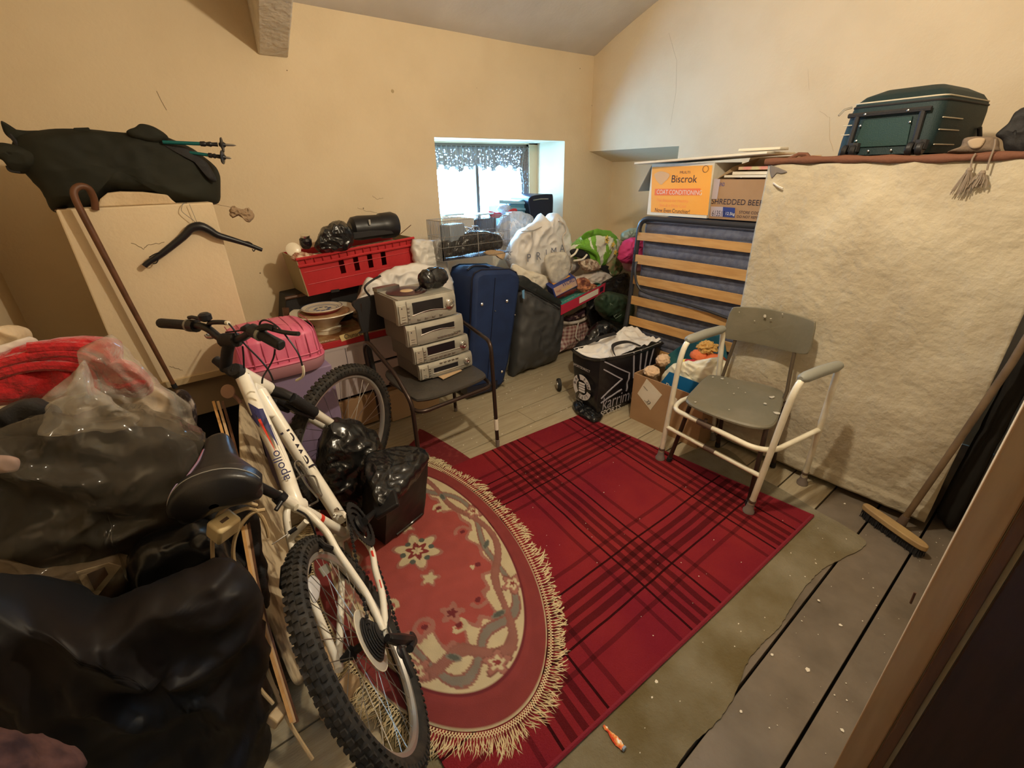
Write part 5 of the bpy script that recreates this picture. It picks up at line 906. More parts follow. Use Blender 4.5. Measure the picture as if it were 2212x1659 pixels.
mb = MB(); rs = [rim(z0+.0, .93), rim(z0+.02, 1.0), rim(z0+.052, 1.03), rim(z0+.058, 1.03), rim(z0+.058, 1.0)]
for r_ in rs: mb.v += r_
for i in range(4):
    for k in range(60): mb.f.append((i*60+k, i*60+(k+1) % 60, (i+1)*60+(k+1) % 60, (i+1)*60+k))
mb.f.append(tuple(range(60))[::-1]); put('base_shell', mb, mat('grey_pink_shell', (.45, .22, .26), .4), ps)
put('lid_band', MB().tube(rim(z0+.064, 1.012), .007, 6, closed=True), 'pink', ps); put('lid_band', MB().tube(rim(z0+.088, 1.0), .004, 6, closed=True), 'pink', ps)
lm = mat('rib_shadow_line', (.38, .05, .11), .5)
for k in range(8):
    x = x0+.030+k*(x1-x0-.06)/7; put('rib_groove', MB().tube([V((x, y0-.002, z0+.075)), V((x, y0+.012, z0+.15)), V((x, y0+.02, z0+.172)), V((x, y0+.045, z0+.203)), V((x, y0+.10, z0+.2125)), V((x, (y0+y1)/2, z0+.2155)), V((x, y1-.09, z0+.2125))], .0022, 5), lm, ps)
# --- pale chest with red gift books, bowls, crate
ch = thing('pale_chest', 'low pale chest with dark gaps under the red book cartons', 'chest', (.95, 2.9, 0))
mb = MB(); mb.bb(.60, 2.66, .004, 1.36, 3.15, .555); put('carcass', mb, 'dark', ch, smooth=False)
for z0_, z1_ in ((.425, .562), (.24, .408)): mb = MB(); mb.bb(.595, 2.632, z0_, 1.365, 2.662, z1_); put('drawer_front', mb, 'lilac', ch, smooth=False, bevel=.003)
mb = MB(); mb.bb(.595, 2.632, .01, 1.365, 2.662, .215); put('bottom_panel', mb, 'cardb', ch, smooth=False, bevel=.003); mb = MB(); mb.bb(.595, 2.63, .558, 1.365, 3.15, .572); put('top_board', mb, 'lilac', ch, smooth=False)
mb = MB(); mb.bb(.78, 2.6305, .43, .783, 2.633, .56); put('seam', mb, 'ink', ch, smooth=False)
b1 = thing('red_book_carton', 'flat red and brown printed carton with yellow handwritten label under the bowls', 'carton', (.9, 2.8, .5735))
bl = [A(688, 753, z=.574), A(815, 711, z=.574)]; dB = V((0, 1, 0)); p_ = [V((bl[0].x, bl[0].y, .5745)), V((1.16, 2.635, .5745)), V((1.14, 3.02, .5745)), V((.60, 3.0, .5745))]
p_[0] = V((.635, 2.635, .5745)); put('carton', MB().prism(p_, (0, 0, .038)), 'redpl', b1, smooth=False, bevel=.0015); t2 = [p+V((0, 0, .039)) for p in p_]; c_ = sum(t2, V((0, 0, 0)))/4
put('food_print', MB().prism([c_+(p-c_)*.96 for p in t2], (0, 0, .001)), 'brownm', b1, smooth=False)
fy_ = 2.6335; put('yellow_label', MB().prism([A(a, b, y=fy_) for a, b in ((733, 725), (783, 709), (787, 722), (738, 738))], (0, -.0008, 0)), mat('label_yellow', (.80, .62, .28), .6), b1, smooth=False)
text('Chunard', A(744, 733, y=fy_-.001)+V((0, 0, .002)), (1, 0, 0), (.15, 0, 1), .040, 'ink', b1, sx=.75)
text('TREATS SELECTION', A(683, 746, y=fy_)+V((.005, 0, .008)), (1, 0, 0), (0, 0, 1), .012, 'offw', b1)
b2 = [V((.98, 2.70, .6155)), V((1.34, 2.70, .6155)), V((1.34, 3.05, .6155)), V((.98, 3.05, .6155))]; k2 = solo('dark_print_carton', MB().prism(b2, (0, 0, .02)), mat('dark_food_print', (.10, .07, .05), .6, c2=(.22, .14, .08), ns=16), 'dark printed carton with small cream label right of the bowls', 'carton', smooth=False)
put('cream_label', MB().prism([V((1.0, 2.71, .636)), V((1.12, 2.71, .636)), V((1.11, 2.78, .636)), V((1.01, 2.79, .636))], (0, 0, .0008)), 'offw', k2, smooth=False)
bc = V((.765, 2.85, 0)); bz = .6350
bw = thing('cream_bowl', 'big cream pedestal bowl with brown stained inside', 'bowl', (bc.x, bc.y, bz))
put('bowl', MB().lathe([(.078, -.021), (.075, 0), (.082, .006), (.070, .02), (.085, .04), (.135, .085), (.182, .108), (.198, .112), (.196, .117), (.176, .113), (.130, .088), (.08, .045), (.001, .035)], (bc.x, bc.y, bz), n=40), 'china', bw)
put('stained_inside', MB().lathe([(.150, .1045), (.126, .0875), (.08, .048), (.001, .038)][::-1], (bc.x, bc.y, bz), n=40), mat('brown_stain', (.33, .17, .08), .5, c2=(.5, .33, .18), ns=14), bw)
pb = thing('blue_white_plate', 'shallow blue and white patterned dish resting in the cream bowl', 'dish', (bc.x-.005, bc.y+.01, bz+.095)); pz = bz+.092
put('dish', MB().lathe([(.060, 0), (.085, .012), (.115, .036), (.122, .042), (.120, .045), (.105, .037), (.08, .030), (.001, .028)], (bc.x-.005, bc.y+.01, pz), n=40), 'china', pb)
put('maroon_underside', MB().lathe([(.040, -.003), (.062, -.001), (.087, .011), (.113, .033), (.1125, .0335), (.086, .012), (.061, -.0002), (.040, -.002)], (bc.x-.005, bc.y+.01, pz-.0012), n=40), 'maroon', pb)
for rr, zz in ((.118, .0455), (.095, .0345), (.085, .032)): put('blue_ring', MB().tube([V((bc.x-.005+rr*math.cos(a), bc.y+.01+rr*math.sin(a), pz+zz)) for a in [i*2*PI/40 for i in range(40)]], .0011, 4, closed=True), 'chinab', pb)
rn = random.Random(8)
for k in range(9):
    a = k*.75; cc = V((bc.x-.005+.042*math.cos(a), bc.y+.01+.042*math.sin(a), pz+.0305)); put('painted_motif', MB().prism([cc+V((.016*rn.uniform(.5, 1)*math.cos(t), .011*rn.uniform(.5, 1)*math.sin(t), 0)) for t in [j*PI/4 for j in range(8)]], (0, 0, .0006)), 'chinab', pb, smooth=False)
# black case behind the bowls
bk = thing('black_crate', 'black slatted box standing behind the bowls under the red crate', 'crate', (1.0, 3.05, .62))
mb = MB(); mb.prism(AY(2.985, [(618, 640), (700, 622), (765, 608), (778, 612), (766, 668), (760, 690), (628, 716), (616, 700)]), (0, .17, 0)); put('body', mb, 'blackm', bk, smooth=False, bevel=.006)
put('top_rail', MB().tube(AY(2.975, [(616, 645), (660, 636)]), .010, 8), 'bwood', bk); put('side_bar', MB().prism(AY(2.97, [(612, 667), (624, 665), (628, 702), (616, 702)]), (0, .03, 0)), 'bwood', bk, smooth=False)
# red crate
rc = thing('red_plastic_crate', 'red plastic crate with four slots tipped on the boxes', 'crate', A(780, 615, y=2.85))
BL_, BR_, TL_, TR_ = A(668, 640, y=2.86), A(896, 590, y=2.86), A(640, 558, y=2.84), A(890, 512, y=2.84)
def cp(u, v, w=0): return BL_.lerp(BR_, u).lerp(TL_.lerp(TR_, u), v)+V((0, w*(.30+.0*v), 0))
us = [0, .31, .355, .435, .48, .56, .605, .685, .73, 1]; vs_ = [0, .40, .78, 1]; mb = MB()
for i in range(9):
    for j in range(3):
        if i in (1, 3, 5, 7) and j == 1: continue
        q = [cp(us[i], vs_[j]), cp(us[i+1], vs_[j]), cp(us[i+1], vs_[j+1]), cp(us[i], vs_[j+1])]; n_ = len(mb.v); mb.add(q+[p+V((0, .006, 0)) for p in q], [(0, 1, 2, 3), (7, 6, 5, 4), (0, 4, 5, 1), (1, 5, 6, 2), (2, 6, 7, 3), (3, 7, 4, 0)])
put('front_panel', mb, 'redpl', rc, smooth=False)
for nm, q in (('end_panel', [cp(0, 0), cp(0, 1), cp(0, 1, 1), cp(0, 0, 1)]), ('end_panel', [cp(1, 0), cp(1, 1), cp(1, 1, 1), cp(1, 0, 1)]), ('back_panel', [cp(0, 0, 1), cp(1, 0, 1), cp(1, 1, 1), cp(0, 1, 1)]), ('floor_panel', [cp(0, .02), cp(1, .02), cp(1, .02, 1), cp(0, .02, 1)])):
    nn = (q[1]-q[0]).cross(q[2]-q[0]).normalized()*.005; put(nm, MB().prism(q, nn), 'redpl' if nm != 'end_panel' else mat('faded_crate_end', (.35, .28, .16), .7), rc, smooth=False)
for v in (.80, .98): put('rim', MB().tube([cp(-.01, v)+V((0, -.012, 0)), cp(.25, v-.01)+V((0, -.014, 0)), cp(.5, v+.01)+V((0, -.014, 0)), cp(.75, v+.0)+V((0, -.014, 0)), cp(1.01, v)+V((0, -.012, 0))], .008, 6), 'redpl', rc)
for k in range(14): u = .06+k*.068; put('rim_rib', MB().tube([cp(u, .80)+V((0, -.008, 0)), cp(u, .98)+V((0, -.008, 0))], .004, 5), 'redpl', rc)
for v in (.62, .3): put('wall_rib', MB().tube([cp(.02, v)+V((0, -.001, 0)), cp(.98, v)+V((0, -.001, 0))], .0025, 5), 'redpl', rc)
put('foot_notch', MB().box(cp(.22, 0), (.05, .02, .015)), 'blackm', rc, smooth=False)
put('contents_bed', MB().prism([cp(.02, .80, .05), cp(.98, .80, .05), cp(.98, .80, .95), cp(.02, .80, .95)], (0, 0, .01)), mat('jumble_grey', (.12, .11, .09), .8, c2=(.4, .35, .28), ns=30), rc, smooth=False)
dv = thing('black_cylinder_speaker', 'black rounded portable machine lying on the red crate', 'machine', A(800, 505, y=2.95))
a, b = A(762, 494, y=2.96), A(846, 486, y=2.96); d = (b-a)
put('barrel', MB().lathe([(.045, -.02), (.068, 0), (.074, .04), (.070, d.length*.65), (.078, d.length*.7), (.082, d.length), (.070, d.length+.03), (.03, d.length+.045)], a, d, 26), 'black', dv)
put('base_plate', MB().prism(AY(2.885, [(745, 505), (800, 498), (845, 497), (852, 505), (800, 512), (750, 520)]), (0, .1, 0)), 'blackm', dv, bevel=.005); put('button', MB().box(A(798, 480, y=2.88), (.012, .01, .03)), 'steel', dv)
bag('glossy_black_bag', 2.86, [(680, 526), (692, 500), (712, 486), (735, 480), (752, 492), (762, 506), (758, 530), (740, 542), (705, 545), (684, 538)], .07, 'binbag', 'glossy black polythene bag piled at the left on the red crate', wr=.016, fr=14, seed=41)
pr_ = A(661, 528, y=2.90); mb = MB(); mb.lathe([(.022, -.02), (.034, 0), (.034, .03), (.02, .045), (.02, .05)], pr_, (0, -.3, 1), 18); jr = solo('dark_jar', mb, 'screen', 'dark glass jar with shiny lid at the left end of the red crate', 'jar'); put('lid', MB().lathe([(.026, .046), (.026, .058), (.002, .060)], pr_, (0, -.3, 1), 18), 'chrome', jr)
mb = MB(); mb.lathe([(.030, -.01), (.040, 0), (.040, .012), (.03, .018)], A(634, 540, y=2.89), (-.2, -.9, .35), 20); solo('round_cream_tin', mb, 'china', 'round cream tin leaning at the far left of the red crate', 'tin')
bag('brown_oddments', 2.875, [(630, 552), (645, 545), (668, 548), (690, 550), (680, 560), (650, 566), (634, 562)], .03, mat('brown_jumble', (.35, .14, .08), .6, c2=(.7, .55, .4), ns=40), 'small brown oddments in front of the dark jar', 'oddments', wr=.01, fr=26, seed=42)
solo('thin_rod', MB().tube([A(862, 508, y=2.9), A(888, 486, y=2.87)], .0025, 6), 'stick', 'thin dark rod sticking out of the right end of the red crate', 'rod')
# white bags behind the hi-fi
wbb = [(772, 668), (778, 630), (796, 600), (812, 604), (832, 586), (870, 576), (905, 570), (950, 580), (975, 600), (978, 640), (960, 668), (900, 690), (820, 690)]
bag('white_cloth_bag', 2.66, wbb, .06, 'whitepl', 'white cloth shopping bag slumped behind the hi-fi stack', wr=.016, fr=9, seed=43, tb=.03)
bag('milky_carrier', 2.82, [(888, 524), (912, 518), (936, 520), (956, 514), (958, 540), (966, 575), (972, 610), (930, 612), (900, 600), (893, 560)], .05, mat('milky_bag', (.66, .64, .60), .35, bump=.4, bs=16), 'milky upright carrier bag between red crate and wire cage', wr=.014, fr=10, seed=44, tb=.03)
# --- black tube armchair carrying the hi-fi
ac = thing('black_armchair', 'black padded tube armchair carrying the silver hi-fi stack', 'chair', (1.15, 2.15, 0))
bt = mat('black_brown_tube', (.05, .032, .026), .28, .5)
sl = smooth_loop([V(p) for p in ((.90, 1.93, .452), (.98, 1.905, .452), (1.15, 1.91, .452), (1.30, 1.935, .452), (1.345, 1.98, .452), (1.36, 2.15, .452), (1.345, 2.36, .452), (1.25, 2.42, .452), (1.0, 2.42, .452), (.90, 2.36, .452), (.875, 2.15, .452), (.878, 1.97, .452))], 60)
cc = sum(sl, V((0, 0, 0)))/len(sl); mb = MB(); K = len(sl)
for s_, dz in ((.001, -.006), (.6, -.005), (.92, 0), (.99, -.004), (1, -.014), (.97, -.024), (.6, -.026), (.001, -.026)): mb.v += [cc+(p-cc)*s_+V((0, 0, dz)) for p in sl]
for i in range(7):
    for k in range(K): mb.f.append((i*K+k, i*K+(k+1) % K, (i+1)*K+(k+1) % K, (i+1)*K+k))
put('seat', mb, mat('dark_vinyl', (.06, .052, .045), .45, c2=(.045, .04, .034), ns=9, bump=.15, bs=60), ac)
put('backrest', MB().tube([V((.86, 2.47, .80)), V((1.10, 2.50, .80)), V((1.36, 2.48, .80))], .001, 4), 'blackm', ac)
bkp = smooth_loop([V((.845, 2.46, .70)), V((.838, 2.46, .80)), V((.862, 2.46, .875)), V((1.36, 2.46, .885)), V((1.385, 2.46, .85)), V((1.385, 2.46, .72)), V((1.35, 2.46, .69)), V((.87, 2.46, .682))], 48); put('back_pad', MB().prism(bkp, (0, .025, 0)), 'blackm', ac, bevel=.008)
fr_r = [V((1.34, 1.874, .02)), V((1.352, 1.91, .44)), V((1.352, 1.92, .655)), V((1.42, 2.30, .665)), V((1.40, 2.50, .70))]
put('arm_frame', MB().tube(bend(fr_r, .06, 7), .0115, 10), bt, ac)
fr_l = [V((.842, 1.90, .02)), V((.850, 1.925, .44)), V((.84, 2.06, .56)), V((.822, 2.34, .672)), V((.826, 2.42, .62)), V((.84, 2.45, .42))]
put('arm_frame', MB().tube(bend(fr_l, .05, 7), .0115, 10), bt, ac)
put('front_rail', MB().tube(bend([V((.855, 1.95, .40)), V((.875, 1.885, .395)), V((1.325, 1.905, .395)), V((1.352, 1.95, .40)), V((1.36, 2.10, .41))], .05, 6), .011, 10), bt, ac)
put('cross_rail', MB().tube(bend([V((.90, 2.30, .405)), V((.95, 2.02, .415)), V((1.28, 2.03, .415)), V((1.34, 2.30, .41))], .08, 6), .010, 10), bt, ac)
for f_, t in ((V((1.385, 2.42, .02)), V((1.37, 2.40, .43))), (V((.88, 2.49, .02)), V((.86, 2.47, .85)))): put('rear_leg', MB().tube([f_, t], .0115, 10), bt, ac)
put('back_post', MB().tube([V((.868, 2.475, .70)), V((.872, 2.45, .42))], .012, 10), 'blackm', ac)
put('cable_hook', MB().tube(smooth_loop([V((.93, 2.47, .87)), V((.90, 2.47, .93)), V((.95, 2.47, .965)), V((1.0, 2.46, .985))], 12, False), .006, 8), 'black', ac)
put('white_tape', MB().tube([V((1.3427, 1.882, .115)), V((1.345, 1.888, .185))], .0125, 10), 'offw', ac)
for p in (V((1.34, 1.874, .0)), V((.842, 1.90, 0)), V((1.385, 2.42, 0)), V((.88, 2.49, 0))): put('ferrule', MB().tube([p+V((0, 0, .003 if p.y > 2 or p.x > 1.2 else .012)), p+V((0, 0, .05))], [.011, .013], 10), 'rubbertip', ac)
# hi-fi units
def unit(i, x0, z0, z1, w_, lab, feat):
    y = 2.135-.012*i; t = thing('hifi_unit', lab, 'stereo', (x0+w_/2, y+.15, z0), 'silver hi-fi separates on the black armchair'); d_ = .30; h = z1-z0
    mb = MB(); mb.bb(x0+.004, y+.025, z0+.003, x0+w_-.004, y+d_, z1-.001); put('case', mb, 'silverd', t, smooth=False, bevel=.002)
    prof = [(.0, 0), (-.004, .25), (-.004, .6), (.012, 1)]; mb = MB(); mb.grid(lambda u, v: (x0+w_*u, y+np.interp(v, [0, .15, .75, 1], [.006, 0, 0, .010])+.008*abs(2*u-1)**6, z0+.002+(h-.004)*v), 24, 10, (0, .026, 0)); put('fascia', mb, 'silver', t, bevel=.001)
    def fr_(u0, u1, v0, v1, m, nm, dy=-.0012, th=.004): mb = MB(); mb.bb(x0+w_*u0, y+dy, z0+h*v0, x0+w_*u1, y+dy+th, z0+h*v1); put(nm, mb, m, t, smooth=False, bevel=.0008)
    fr_(*feat['screen'], 'screen', 'display'); fr_(.02, .14, .12, .80, mat('silver_panel', (.52, .48, .40), .3, .4), 'end_panel', -.0008)
    for j in range(feat.get('btn', 5)): u = feat['bu'][0]+(feat['bu'][1]-feat['bu'][0])*j/max(1, feat['btn']-1); fr_(u, u+.05, feat['bv'], feat['bv']+.08, 'steel', 'button', -.003)
    put('trim_curve', MB().tube([V((x0+w_*(.22+.6*k/12), y-.002, z0+h*(feat['screen'][2]-.05+.10*math.sin(k/12*PI)*feat.get('arc', 0)))) for k in range(13)], .0022, 6), 'chrome', t)
    if feat.get('knob'):
        r_ = feat['knob']; put('volume_knob', MB().lathe([(r_*1.25, 0), (r_*1.25, .004), (r_, .005), (r_, .014), (r_*.5, .016), (r_*.45, .012), (.001, .012)], V((x0+w_*.875, y-.001, z0+h*.52)), (0, -1, 0), 28), 'chrome', t)
    for q in feat.get('feet', []): put('foot', MB().disc(V((x0+w_*q, y+.05, z0)), (0, 0, 1), .01, .003), 'black', t)
    for j in range(3): fr_(.05, .11, .14+.10*j, .18+.10*j, 'steel', 'side_button', -.0026)
    for j in range(4): fr_(.80+.035*j if not feat.get('knob') else .155, .82+.035*j if not feat.get('knob') else .185, .2+(.14*j if feat.get('knob') else 0), .28+(.14*j if feat.get('knob') else 0), 'steel', 'side_button', -.0026)
    fr_(.20, .80, .03, .07, 'silverd', 'groove', -.0014); fr_(.145, .150, .06, .94, 'silverd', 'groove', -.0014)
    fr_(.06, .075, .66, .72, 'ink', 'power_dot', -.0016); text('SANSUN' if 0 else '- - - -', (x0+w_*.16, y-.001, z0+h*.83), (1, 0, 0), (0, 0, 1), .008, 'ink', t, off=.001)
    return t, y
F1 = dict(screen=(.24, .76, .38, .84), btn=4, bu=(.30, .68), bv=.10, arc=1, knob=.024); F2 = dict(screen=(.24, .82, .52, .76), btn=6, bu=(.50, .82), bv=.14, arc=1)
F3 = dict(screen=(.22, .72, .42, .88), btn=6, bu=(.26, .66), bv=.14, knob=.018); F4 = dict(screen=(.24, .70, .34, .62), btn=5, bu=(.36, .66), bv=.80, knob=.016, feet=(.1, .9))
unit(3, 1.000, .455, .548, .345, 'lowest silver hi-fi unit of the stack, standing on the chair seat', F4); unit(2, .985, .550, .652, .350, 'silver hi-fi unit with small knob, second from the bottom of the stack', F3)
unit(1, .962, .654, .775, .352, 'silver twin cassette deck, second from the top of the stack', F2); t1, y1_ = unit(0, .930, .777, .912, .352, 'top silver hi-fi unit with big round volume knob', F1)
tc = V((1.065, 2.29, .913)); put('turntable_deck', MB().bb(.945, 2.15, .911, 1.27, 2.43, .9155), 'silver', t1, smooth=False)
put('record', MB().lathe([(.11, 0), (.112, .003), (.10, .004), (.001, .0042)], tc+V((0, 0, .003)), (0, 0, 1), 40), mat('maroon_record', (.05, .018, .02), .3), t1); put('record_label', MB().lathe([(.036, 0), (.034, .001)], tc+V((0, 0, .0072)), (0, 0, 1), 24), mat('cream_label', (.62, .45, .25), .5), t1)
put('tone_arm', MB().tube([V((1.20, 2.40, .935)), V((1.19, 2.34, .935)), V((1.12, 2.25, .930)), V((1.09, 2.235, .926))], .006, 8), 'blackm', t1); mb = MB(); mb.box((1.0, 2.41, .925), (.14, .05, .02), rz=.1); put('dust_cover_hinge', mb, 'steel', t1, smooth=False)
cm = thing('camera_case', 'glossy black camera shaped bag on top of the hi-fi stack', 'case', (1.22, 2.27, .917))
put('body', blob(V((1.225, 2.25, .975)), .062, (1.25, .8, .92), 3, .12, 4), 'binbag', cm, smooth='all'); put('lens_lobe', blob(V((1.165, 2.235, .975)), .054, (.85, 1, 1), 5, .10, 4), 'binbag', cm, smooth='all'); put('strap', MB().tube(smooth_loop([V((1.17, 2.19, .94)), V((1.14, 2.2, .99)), V((1.17, 2.22, 1.02)), V((1.24, 2.23, 1.03))], 14, False), .004, 6), 'blackm', cm)
mb = MB(); q = [A(943, 812, z=.4535), A(985, 795, z=.4535), A(998, 801, z=.4535), A(957, 820, z=.4535)]; solo('card_strip', MB().prism(q, (0, 0, .004)), 'cardl', 'small tan card strip lying on the black chair seat', 'card', smooth=False)
mb = MB(); mb.bb(.98, 2.56, .004, 1.34, 2.62, .20); solo('wooden_plank', mb, 'cardl', 'short pale plank lying on the floor under the black armchair', 'plank', smooth=False, bevel=.003)
# ================================================================ THE BICYCLE
BP = V((.162, .917, .33)); _h, _l, _p = 1.273, .425, .044
bf = V((math.cos(_h)*math.cos(_p), math.sin(_h)*math.cos(_p), math.sin(_p))); l0 = V((0, 0, 1)).cross(bf).normalized(); u0 = bf.cross(l0); bl_v = l0*math.cos(_l)-u0*math.sin(_l); bu = bf.cross(bl_v)
def Bk(u, v, w): return BP+bf*u+bl_v*v+bu*w
def FP(px, py, v=0): return A(px, py, p0=BP+bl_v*v, n=bl_v)
bike = thing('bicycle', 'white mountain bicycle with black saddle leaning over by the oval rug', 'bicycle', (BP.x, BP.y, 0))
def rimprof(m, name, parent, c, ax, R, prof):
    ax = V(ax).normalized(); u = ax.orthogonal().normalized(); w_ = ax.cross(u); mb = MB(); N = 96; n = len(prof)
    for k in range(N):
        a = 2*PI*k/N; d = u*math.cos(a)+w_*math.sin(a)
        for (r_, h) in prof: mb.v.append(c+d*(R+r_)+ax*h)
    for k in range(N):
        for i in range(n): mb.f.append((k*n+i, ((k+1) % N)*n+i, ((k+1) % N)*n+(i+1) % n, k*n+(i+1) % n))
    return put(name, mb, m, parent)
def wheel(c, ax, R, rear=False):
    ax = V(ax).normalized(); u = ax.orthogonal().normalized(); w_ = ax.cross(u); wt = .026
    tprof = [(-.026+wt*math.cos(t)*1.0, wt*math.sin(t)) for t in [2*PI*i/14 for i in range(14)]]
    t = rimprof('rubber', 'tyre', bike, c, ax, R-.004, tprof); mb = MB()
    for k in range(84):
        a = 2*PI*k/84; 
        for q, hh in ((0, (0,)), (1, (-.015, .015)), (2, (-.025, .025))):
            for h_ in hh:
                aa = a+(.5*2*PI/84 if q == 1 else 0); d = u*math.cos(aa)+w_*math.sin(aa); tg = ax.cross(d); rr = R-.004-.026+math.sqrt(max(0, wt**2-h_**2))+.0015 if q < 2 else R-.004-.026+.006
                X_ = Matrix((tg, ax, d)).transposed(); mb.box(c+d*rr+ax*(h_*(1.0 if q < 2 else 1.03)), (.012, .011 if q < 2 else .006, .007 if q < 2 else .011), X_)
    o = put('tread_knobs', mb, 'rubber', bike, smooth=False); o['kind'] = 'stuff'
    rp = [(-.052, -.011), (-.046, -.0125), (-.0495, -.0135), (-.049, -.012), (-.050, .012), (-.0495, .0135), (-.046, .0125), (-.052, .011), (-.066, .006), (-.068, 0), (-.066, -.006)]
    rimprof(mat('rim_alloy' + ('_r' if rear else '_f'), (.55, .54, .52), .3, .7), 'rim', bike, c, ax, R-.0, [(-.046, -.0125), (-.046, .0125), (-.062, .0115), (-.068, .004), (-.068, -.004), (-.062, -.0115)])
    mb = MB()
    for k in range(32):
        a = 2*PI*k/32; s_ = 1 if k % 2 else -1; a2 = a+(.62 if (k//2) % 2 else -.62)
        mb = MB().tube([c+ax*(s_*.026)+(u*math.cos(a2)+w_*math.sin(a2))*.020, c+(u*math.cos(a)+w_*math.sin(a))*(R-.064)], .0012, 4, cap=False); put('spoke', mb, 'steel', bike)
    put('hub', MB().lathe([(.007, -.062), (.012, -.045), (.020, -.030), (.020, -.026), (.011, -.020), (.011, .020), (.020, .026), (.020, .030), (.012, .045), (.007, .062)], c, ax, 18), 'blackm', bike)
RC_ = (FP(833, 1366, -.0675)+FP(731, 1440, .0675))/2
RW = .336
RC_.z += .013; AXR = (FP(731, 1440, .0675)-FP(833, 1366, -.0675)).normalized(); AXR = (bl_v*.6+AXR*.4).normalized()
wheel(RC_, AXR, RW, True)
SC, BBp, HT, HB = FP(606, 1074), FP(746, 1153), FP(513, 802), FP(577, 838)
CW = FP(583, 842); FH = V((.505, 1.95, .374))
hd_ = (HB-HT).normalized()
def tb(name, pts, r, m='white', n=12): return put(name, MB().tube(pts, r, n), m, bike)
tb('seat_tube', [SC+(SC-BBp).normalized()*.012, SC, BBp], .0165)
TT0, TT1 = FP(530, 826), FP(636, 1080); DT0, DT1 = FP(560, 845), FP(741, 1128)
tb('top_tube', smooth_loop([TT0+(TT0-TT1).normalized()*.02, TT0, FP(568, 912), FP(605, 990), TT1, FP(650, 1092)], 18, False), [.027]*13+[.022]*3+[.018]*20 if 0 else .0235)
tb('down_tube', smooth_loop([DT0, FP(588, 890), FP(652, 990), FP(700, 1064), DT1], 16, False), .0235)
tb('head_tube', [HT, HB+hd_*.01], [.0235, .0255])
put('gusset', MB().prism([FP(540, 812, .010), FP(560, 842, .010), FP(590, 905, .010), FP(566, 905, .010), FP(545, 870, .010)], bl_v*-.020), 'white', bike, bevel=.004)
tb('headset_ring', [HT-hd_*.018, HT+hd_*.004], [.022, .027], 'blackm'); tb('headset_ring', [HB+hd_*.008, HB+hd_*.022], [.028, .024], 'blackm')
sv = [(640, 1096, -.012), (663, 1107, -.022), (687, 1130, -.035), (708, 1154, -.042), (730, 1193, -.050), (763, 1241, -.057), (795, 1290, -.063), (828, 1362, -.0675)]
tb('seat_stay', smooth_loop([FP(a, b, v) for a, b, v in sv], 28, False), .0105)
tb('seat_stay', smooth_loop([FP(622, 1092, .012), FP(619, 1120, .025), FP(628, 1170, .045), FP(650, 1240, .055), FP(690, 1335, .062), FP(731, 1438, .0675)], 24, False), .0105)
tb('stay_bridge', [FP(626, 1165, .042), FP(662, 1126, -.03)], .009)
tb('chain_stay', smooth_loop([BBp+bl_v*-.02, FP(785, 1165, -.04), FP(803, 1190, -.05), FP(811, 1232, -.055), FP(826, 1286, -.062), FP(832, 1360, -.0675)], 24, False), .0105)
tb('chain_stay', smooth_loop([BBp+bl_v*.02, FP(738, 1220, .045), FP(736, 1320, .058), FP(731, 1436, .0675)], 20, False), .0105)
tb('bottom_bracket', [BBp+bl_v*.045, BBp-bl_v*.045], .021); put('dropout', MB().tube([FP(828, 1350, -.0675), FP(838, 1378, -.0675)], .012, 8), 'white', bike); put('dropout', MB().tube([FP(731, 1425, .0675), FP(732, 1448, .0675)], .012, 8), 'white', bike)
# chainrings, crank, chain, cassette, derailleurs
cr_ = BBp+bl_v*-.05
for k, (rr, off) in enumerate(((.085, -.062), (.068, -.054), (.045, -.047))):
    c_ = BBp+bl_v*off; mb = MB(); n = 72
    for h_ in (-.0012, .0012):
        for j in range(n): a = 2*PI*j/n; r_ = rr+(.003 if j % 2 else -.002); mb.v.append(c_+bf*(r_*math.cos(a))+bu*(r_*math.sin(a))+bl_v*h_)
        for j in range(n): a = 2*PI*j/n; mb.v.append(c_+bf*((rr-.018)*math.cos(a))+bu*((rr-.018)*math.sin(a))+bl_v*h_)
    for j in range(n):
        j2 = (j+1) % n; mb.f += [(j, j2, n+j2, n+j), (2*n+j, 3*n+j, 3*n+j2, 2*n+j2), (j, 2*n+j, 2*n+j2, j2), (n+j, n+j2, 3*n+j2, 3*n+j)]
    put('chainring', mb, 'blackm', bike, smooth=False)
ca_ = V((bf*.62-bu*.45)).normalized(); cra = BBp-bl_v*.075; ce = cra+(bf*.35-bu*.94)*.0; ce = cra+(bf*.80+bu*-.55).normalized()*.165
tb('crank_arm', [cra, ce], [.014, .010], 'black'); tb('crank_arm', [BBp+bl_v*.07, BBp+bl_v*.07-(ce-cra)], [.014, .010], 'black')
pc = ce-bl_v*.05; put('pedal', MB().box(pc, (.09, .10, .022), Matrix((bf, bl_v, bu)).transposed()), 'black', bike, bevel=.006); put('pedal_reflector', MB().box(pc+bf*.046, (.004, .05, .012), Matrix((bf, bl_v, bu)).transposed()), 'offw', bike)
pc = BBp+bl_v*.12-(ce-cra); put('pedal', MB().box(pc, (.09, .10, .022), Matrix((bf, bl_v, bu)).transposed()), 'black', bike, bevel=.006)
put('crank_spider', MB().lathe([(.03, -.008), (.034, 0), (.03, .008)], BBp-bl_v*.06, bl_v, 18), 'black', bike)
for k in range(7): r_ = .062-k*.0055; put('sprocket', MB().lathe([(r_-.001, -.0015), (r_+.001, 0), (r_-.001, .0015)], RC_-AXR*(.032+k*.0042), AXR, 36), 'blackm', bike)
sp_ = film('clear_spoke_guard', (.75, .72, .65), .55, bump=0); put('spoke_guard', MB().lathe([(.084, -.001), (.088, 0), (.084, .001)], RC_-AXR*.028, AXR, 40), sp_, bike)
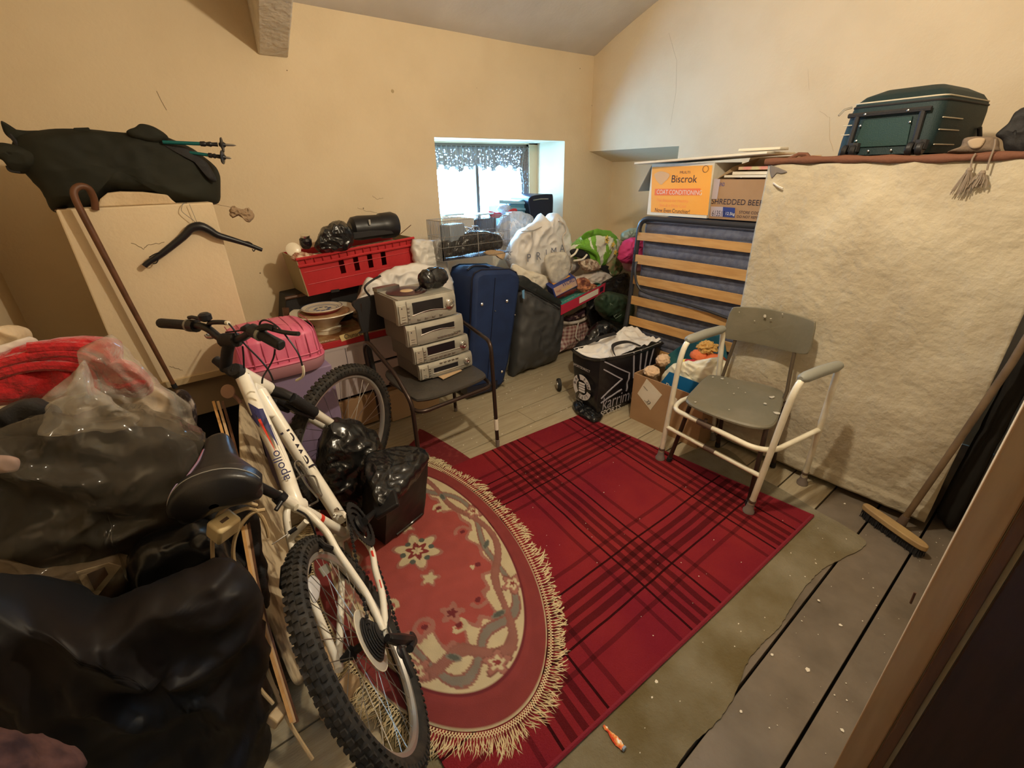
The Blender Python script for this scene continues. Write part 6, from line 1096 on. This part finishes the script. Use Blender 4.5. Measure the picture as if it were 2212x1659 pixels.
put('guard_rim', MB().tube([RC_-AXR*.028+(AXR.orthogonal().normalized()*math.cos(a)+AXR.cross(AXR.orthogonal().normalized())*math.sin(a))*.087 for a in [i*2*PI/48 for i in range(48)]], .0016, 5, closed=True), 'offw', bike)
def chainrun(pts, nm='chain'):
    lp = smooth_loop(pts, 60, False); mb = MB(); L_ = 0; nxt = 0
    for a, b in zip(lp, lp[1:]):
        d = (b-a); L_ += d.length
        if L_ >= nxt: X_ = Matrix((d.normalized(), bl_v, d.normalized().cross(bl_v).normalized())).transposed(); mb.box((a+b)/2, (.009, .007, .008), X_); nxt = L_+.0125 if d.length > .0 else nxt
    mb.tube(lp, .0022, 4); o = put(nm, mb, 'blackm', bike, smooth=False); o['kind'] = 'stuff'
chainrun([BBp-bl_v*.055+bu*.068-bf*.0, BBp-bl_v*.055+bu*.062-bf*.06, RC_-AXR*.048+bu*.046+bf*.03, RC_-AXR*.048+bu*.046])
dj = RC_-AXR*.06-bu*.115+bf*.03
chainrun([BBp-bl_v*.055-bu*.068, BBp-bl_v*.055-bu*.068-bf*.06, dj.lerp(BBp-bl_v*.055-bu*.068, .4), dj])
put('rear_derailleur', MB().tube(smooth_loop([FP(836, 1378, -.078), FP(862, 1382, -.088), FP(888, 1384, -.092), FP(885, 1402, -.09)], 12, False), [.011, .013, .014, .016, .017, .017, .015, .015, .015, .014, .014, .012, .012, .011][:13], 8), 'black', bike)
for q in (FP(893, 1378, -.09), FP(866, 1408, -.085)): put('jockey_wheel', MB().lathe([(.017, -.004), (.021, 0), (.017, .004)], q, bl_v, 16), 'black', bike)
put('derailleur_cage', MB().tube([FP(868, 1402, -.088), FP(878, 1430, -.088), FP(892, 1462, -.086)], .008, 8), 'black', bike)
put('gear_cable', MB().tube(smooth_loop([FP(836, 1292, -.07), FP(843, 1320, -.075), FP(838, 1352, -.08), FP(848, 1382, -.09)], 14, False), .0032, 6), 'black', bike)
put('front_derailleur', MB().tube([FP(722, 1108, -.02), FP(742, 1108, -.045), FP(750, 1118, -.05)], .010, 8), 'chrome', bike); put('derailleur_plate', MB().prism([FP(748, 1108, -.055), FP(764, 1130, -.055), FP(778, 1160, -.055), FP(768, 1168, -.055), FP(750, 1135, -.055)], bl_v*.003), 'steel', bike, smooth=False)
for q, r_ in ((FP(728, 1102, -.03), .009), (FP(735, 1112, -.03), .007), (FP(724, 1114, -.02), .006)): put('clamp_bolt', MB().lathe([(r_, -.006), (r_, .004), (r_*.5, .006)], q, -bl_v, 10), 'chrome', bike)
# rear brake
put('brake_arm', MB().tube([FP(716, 1186, -.045), FP(700, 1180, -.04), FP(688, 1168, -.028)], .009, 8), 'black', bike); put('brake_pad', MB().tube([FP(668, 1190, -.018), FP(690, 1174, -.02), FP(700, 1162, -.022)], .0075, 8), 'blackm', bike); put('brake_bolt', MB().lathe([(.007, 0), (.006, .006)], FP(692, 1192, -.05), -bl_v, 10), 'chrome', bike)
put('brake_cable', MB().tube(smooth_loop([FP(642, 1102, -.02), FP(660, 1112, -.035), FP(672, 1130, -.035), FP(682, 1155, -.02)], 12, False), .003, 6), 'black', bike); put('brake_boot', MB().tube([FP(640, 1140, 0), FP(624, 1152, .02)], .006, 8), 'black', bike); put('brake_wire', MB().tube([FP(624, 1152, .02), FP(600, 1168, .045), FP(588, 1176, .05)], .0016, 5), 'steel', bike)
# seat post and saddle
SP1 = FP(545, 1044); tb('seat_post', [FP(602, 1072), SP1], .0135, 'black'); tb('post_clamp', [FP(610, 1080), FP(600, 1070)], .020, 'black'); tb('quick_release', [FP(608, 1084, -.02), FP(596, 1102, -.005)], .006, 'black')
rL, rR, no = FP(364, 1122, .09), FP(556, 1036, -.085), FP(474, 938, 0)
mid = (rL+rR)/2; sf = (no-mid); SLn = sf.length; sf.normalize(); sr = (rR-rL).normalized(); sr = (sr-sf*sr.dot(sf)).normalized(); su = sr.cross(sf).normalized(); WD = (rR-rL).length/2
if su.z < 0: su = -su
def sadw(t): return np.interp(t, [0, .10, .28, .45, .6, .8, .95, 1], [.85, 1.08, 1.06, .80, .50, .36, .30, .15])*WD
def sad(u, v):
    t = v; a = PI*2*u; wd_ = sadw(t); ca2, sa2 = math.cos(a), math.sin(a); th = np.interp(t, [0, .2, .5, 1], [.050, .056, .042, .026]); ex = .7
    x = wd_*math.copysign(abs(ca2)**ex, ca2); z = th*math.copysign(abs(sa2)**ex, sa2); z -= .020*(x/WD)**2*1.5*(1-t*.3)+.012*math.sin(t*PI)-.018*(1-t)*(t < .35); 
    if z < -.02: x *= .9
    k = 1 if 0 < t < 1 else .0
    f = math.sin(min(1, t*8+.02)*PI/2)**.6*math.sin(min(1, (1-t)*10+.02)*PI/2)**.6
    c = mid+sf*(t*(SLn+.015)-.025)
    return c+sr*(x*f)+su*(z*f)
put('saddle', MB().grid(sad, 48, 40), mat('saddle_vinyl', (.016, .015, .016), .34, bump=.06, bs=300, spec=.5), bike, smooth='all')
put('saddle_stitching', MB().tube([V(sad(a, b))+su*.001 for a, b in [(.04+.42*k/24, .17+.035*math.sin(k/24*PI)) for k in range(25)]], .0011, 4), mat('grey_thread', (.45, .44, .42), .8), bike)
for off, m, w_ in ((.0, 'redp', .0022), (.012, 'purple', .0025), (-.012, 'purple', .002)):
    put('saddle_flash', MB().tube([V(sad(.40-.05*k/12+off, .20+.56*k/12))+su*.0008 for k in range(13)], [w_*(.6+math.sin(k/12*PI)) for k in range(13)], 4), m, bike)
for s_ in (-.022, .022): tb('saddle_rail', [mid+sf*.05-su*.045+sr*s_, mid+sf*.14-su*.040+sr*s_], .0035, 'steel')
tb('rail_clamp', [SP1, mid+sf*.07-su*.03], [.014, .016], 'black')
# fork and front wheel
aax = (FH-CW).normalized(); lat = V((.47, -.88, 0)); lat = (lat-aax*lat.dot(aax)).normalized(); fwd = aax.cross(lat)
if fwd.x < 0: fwd = -fwd
wheel(FH, lat, .350)
tb('fork_crown', [CW-lat*.075+aax*.035, CW-lat*.04+aax*.012, CW+lat*.04+aax*.012, CW+lat*.075+aax*.035], [.018, .022, .022, .018], 'black'); tb('steerer', [HB+hd_*.01, CW+aax*.01], .022, 'blackm')
Lf = (FH-CW).length
for s_ in (-1, 1):
    a = CW+lat*(s_*.066)+aax*.02; b = FH+lat*(s_*.060)
    d = (b-a); pts = [a+d*t for t in [.04+.30*k/18 for k in range(19)]]; put('fork_boot', MB().tube(pts, [.021+.0025*(k % 2) for k in range(19)], 12), 'blackm', bike); tb('fork_lower', [a+d*.34, a+d*.38, a+d*.8, b], [.020, .0185, .016, .012])
a0, b0_ = CW-lat*.066+aax*(Lf*.36)-fwd*.0, CW+lat*.066+aax*(Lf*.36)
tb('fork_arch', arc(a0, (a0+b0_)/2-aax*.11+fwd*.02, b0_, 12), .0095)
put('front_brake', MB().tube([a0-fwd*.02+aax*.01, a0-fwd*.03-aax*.07+lat*.01, a0-fwd*.02-aax*.12+lat*.04], .009, 8), 'black', bike); put('front_brake', MB().tube([b0_-fwd*.02+aax*.01, b0_-fwd*.03-aax*.07-lat*.01, b0_-fwd*.02-aax*.12-lat*.04], .009, 8), 'black', bike)
tb('fork_decal', [CW+lat*-.066+aax*(Lf*.58)-fwd*.0, CW-lat*.066+aax*(Lf*.58)+V((0, 0, .001))], .001, 'ink')
# stem and handlebar
HN = V((.547, .29, 0)).normalized(); HP0 = HT+V((-.02, .03, 0)); hbp = lambda px, py: A(px, py, p0=HP0, n=HN)
tb('stem_riser', [hbp(487, 798), hbp(491, 760), hbp(497, 735)], .018, 'blackm'); tb('stem_stub', [hbp(466, 777), hbp(482, 790), hbp(502, 803), HT], [.015, .015, .019, .022], 'blackm'); tb('bar_clamp', [hbp(483, 735), hbp(512, 734)], .023, 'blackm')
tb('handlebar', smooth_loop([hbp(400, 703), hbp(432, 704), hbp(452, 712), hbp(474, 729), hbp(497, 735), hbp(522, 730), hbp(540, 720), hbp(552, 718), hbp(575, 730)], 40, False), .0125, 'black')
for (a, b, c_) in (((345, 698), (375, 700), (410, 703)), ((609, 747), (588, 736), (562, 722))):
    g0, g1, g2 = hbp(*a), hbp(*b), hbp(*c_); tb('grip', [g0, g0.lerp(g1, .1), g1, g2], [.013, .017, .0165, .0165], 'blackm'); tb('gear_shifter', [g2, g2+(g2-g1).normalized()*.035], .021, 'black'); tb('shifter_ring', [g2-(g2-g1).normalized()*.006, g2+(g2-g1).normalized()*.004], .0215, 'greypad')
put('bell', MB().lathe([(.010, 0), (.019, .006), (.019, .022), (.012, .028)], hbp(446, 694), (0, 0, 1), 18), 'black', bike); tb('bell_lever', [hbp(440, 690)+V((0, 0, .0)), hbp(415, 685), hbp(408, 686)], .006, 'black')
tb('brake_lever', smooth_loop([hbp(436, 706)+V((.02, -.0, .0)), hbp(455, 697), hbp(478, 696), hbp(488, 697)], 10, False), .0075, 'black'); tb('lever_adjuster', [hbp(482, 696), hbp(494, 698)], .006, 'offw')
tb('brake_lever', smooth_loop([hbp(445, 722), hbp(450, 728), hbp(462, 727)], 8, False), .007, 'steel')
put('lever_hood', MB().tube(smooth_loop([hbp(556, 712), hbp(575, 706), hbp(592, 710)], 8, False), [.012]*7+[.009]*3 if 0 else .011, 8), 'blackm', bike); tb('brake_lever', smooth_loop([hbp(585, 710), hbp(605, 716), hbp(630, 720), hbp(645, 721)], 12, False), .0068, 'black'); tb('lever_hood', [hbp(524, 711), hbp(536, 708), hbp(545, 714)], [.008, .013, .008], 'blackm')
cab = [[(493, 698), (502, 708), (512, 722), (530, 745), (560, 775), (580, 800), (590, 822)], [(594, 755), (590, 775), (578, 798), (568, 815), (566, 828)], [(524, 748), (526, 770), (527, 795)], [(560, 706), (563, 695), (575, 692), (600, 706), (625, 735), (645, 765), (653, 790)], [(488, 718), (505, 716), (525, 713)]]
for q in cab: put('control_cable', MB().tube(smooth_loop([hbp(a, b)+V((.0, .0, .0)) for a, b in q], 24, False), .0028, 6), 'black', bike)
put('noodle', MB().tube(smooth_loop([hbp(654, 790), hbp(656, 805), hbp(652, 815), hbp(640, 822)], 12, False), .004, 6), 'offw', bike)
# bottle cage
cgp = lambda px, py, v=-.02: FP(px, py, v)
put('bottle_cage', MB().tube(smooth_loop([cgp(637, 1008), cgp(637, 1000), cgp(643, 996), cgp(651, 1000), cgp(662, 1018), cgp(672, 1035), cgp(692, 1065), cgp(694, 1072)], 24, False), .003, 6), 'steel', bike)
put('bottle_cage', MB().tube([cgp(637, 1008), cgp(660, 1045), cgp(686, 1075), cgp(687, 1082), cgp(669, 1092)], .003, 6), 'steel', bike); put('cage_band', MB().tube(smooth_loop([cgp(641, 1034), cgp(655, 1027), cgp(668, 1028), cgp(680, 1030), cgp(688, 1050), cgp(695, 1070)], 16, False), .0032, 6), 'steel', bike)
put('cage_plate', MB().tube([cgp(650, 1005, 0.0), cgp(688, 1064, .0)], .010, 8), 'steel', bike)
# printed words and flashes on the tubes
def ontube(a, b, r_, s_, size, m, t0, sx=1, dv=0):
    d = (b-a).normalized(); p = a.lerp(b, t0); nrm = (V((0, 0, EYE))-p); nrm = (nrm-d*nrm.dot(d)).normalized(); yd = nrm.cross(d); return text(s_, p+nrm*(r_+.0008)-yd*(size*.33)+yd*dv, d, yd, size, m, bike, sx=sx, off=.0005)
ontube(DT1, DT0, .0235, 'Jewel', .047, 'ink', .40, 1.65); ontube(TT1, TT0, .0235, 'apollo', .038, 'navyp', .13, 1.15)
def flash(a, b, r_, t0, t1, w0, w1, m, dv0, dv1, name='decal_flash'):
    d = (b-a).normalized(); mb = MB(); n = 8
    for k in range(n+1):
        t = t0+(t1-t0)*k/n; p = a.lerp(b, t); nrm = (V((0, 0, EYE))-p); nrm = (nrm-d*nrm.dot(d)).normalized(); yd = nrm.cross(d); w_ = w0+(w1-w0)*k/n; dv = dv0+(dv1-dv0)*k/n
        for j in range(4):
            ang = (dv+w_*(j/3-.5))/r_; mb.v.append(p+(nrm*math.cos(ang)+yd*math.sin(ang))*(r_+.0007))
    for k in range(n):
        for j in range(3): mb.f.append((k*4+j, k*4+j+1, k*4+j+5, k*4+j+4))
    put(name, mb, m, bike, smooth='all')
flash(TT0, TT1, .0235, .28, .60, .030, .002, 'navyp', .004, .018); flash(TT0, TT1, .0235, .20, .30, .002, .030, 'navyp', -.016, -.004); flash(TT0, TT1, .0235, .30, .42, .020, .002, 'navyp', -.018, -.012); flash(TT0, TT1, .0235, .26, .34, .001, .020, 'navyp', -.006, .006); flash(TT0, TT1, .0235, .36, .66, .008, .0008, 'redp', -.004, .004); flash(TT0, TT1, .0235, .42, .72, .003, .0006, 'navyp', .022, .026)
flash(DT0, DT1, .0235, .06, .34, .024, .003, 'navyp', .004, -.022); flash(DT0, DT1, .0235, .25, .80, .003, .002, 'redp', -.026, -.026); put('seat_tube_band', MB().tube([SC.lerp(BBp, .52), SC.lerp(BBp, .57)], .0172, 14), 'redp', bike)
flash(FP(803, 1190, -.05), FP(826, 1286, -.062), .0105, .05, .9, .007, .003, 'redp', .0, .003); put('valve_tag', MB().prism([FP(688, 1228, .0), FP(706, 1216, .0), FP(718, 1232, .0), FP(700, 1246, .0)], bl_v*.002), 'greypad', bike, smooth=False)
put('wheel_reflector', sack([FP(666, 1250, .0), FP(676, 1243, .0), FP(690, 1258, .0), FP(688, 1290, .0), FP(680, 1303, .0), FP(672, 1290, .0), FP(664, 1262, .0)], bl_v, .006, .006, wr=0), mat('white_reflector', (.55, .55, .58), .2), bike)
# ================================================================ LEFT FOREGROUND
# ironing board lying beside the bicycle
ip, in_ = V((.06, 1.05, 0)), V((.792, -.24, .396)).normalized()
op = [(520, 866), (531, 866), (548, 905), (572, 985), (600, 1060), (622, 1130), (640, 1200), (668, 1300), (696, 1385), (672, 1445), (640, 1478), (612, 1425), (575, 1325), (556, 1245), (535, 1130), (520, 1000), (516, 900)]
ir = thing('ironing_board', 'worn ironing board with streaked off white cover beside the bicycle', 'ironing board', (.03, 1.4, 0))
pts = [A(a, b, p0=ip, n=in_) for a, b in op]; pts = [V((p.x, p.y, max(p.z, .004))) for p in pts]
put('covered_board', sack(pts, in_, .012, .014, wr=.006, fr=9, N=120, R=12, seed=51), 'ironb', ir, smooth='all')
put('tip_cap', MB().lathe([(.006, -.006), (.030, -.004), (.033, 0), (.030, .004), (.006, .006)], A(494, 849, p0=ip, n=in_)+V((0, .02, 0)), (-.5, -.75, .4), 24), mat('pink_beige_disc', (.50, .32, .24), .45), ir)
put('arm', MB().tube([A(494, 849, p0=ip, n=in_)+V((0, .02, 0)), A(510, 858, p0=ip, n=in_), A(520, 870, p0=ip, n=in_)], .009, 8), mat('pink_beige_arm', (.50, .28, .22), .5), ir)
for k, (m, d0, d1) in enumerate((('slat', 0, 0), ('cardl', .012, 6), ('bwood', .02, 12))):
    q = [V((-.035+.006*k, 2.05, .56)), V((-.055+.006*k, 1.5, .36)), V((-.078+.006*k, 1.10, .16)), V((-.055+.006*k, .92, .055))]
    q = [A(a, b, y=yy) for (a, b), yy in zip(((461+10*k, 868), (500+9*k, 1010), (553+5*k, 1290), (630+6*k, 1560)), (1.75, 1.45, 1.08, .86))]; q[-1].z = max(q[-1].z, .012)
    mb = MB(); d = (q[-1]-q[0]).normalized()
    for a, b in zip(q, q[1:]): mb.box((a+b)/2, (.007, (b-a).length+.004, .016), Matrix(((b-a).normalized().cross(V((0, 0, 1))).normalized(), (b-a).normalized(), (b-a).normalized().cross(V((0, 0, 1))).normalized().cross((b-a).normalized()))).transposed())
    mb2 = MB().tube(smooth_loop(q, 24, False), .0055, 4); solo('wooden_strip', mb2, m, ('leftmost thin wooden strip behind the saddle', 'middle thin wooden strip behind the saddle', 'rightmost dark thin wooden strip behind the saddle')[k], 'strip', smooth=False)
# extension cable with cream socket
ec = thing('extension_cable', 'cream extension cable with square socket looped beside the rear wheel', 'cable', A(487, 1135, y=1.10))
cp_ = [[(464, 1260), (459, 1200), (460, 1150), (472, 1112), (500, 1090), (530, 1086), (555, 1092)], [(459, 1215), (470, 1250), (500, 1280), (543, 1298)], [(500, 1110), (535, 1098), (556, 1105), (572, 1130), (580, 1160)], [(572, 1101), (545, 1108), (520, 1135), (506, 1170), (505, 1210), (520, 1250), (540, 1280)], [(545, 1290), (565, 1400), (590, 1480), (625, 1560), (675, 1640)], [(552, 1320), (556, 1360), (572, 1440), (600, 1500)], [(556, 1330), (545, 1390), (543, 1440), (560, 1485), (590, 1520)]]
for q in cp_: put('cord', MB().tube(smooth_loop([A(a, b, y=1.10-.28*max(0, (b-1280))/360) for a, b in q], 30, False), .0048, 7), 'cable', ec)
sk_ = A(483, 1138, y=1.09); R_ = Matrix.Rotation(.5, 3, 'Z') @ Matrix.Rotation(.5, 3, 'X'); put('socket', MB().box(sk_, (.058, .045, .058), R_), 'plug', ec, bevel=.007); put('socket_slot', MB().box(sk_+R_@V((0, 0, .0285)), (.018, .008, .004), R_), 'brownj', ec, smooth=False)
put('strip_clip', MB().box(A(600, 1545, y=.9), (.04, .03, .05), R_), 'cable', ec, bevel=.004)
mb = MB(); q = A(735, 1505, z=.03); mb.box((q.x, q.y, .024), (.13, .05, .044), rz=.55); solo('wood_block', mb, 'cardl', 'small wooden block lying on the boards seen through the rear wheel', 'block', smooth=False, bevel=.002)
q = [A(a, b, z=.016) for a, b in ((690, 1395), (716, 1395), (735, 1500), (752, 1545), (735, 1560), (712, 1520))]; solo('floor_batten', MB().prism(q, (0, 0, .018)), 'cardl', 'pale batten lying on the floor beside the wood block', 'batten', smooth=False, bevel=.002)
# --- black bags right of the bicycle
kbg = thing('black_tote_bag', 'matt black stiff bag standing on the oval rug beside the bicycle', 'bag', (.57, 1.6, .02))
t_ = [A(924, 990, z=.33), A(880, 962, z=.36), A(820, 985, z=.36), A(790, 1060, z=.33)]; b_ = [A(919, 1118, z=.022), A(905, 1095, z=.022)+V((.02, .12, 0)), A(790, 1110, z=.022), A(818, 1192, z=.022)]
fx_ = [V((.470, 1.535, .026)), V((.695, 1.60, .026)), V((.66, 1.80, .026)), V((.42, 1.74, .026))]; tx_ = [A(836, 1085, z=.345), A(925, 990, z=.335), A(878, 965, z=.34), A(800, 1000, z=.36)]
def bagf(u, v):
    s = (u*4) % 4; i = int(s) % 4; t = s-int(s)
    if u > .9999: i, t = 3, 1
    j = (i+1) % 4; p = fx_[i].lerp(fx_[j], t).lerp(tx_[i].lerp(tx_[j], t), v); c = (fx_[0]+fx_[2])/2; o_ = V((p.x-c.x, p.y-c.y, 0)).normalized(); return p+o_*(.010*math.sin(PI*v)*math.sin(PI*t)+.006*fold(p, 7, 2)*math.sin(PI*v))
put('body', MB().grid(bagf, 80, 24), mat('matt_black_bag', (.013, .012, .012), .5, bump=.1, bs=30), kbg, smooth='all'); put('base', MB().prism(fx_, (0, 0, .004)), 'blackm', kbg, smooth=False)
put('slanted_flap', sack([tx_[0]+V((0, 0, -.01)), tx_[1]+V((0, 0, .004)), tx_[2], tx_[3]+V((0, .02, .02)), A(800, 1050, z=.38)], (-.1, -.4, .9), .03, .10, wr=.010, fr=16, seed=61), 'binbag', kbg, smooth='all')
put('base_piping', MB().tube([fx_[0]+V((.06, .012, .012)), fx_[1]+V((-.01, -.004, .012))], .006, 6), 'binbag', kbg)
bag('black_bin_liner', 1.84, [(706, 918), (716, 908), (745, 906), (775, 914), (790, 928), (812, 938), (822, 965), (850, 1010), (862, 1040), (860, 1085), (835, 1110), (795, 1130), (745, 1120), (715, 1080), (690, 1045), (684, 1000), (690, 950)], .13, mat('crinkled_black_film', (.012, .012, .012), .24, crk=11, spec=.6), 'glossy black bin liner slumped against the bicycle front wheel', wr=.017, fr=11, N=160, R=28, seed=62, exp=5, tb=.05)
# small oddments under the bike
bag('clear_offcut', .98, [(752, 1240), (775, 1232), (792, 1300), (775, 1330), (752, 1310)], .008, 'clear', 'clear plastic scrap hanging inside the rear wheel', tb=.006, wr=.004) if 0 else None
# --- the heap of bags along the left wall
def heap(name, y, px, tf, tb, m, label, cat='bag', **k):
    pts = AY(y, px); pts = [V((max(p.x, XL+.03), p.y, max(p.z, .01))) for p in pts]; return solo(name, sack(pts, V((-.02, -1, .35)), tf, tb, **k), m, label, cat, smooth='all')
mb = MB(); mb.bb(XL+.02, 1.05, .004, -.16, 2.35, .36); solo('low_bed_base', mb, 'dark', 'dark divan base under the heap of bags by the left wall', 'divan', bevel=.02)
heap('cream_cushion', 2.05, [(-60, 700), (0, 708), (30, 704), (58, 716), (62, 738), (30, 760), (0, 775), (-60, 780)], .10, .08, 'creamcl', 'cream quilted cushion at the left edge above the red fleece', 'cushion', wr=.012, seed=71)
heap('white_pillow', 1.98, [(-70, 756), (0, 748), (40, 738), (70, 730), (78, 745), (40, 770), (-10, 800), (-70, 810)], .08, .06, 'whitecl', 'off white pillow under the cream cushion', 'pillow', wr=.010, seed=72)
rf = thing('red_fleece', 'bright red folded fleece blanket inside clear plastic on the heap', 'blanket', A(120, 860, y=1.9))
for i, (y, px, tf) in enumerate(((1.92, [(-40, 800), (0, 775), (60, 748), (150, 733), (225, 730), (262, 742), (258, 790), (215, 810), (100, 830), (-40, 850)], .10), (1.82, [(-50, 840), (20, 800), (90, 790), (170, 792), (208, 805), (215, 830), (170, 850), (100, 862), (-50, 880)], .09), (1.78, [(225, 800), (255, 780), (300, 790), (330, 825), (318, 852), (270, 855), (235, 835)], .07))):
    put('fold', sack([V((max(p.x, XL+.03), p.y, p.z)) for p in AY(y, px)], V((-.02, -1, .35)), tf, .08, wr=.014, fr=8, seed=73+i), 'redfl', rf, smooth='all')
for q in ([(-20, 812), (60, 792), (140, 790), (190, 805), (205, 850)], [(-20, 790), (80, 765), (160, 762), (215, 785), (235, 840)], [(60, 752), (150, 748), (215, 760), (248, 800)]): put('rolled_edge', MB().tube(smooth_loop(AY(1.735, q), 26, False), .016, 9), 'redfl', rf)
heap('beige_clothes', 1.85, [(150, 870), (230, 850), (300, 835), (350, 842), (385, 865), (412, 900), (405, 935), (350, 930), (280, 925), (180, 915)], .09, .08, mat('beige_brown_clothes', (.46, .32, .19), .9, c2=(.62, .50, .36), ns=7, c3=(.16, .09, .06), lo=.35, hi=.6), 'beige and brown clothes in clear plastic at the right end of the heap', 'clothes', wr=.016, seed=76)
heap('dark_shoes', 1.80, [(378, 850), (400, 845), (418, 868), (424, 900), (416, 932), (400, 940), (392, 900)], .05, .04, mat('dark_patterned_cloth', (.04, .03, .03), .8, c2=(.45, .38, .32), ns=24, lo=.5, hi=.65), 'dark patterned cloth bundle at the right tip of the heap', 'bundle', wr=.010, seed=77)
heap('clear_red_cover', 1.66, [(60, 905), (95, 860), (140, 815), (175, 775), (200, 750), (240, 735), (285, 760), (320, 790), (350, 830), (395, 870), (425, 915), (420, 945), (330, 930), (180, 925)], .05, .03, 'clear', 'clear crinkled plastic sack over the red fleece and beige clothes', wr=.030, fr=8, seed=78, N=130, R=18)
heap('black_garment', 1.45, [(5, 900), (30, 878), (70, 866), (110, 878), (118, 905), (100, 930), (50, 940), (15, 930)], .06, .05, 'blackm', 'small black garment between the two clear sacks', 'garment', wr=.016, seed=79)
cs = thing('clear_sack', 'large clear plastic sack stuffed with dark clothes in the left foreground', 'bag', (-.25, 1.25, .4))
def hp(y, px): return [V((max(p.x, XL+.03), p.y, max(p.z, .01))) for p in AY(y, px)]
NV = V((-.02, -1, .35))
put('dark_contents', sack(hp(1.40, [(-120, 950), (0, 945), (120, 950), (220, 935), (330, 930), (400, 950), (432, 1000), (440, 1060), (420, 1120), (330, 1170), (200, 1210), (60, 1240), (-120, 1260)]), NV, .10, .15, wr=.020, fr=6, N=110, R=16, seed=81), mat('dark_clothes', (.014, .012, .010), .85, c2=(.03, .025, .02), ns=5, crk=4), cs, smooth='all')
put('pale_contents', sack(hp(1.27, [(-120, 1225), (0, 1220), (100, 1240), (180, 1225), (270, 1210), (300, 1240), (270, 1290), (200, 1325), (110, 1310), (0, 1275), (-120, 1260)]), NV, .05, .08, wr=.012, fr=9, seed=82), mat('dim_cream_cloth', (.22, .15, .085), .9, c2=(.12, .08, .045), ns=6), cs, smooth='all')
put('pink_label', sack(hp(1.28, [(-40, 995), (0, 985), (40, 992), (35, 1015), (0, 1020), (-40, 1030)]), NV, .015, .01, wr=.004), mat('pale_pink_label', (.62, .42, .38), .8), cs, smooth='all')
put('frame_print', MB().prism(hp(1.205, [(165, 1235), (235, 1215), (262, 1222), (200, 1300)]), (0, -.004, .001)), 'creamcl', cs, smooth=False); put('frame_picture', MB().prism(hp(1.200, [(188, 1240), (226, 1224), (234, 1240), (205, 1275)]), (0, -.003, .001)), 'bwood', cs, smooth=False)
put('film', sack(hp(1.33, [(-130, 925), (0, 938), (60, 925), (130, 905), (210, 900), (290, 898), (360, 912), (410, 935), (440, 962), (452, 1010), (455, 1080), (430, 1130), (350, 1180), (290, 1215), (310, 1260), (250, 1320), (190, 1345), (60, 1310), (-130, 1290)]), NV, .13, .05, wr=.040, fr=7.5, N=160, R=24, seed=83), 'dclear', cs, smooth='all')
heap('film_twist', 1.34, [(100, 935), (118, 880), (150, 820), (178, 788), (192, 800), (210, 850), (260, 880), (300, 905), (240, 925), (160, 930)], .04, .03, 'clear', 'pointed twist of clear plastic rising from the big sack', wr=.022, fr=11, seed=84)
heap('dark_blue_sack', .98, [(-150, 1290), (0, 1275), (120, 1320), (220, 1340), (330, 1290), (430, 1240), (490, 1215), (530, 1235), (556, 1330), (572, 1430), (580, 1520), (575, 1620), (520, 1700), (280, 1700), (60, 1690), (-150, 1660)], .07, .14, mat('dark_tinted_sack', (.007, .008, .010), .55, c2=(.014, .010, .009), ns=3, crk=3.5, spec=.22), 'dark blue black sack sagging below the clear sack in the foreground', wr=.034, fr=5.5, N=130, R=20, seed=85)
heap('black_lower_sack', 1.22, [(300, 1180), (420, 1130), (470, 1150), (520, 1200), (550, 1260), (560, 1330), (500, 1330), (400, 1290), (300, 1290)], .08, .08, 'binbag', 'glossy black sack bottom between saddle and extension cable', wr=.02, fr=7, seed=86)
heap('black_under_sack', 1.30, [(440, 1090), (480, 1040), (520, 1040), (560, 1120), (575, 1250), (600, 1400), (610, 1520), (560, 1560), (480, 1400), (440, 1250)], .04, .10, 'blackm', 'matt black sack in the dark behind the cable and strips', wr=.015, seed=87)
heap('floral_cloth', .72, [(-150, 1618), (0, 1612), (40, 1616), (100, 1628), (160, 1634), (180, 1652), (120, 1700), (-150, 1760)], .03, .04, 'floral', 'pink floral cloth at the bottom left corner', 'cloth', wr=.012, fr=12, seed=88)
mb = MB(); q = A(300, 1640, z=.10); mb.box((q.x, q.y, .07), (.07, .10, .13), rz=.3); solo('pale_wood_end', mb, 'swatch', 'dim pale wooden block end at the bottom of the heap', 'block', smooth=False, bevel=.004)
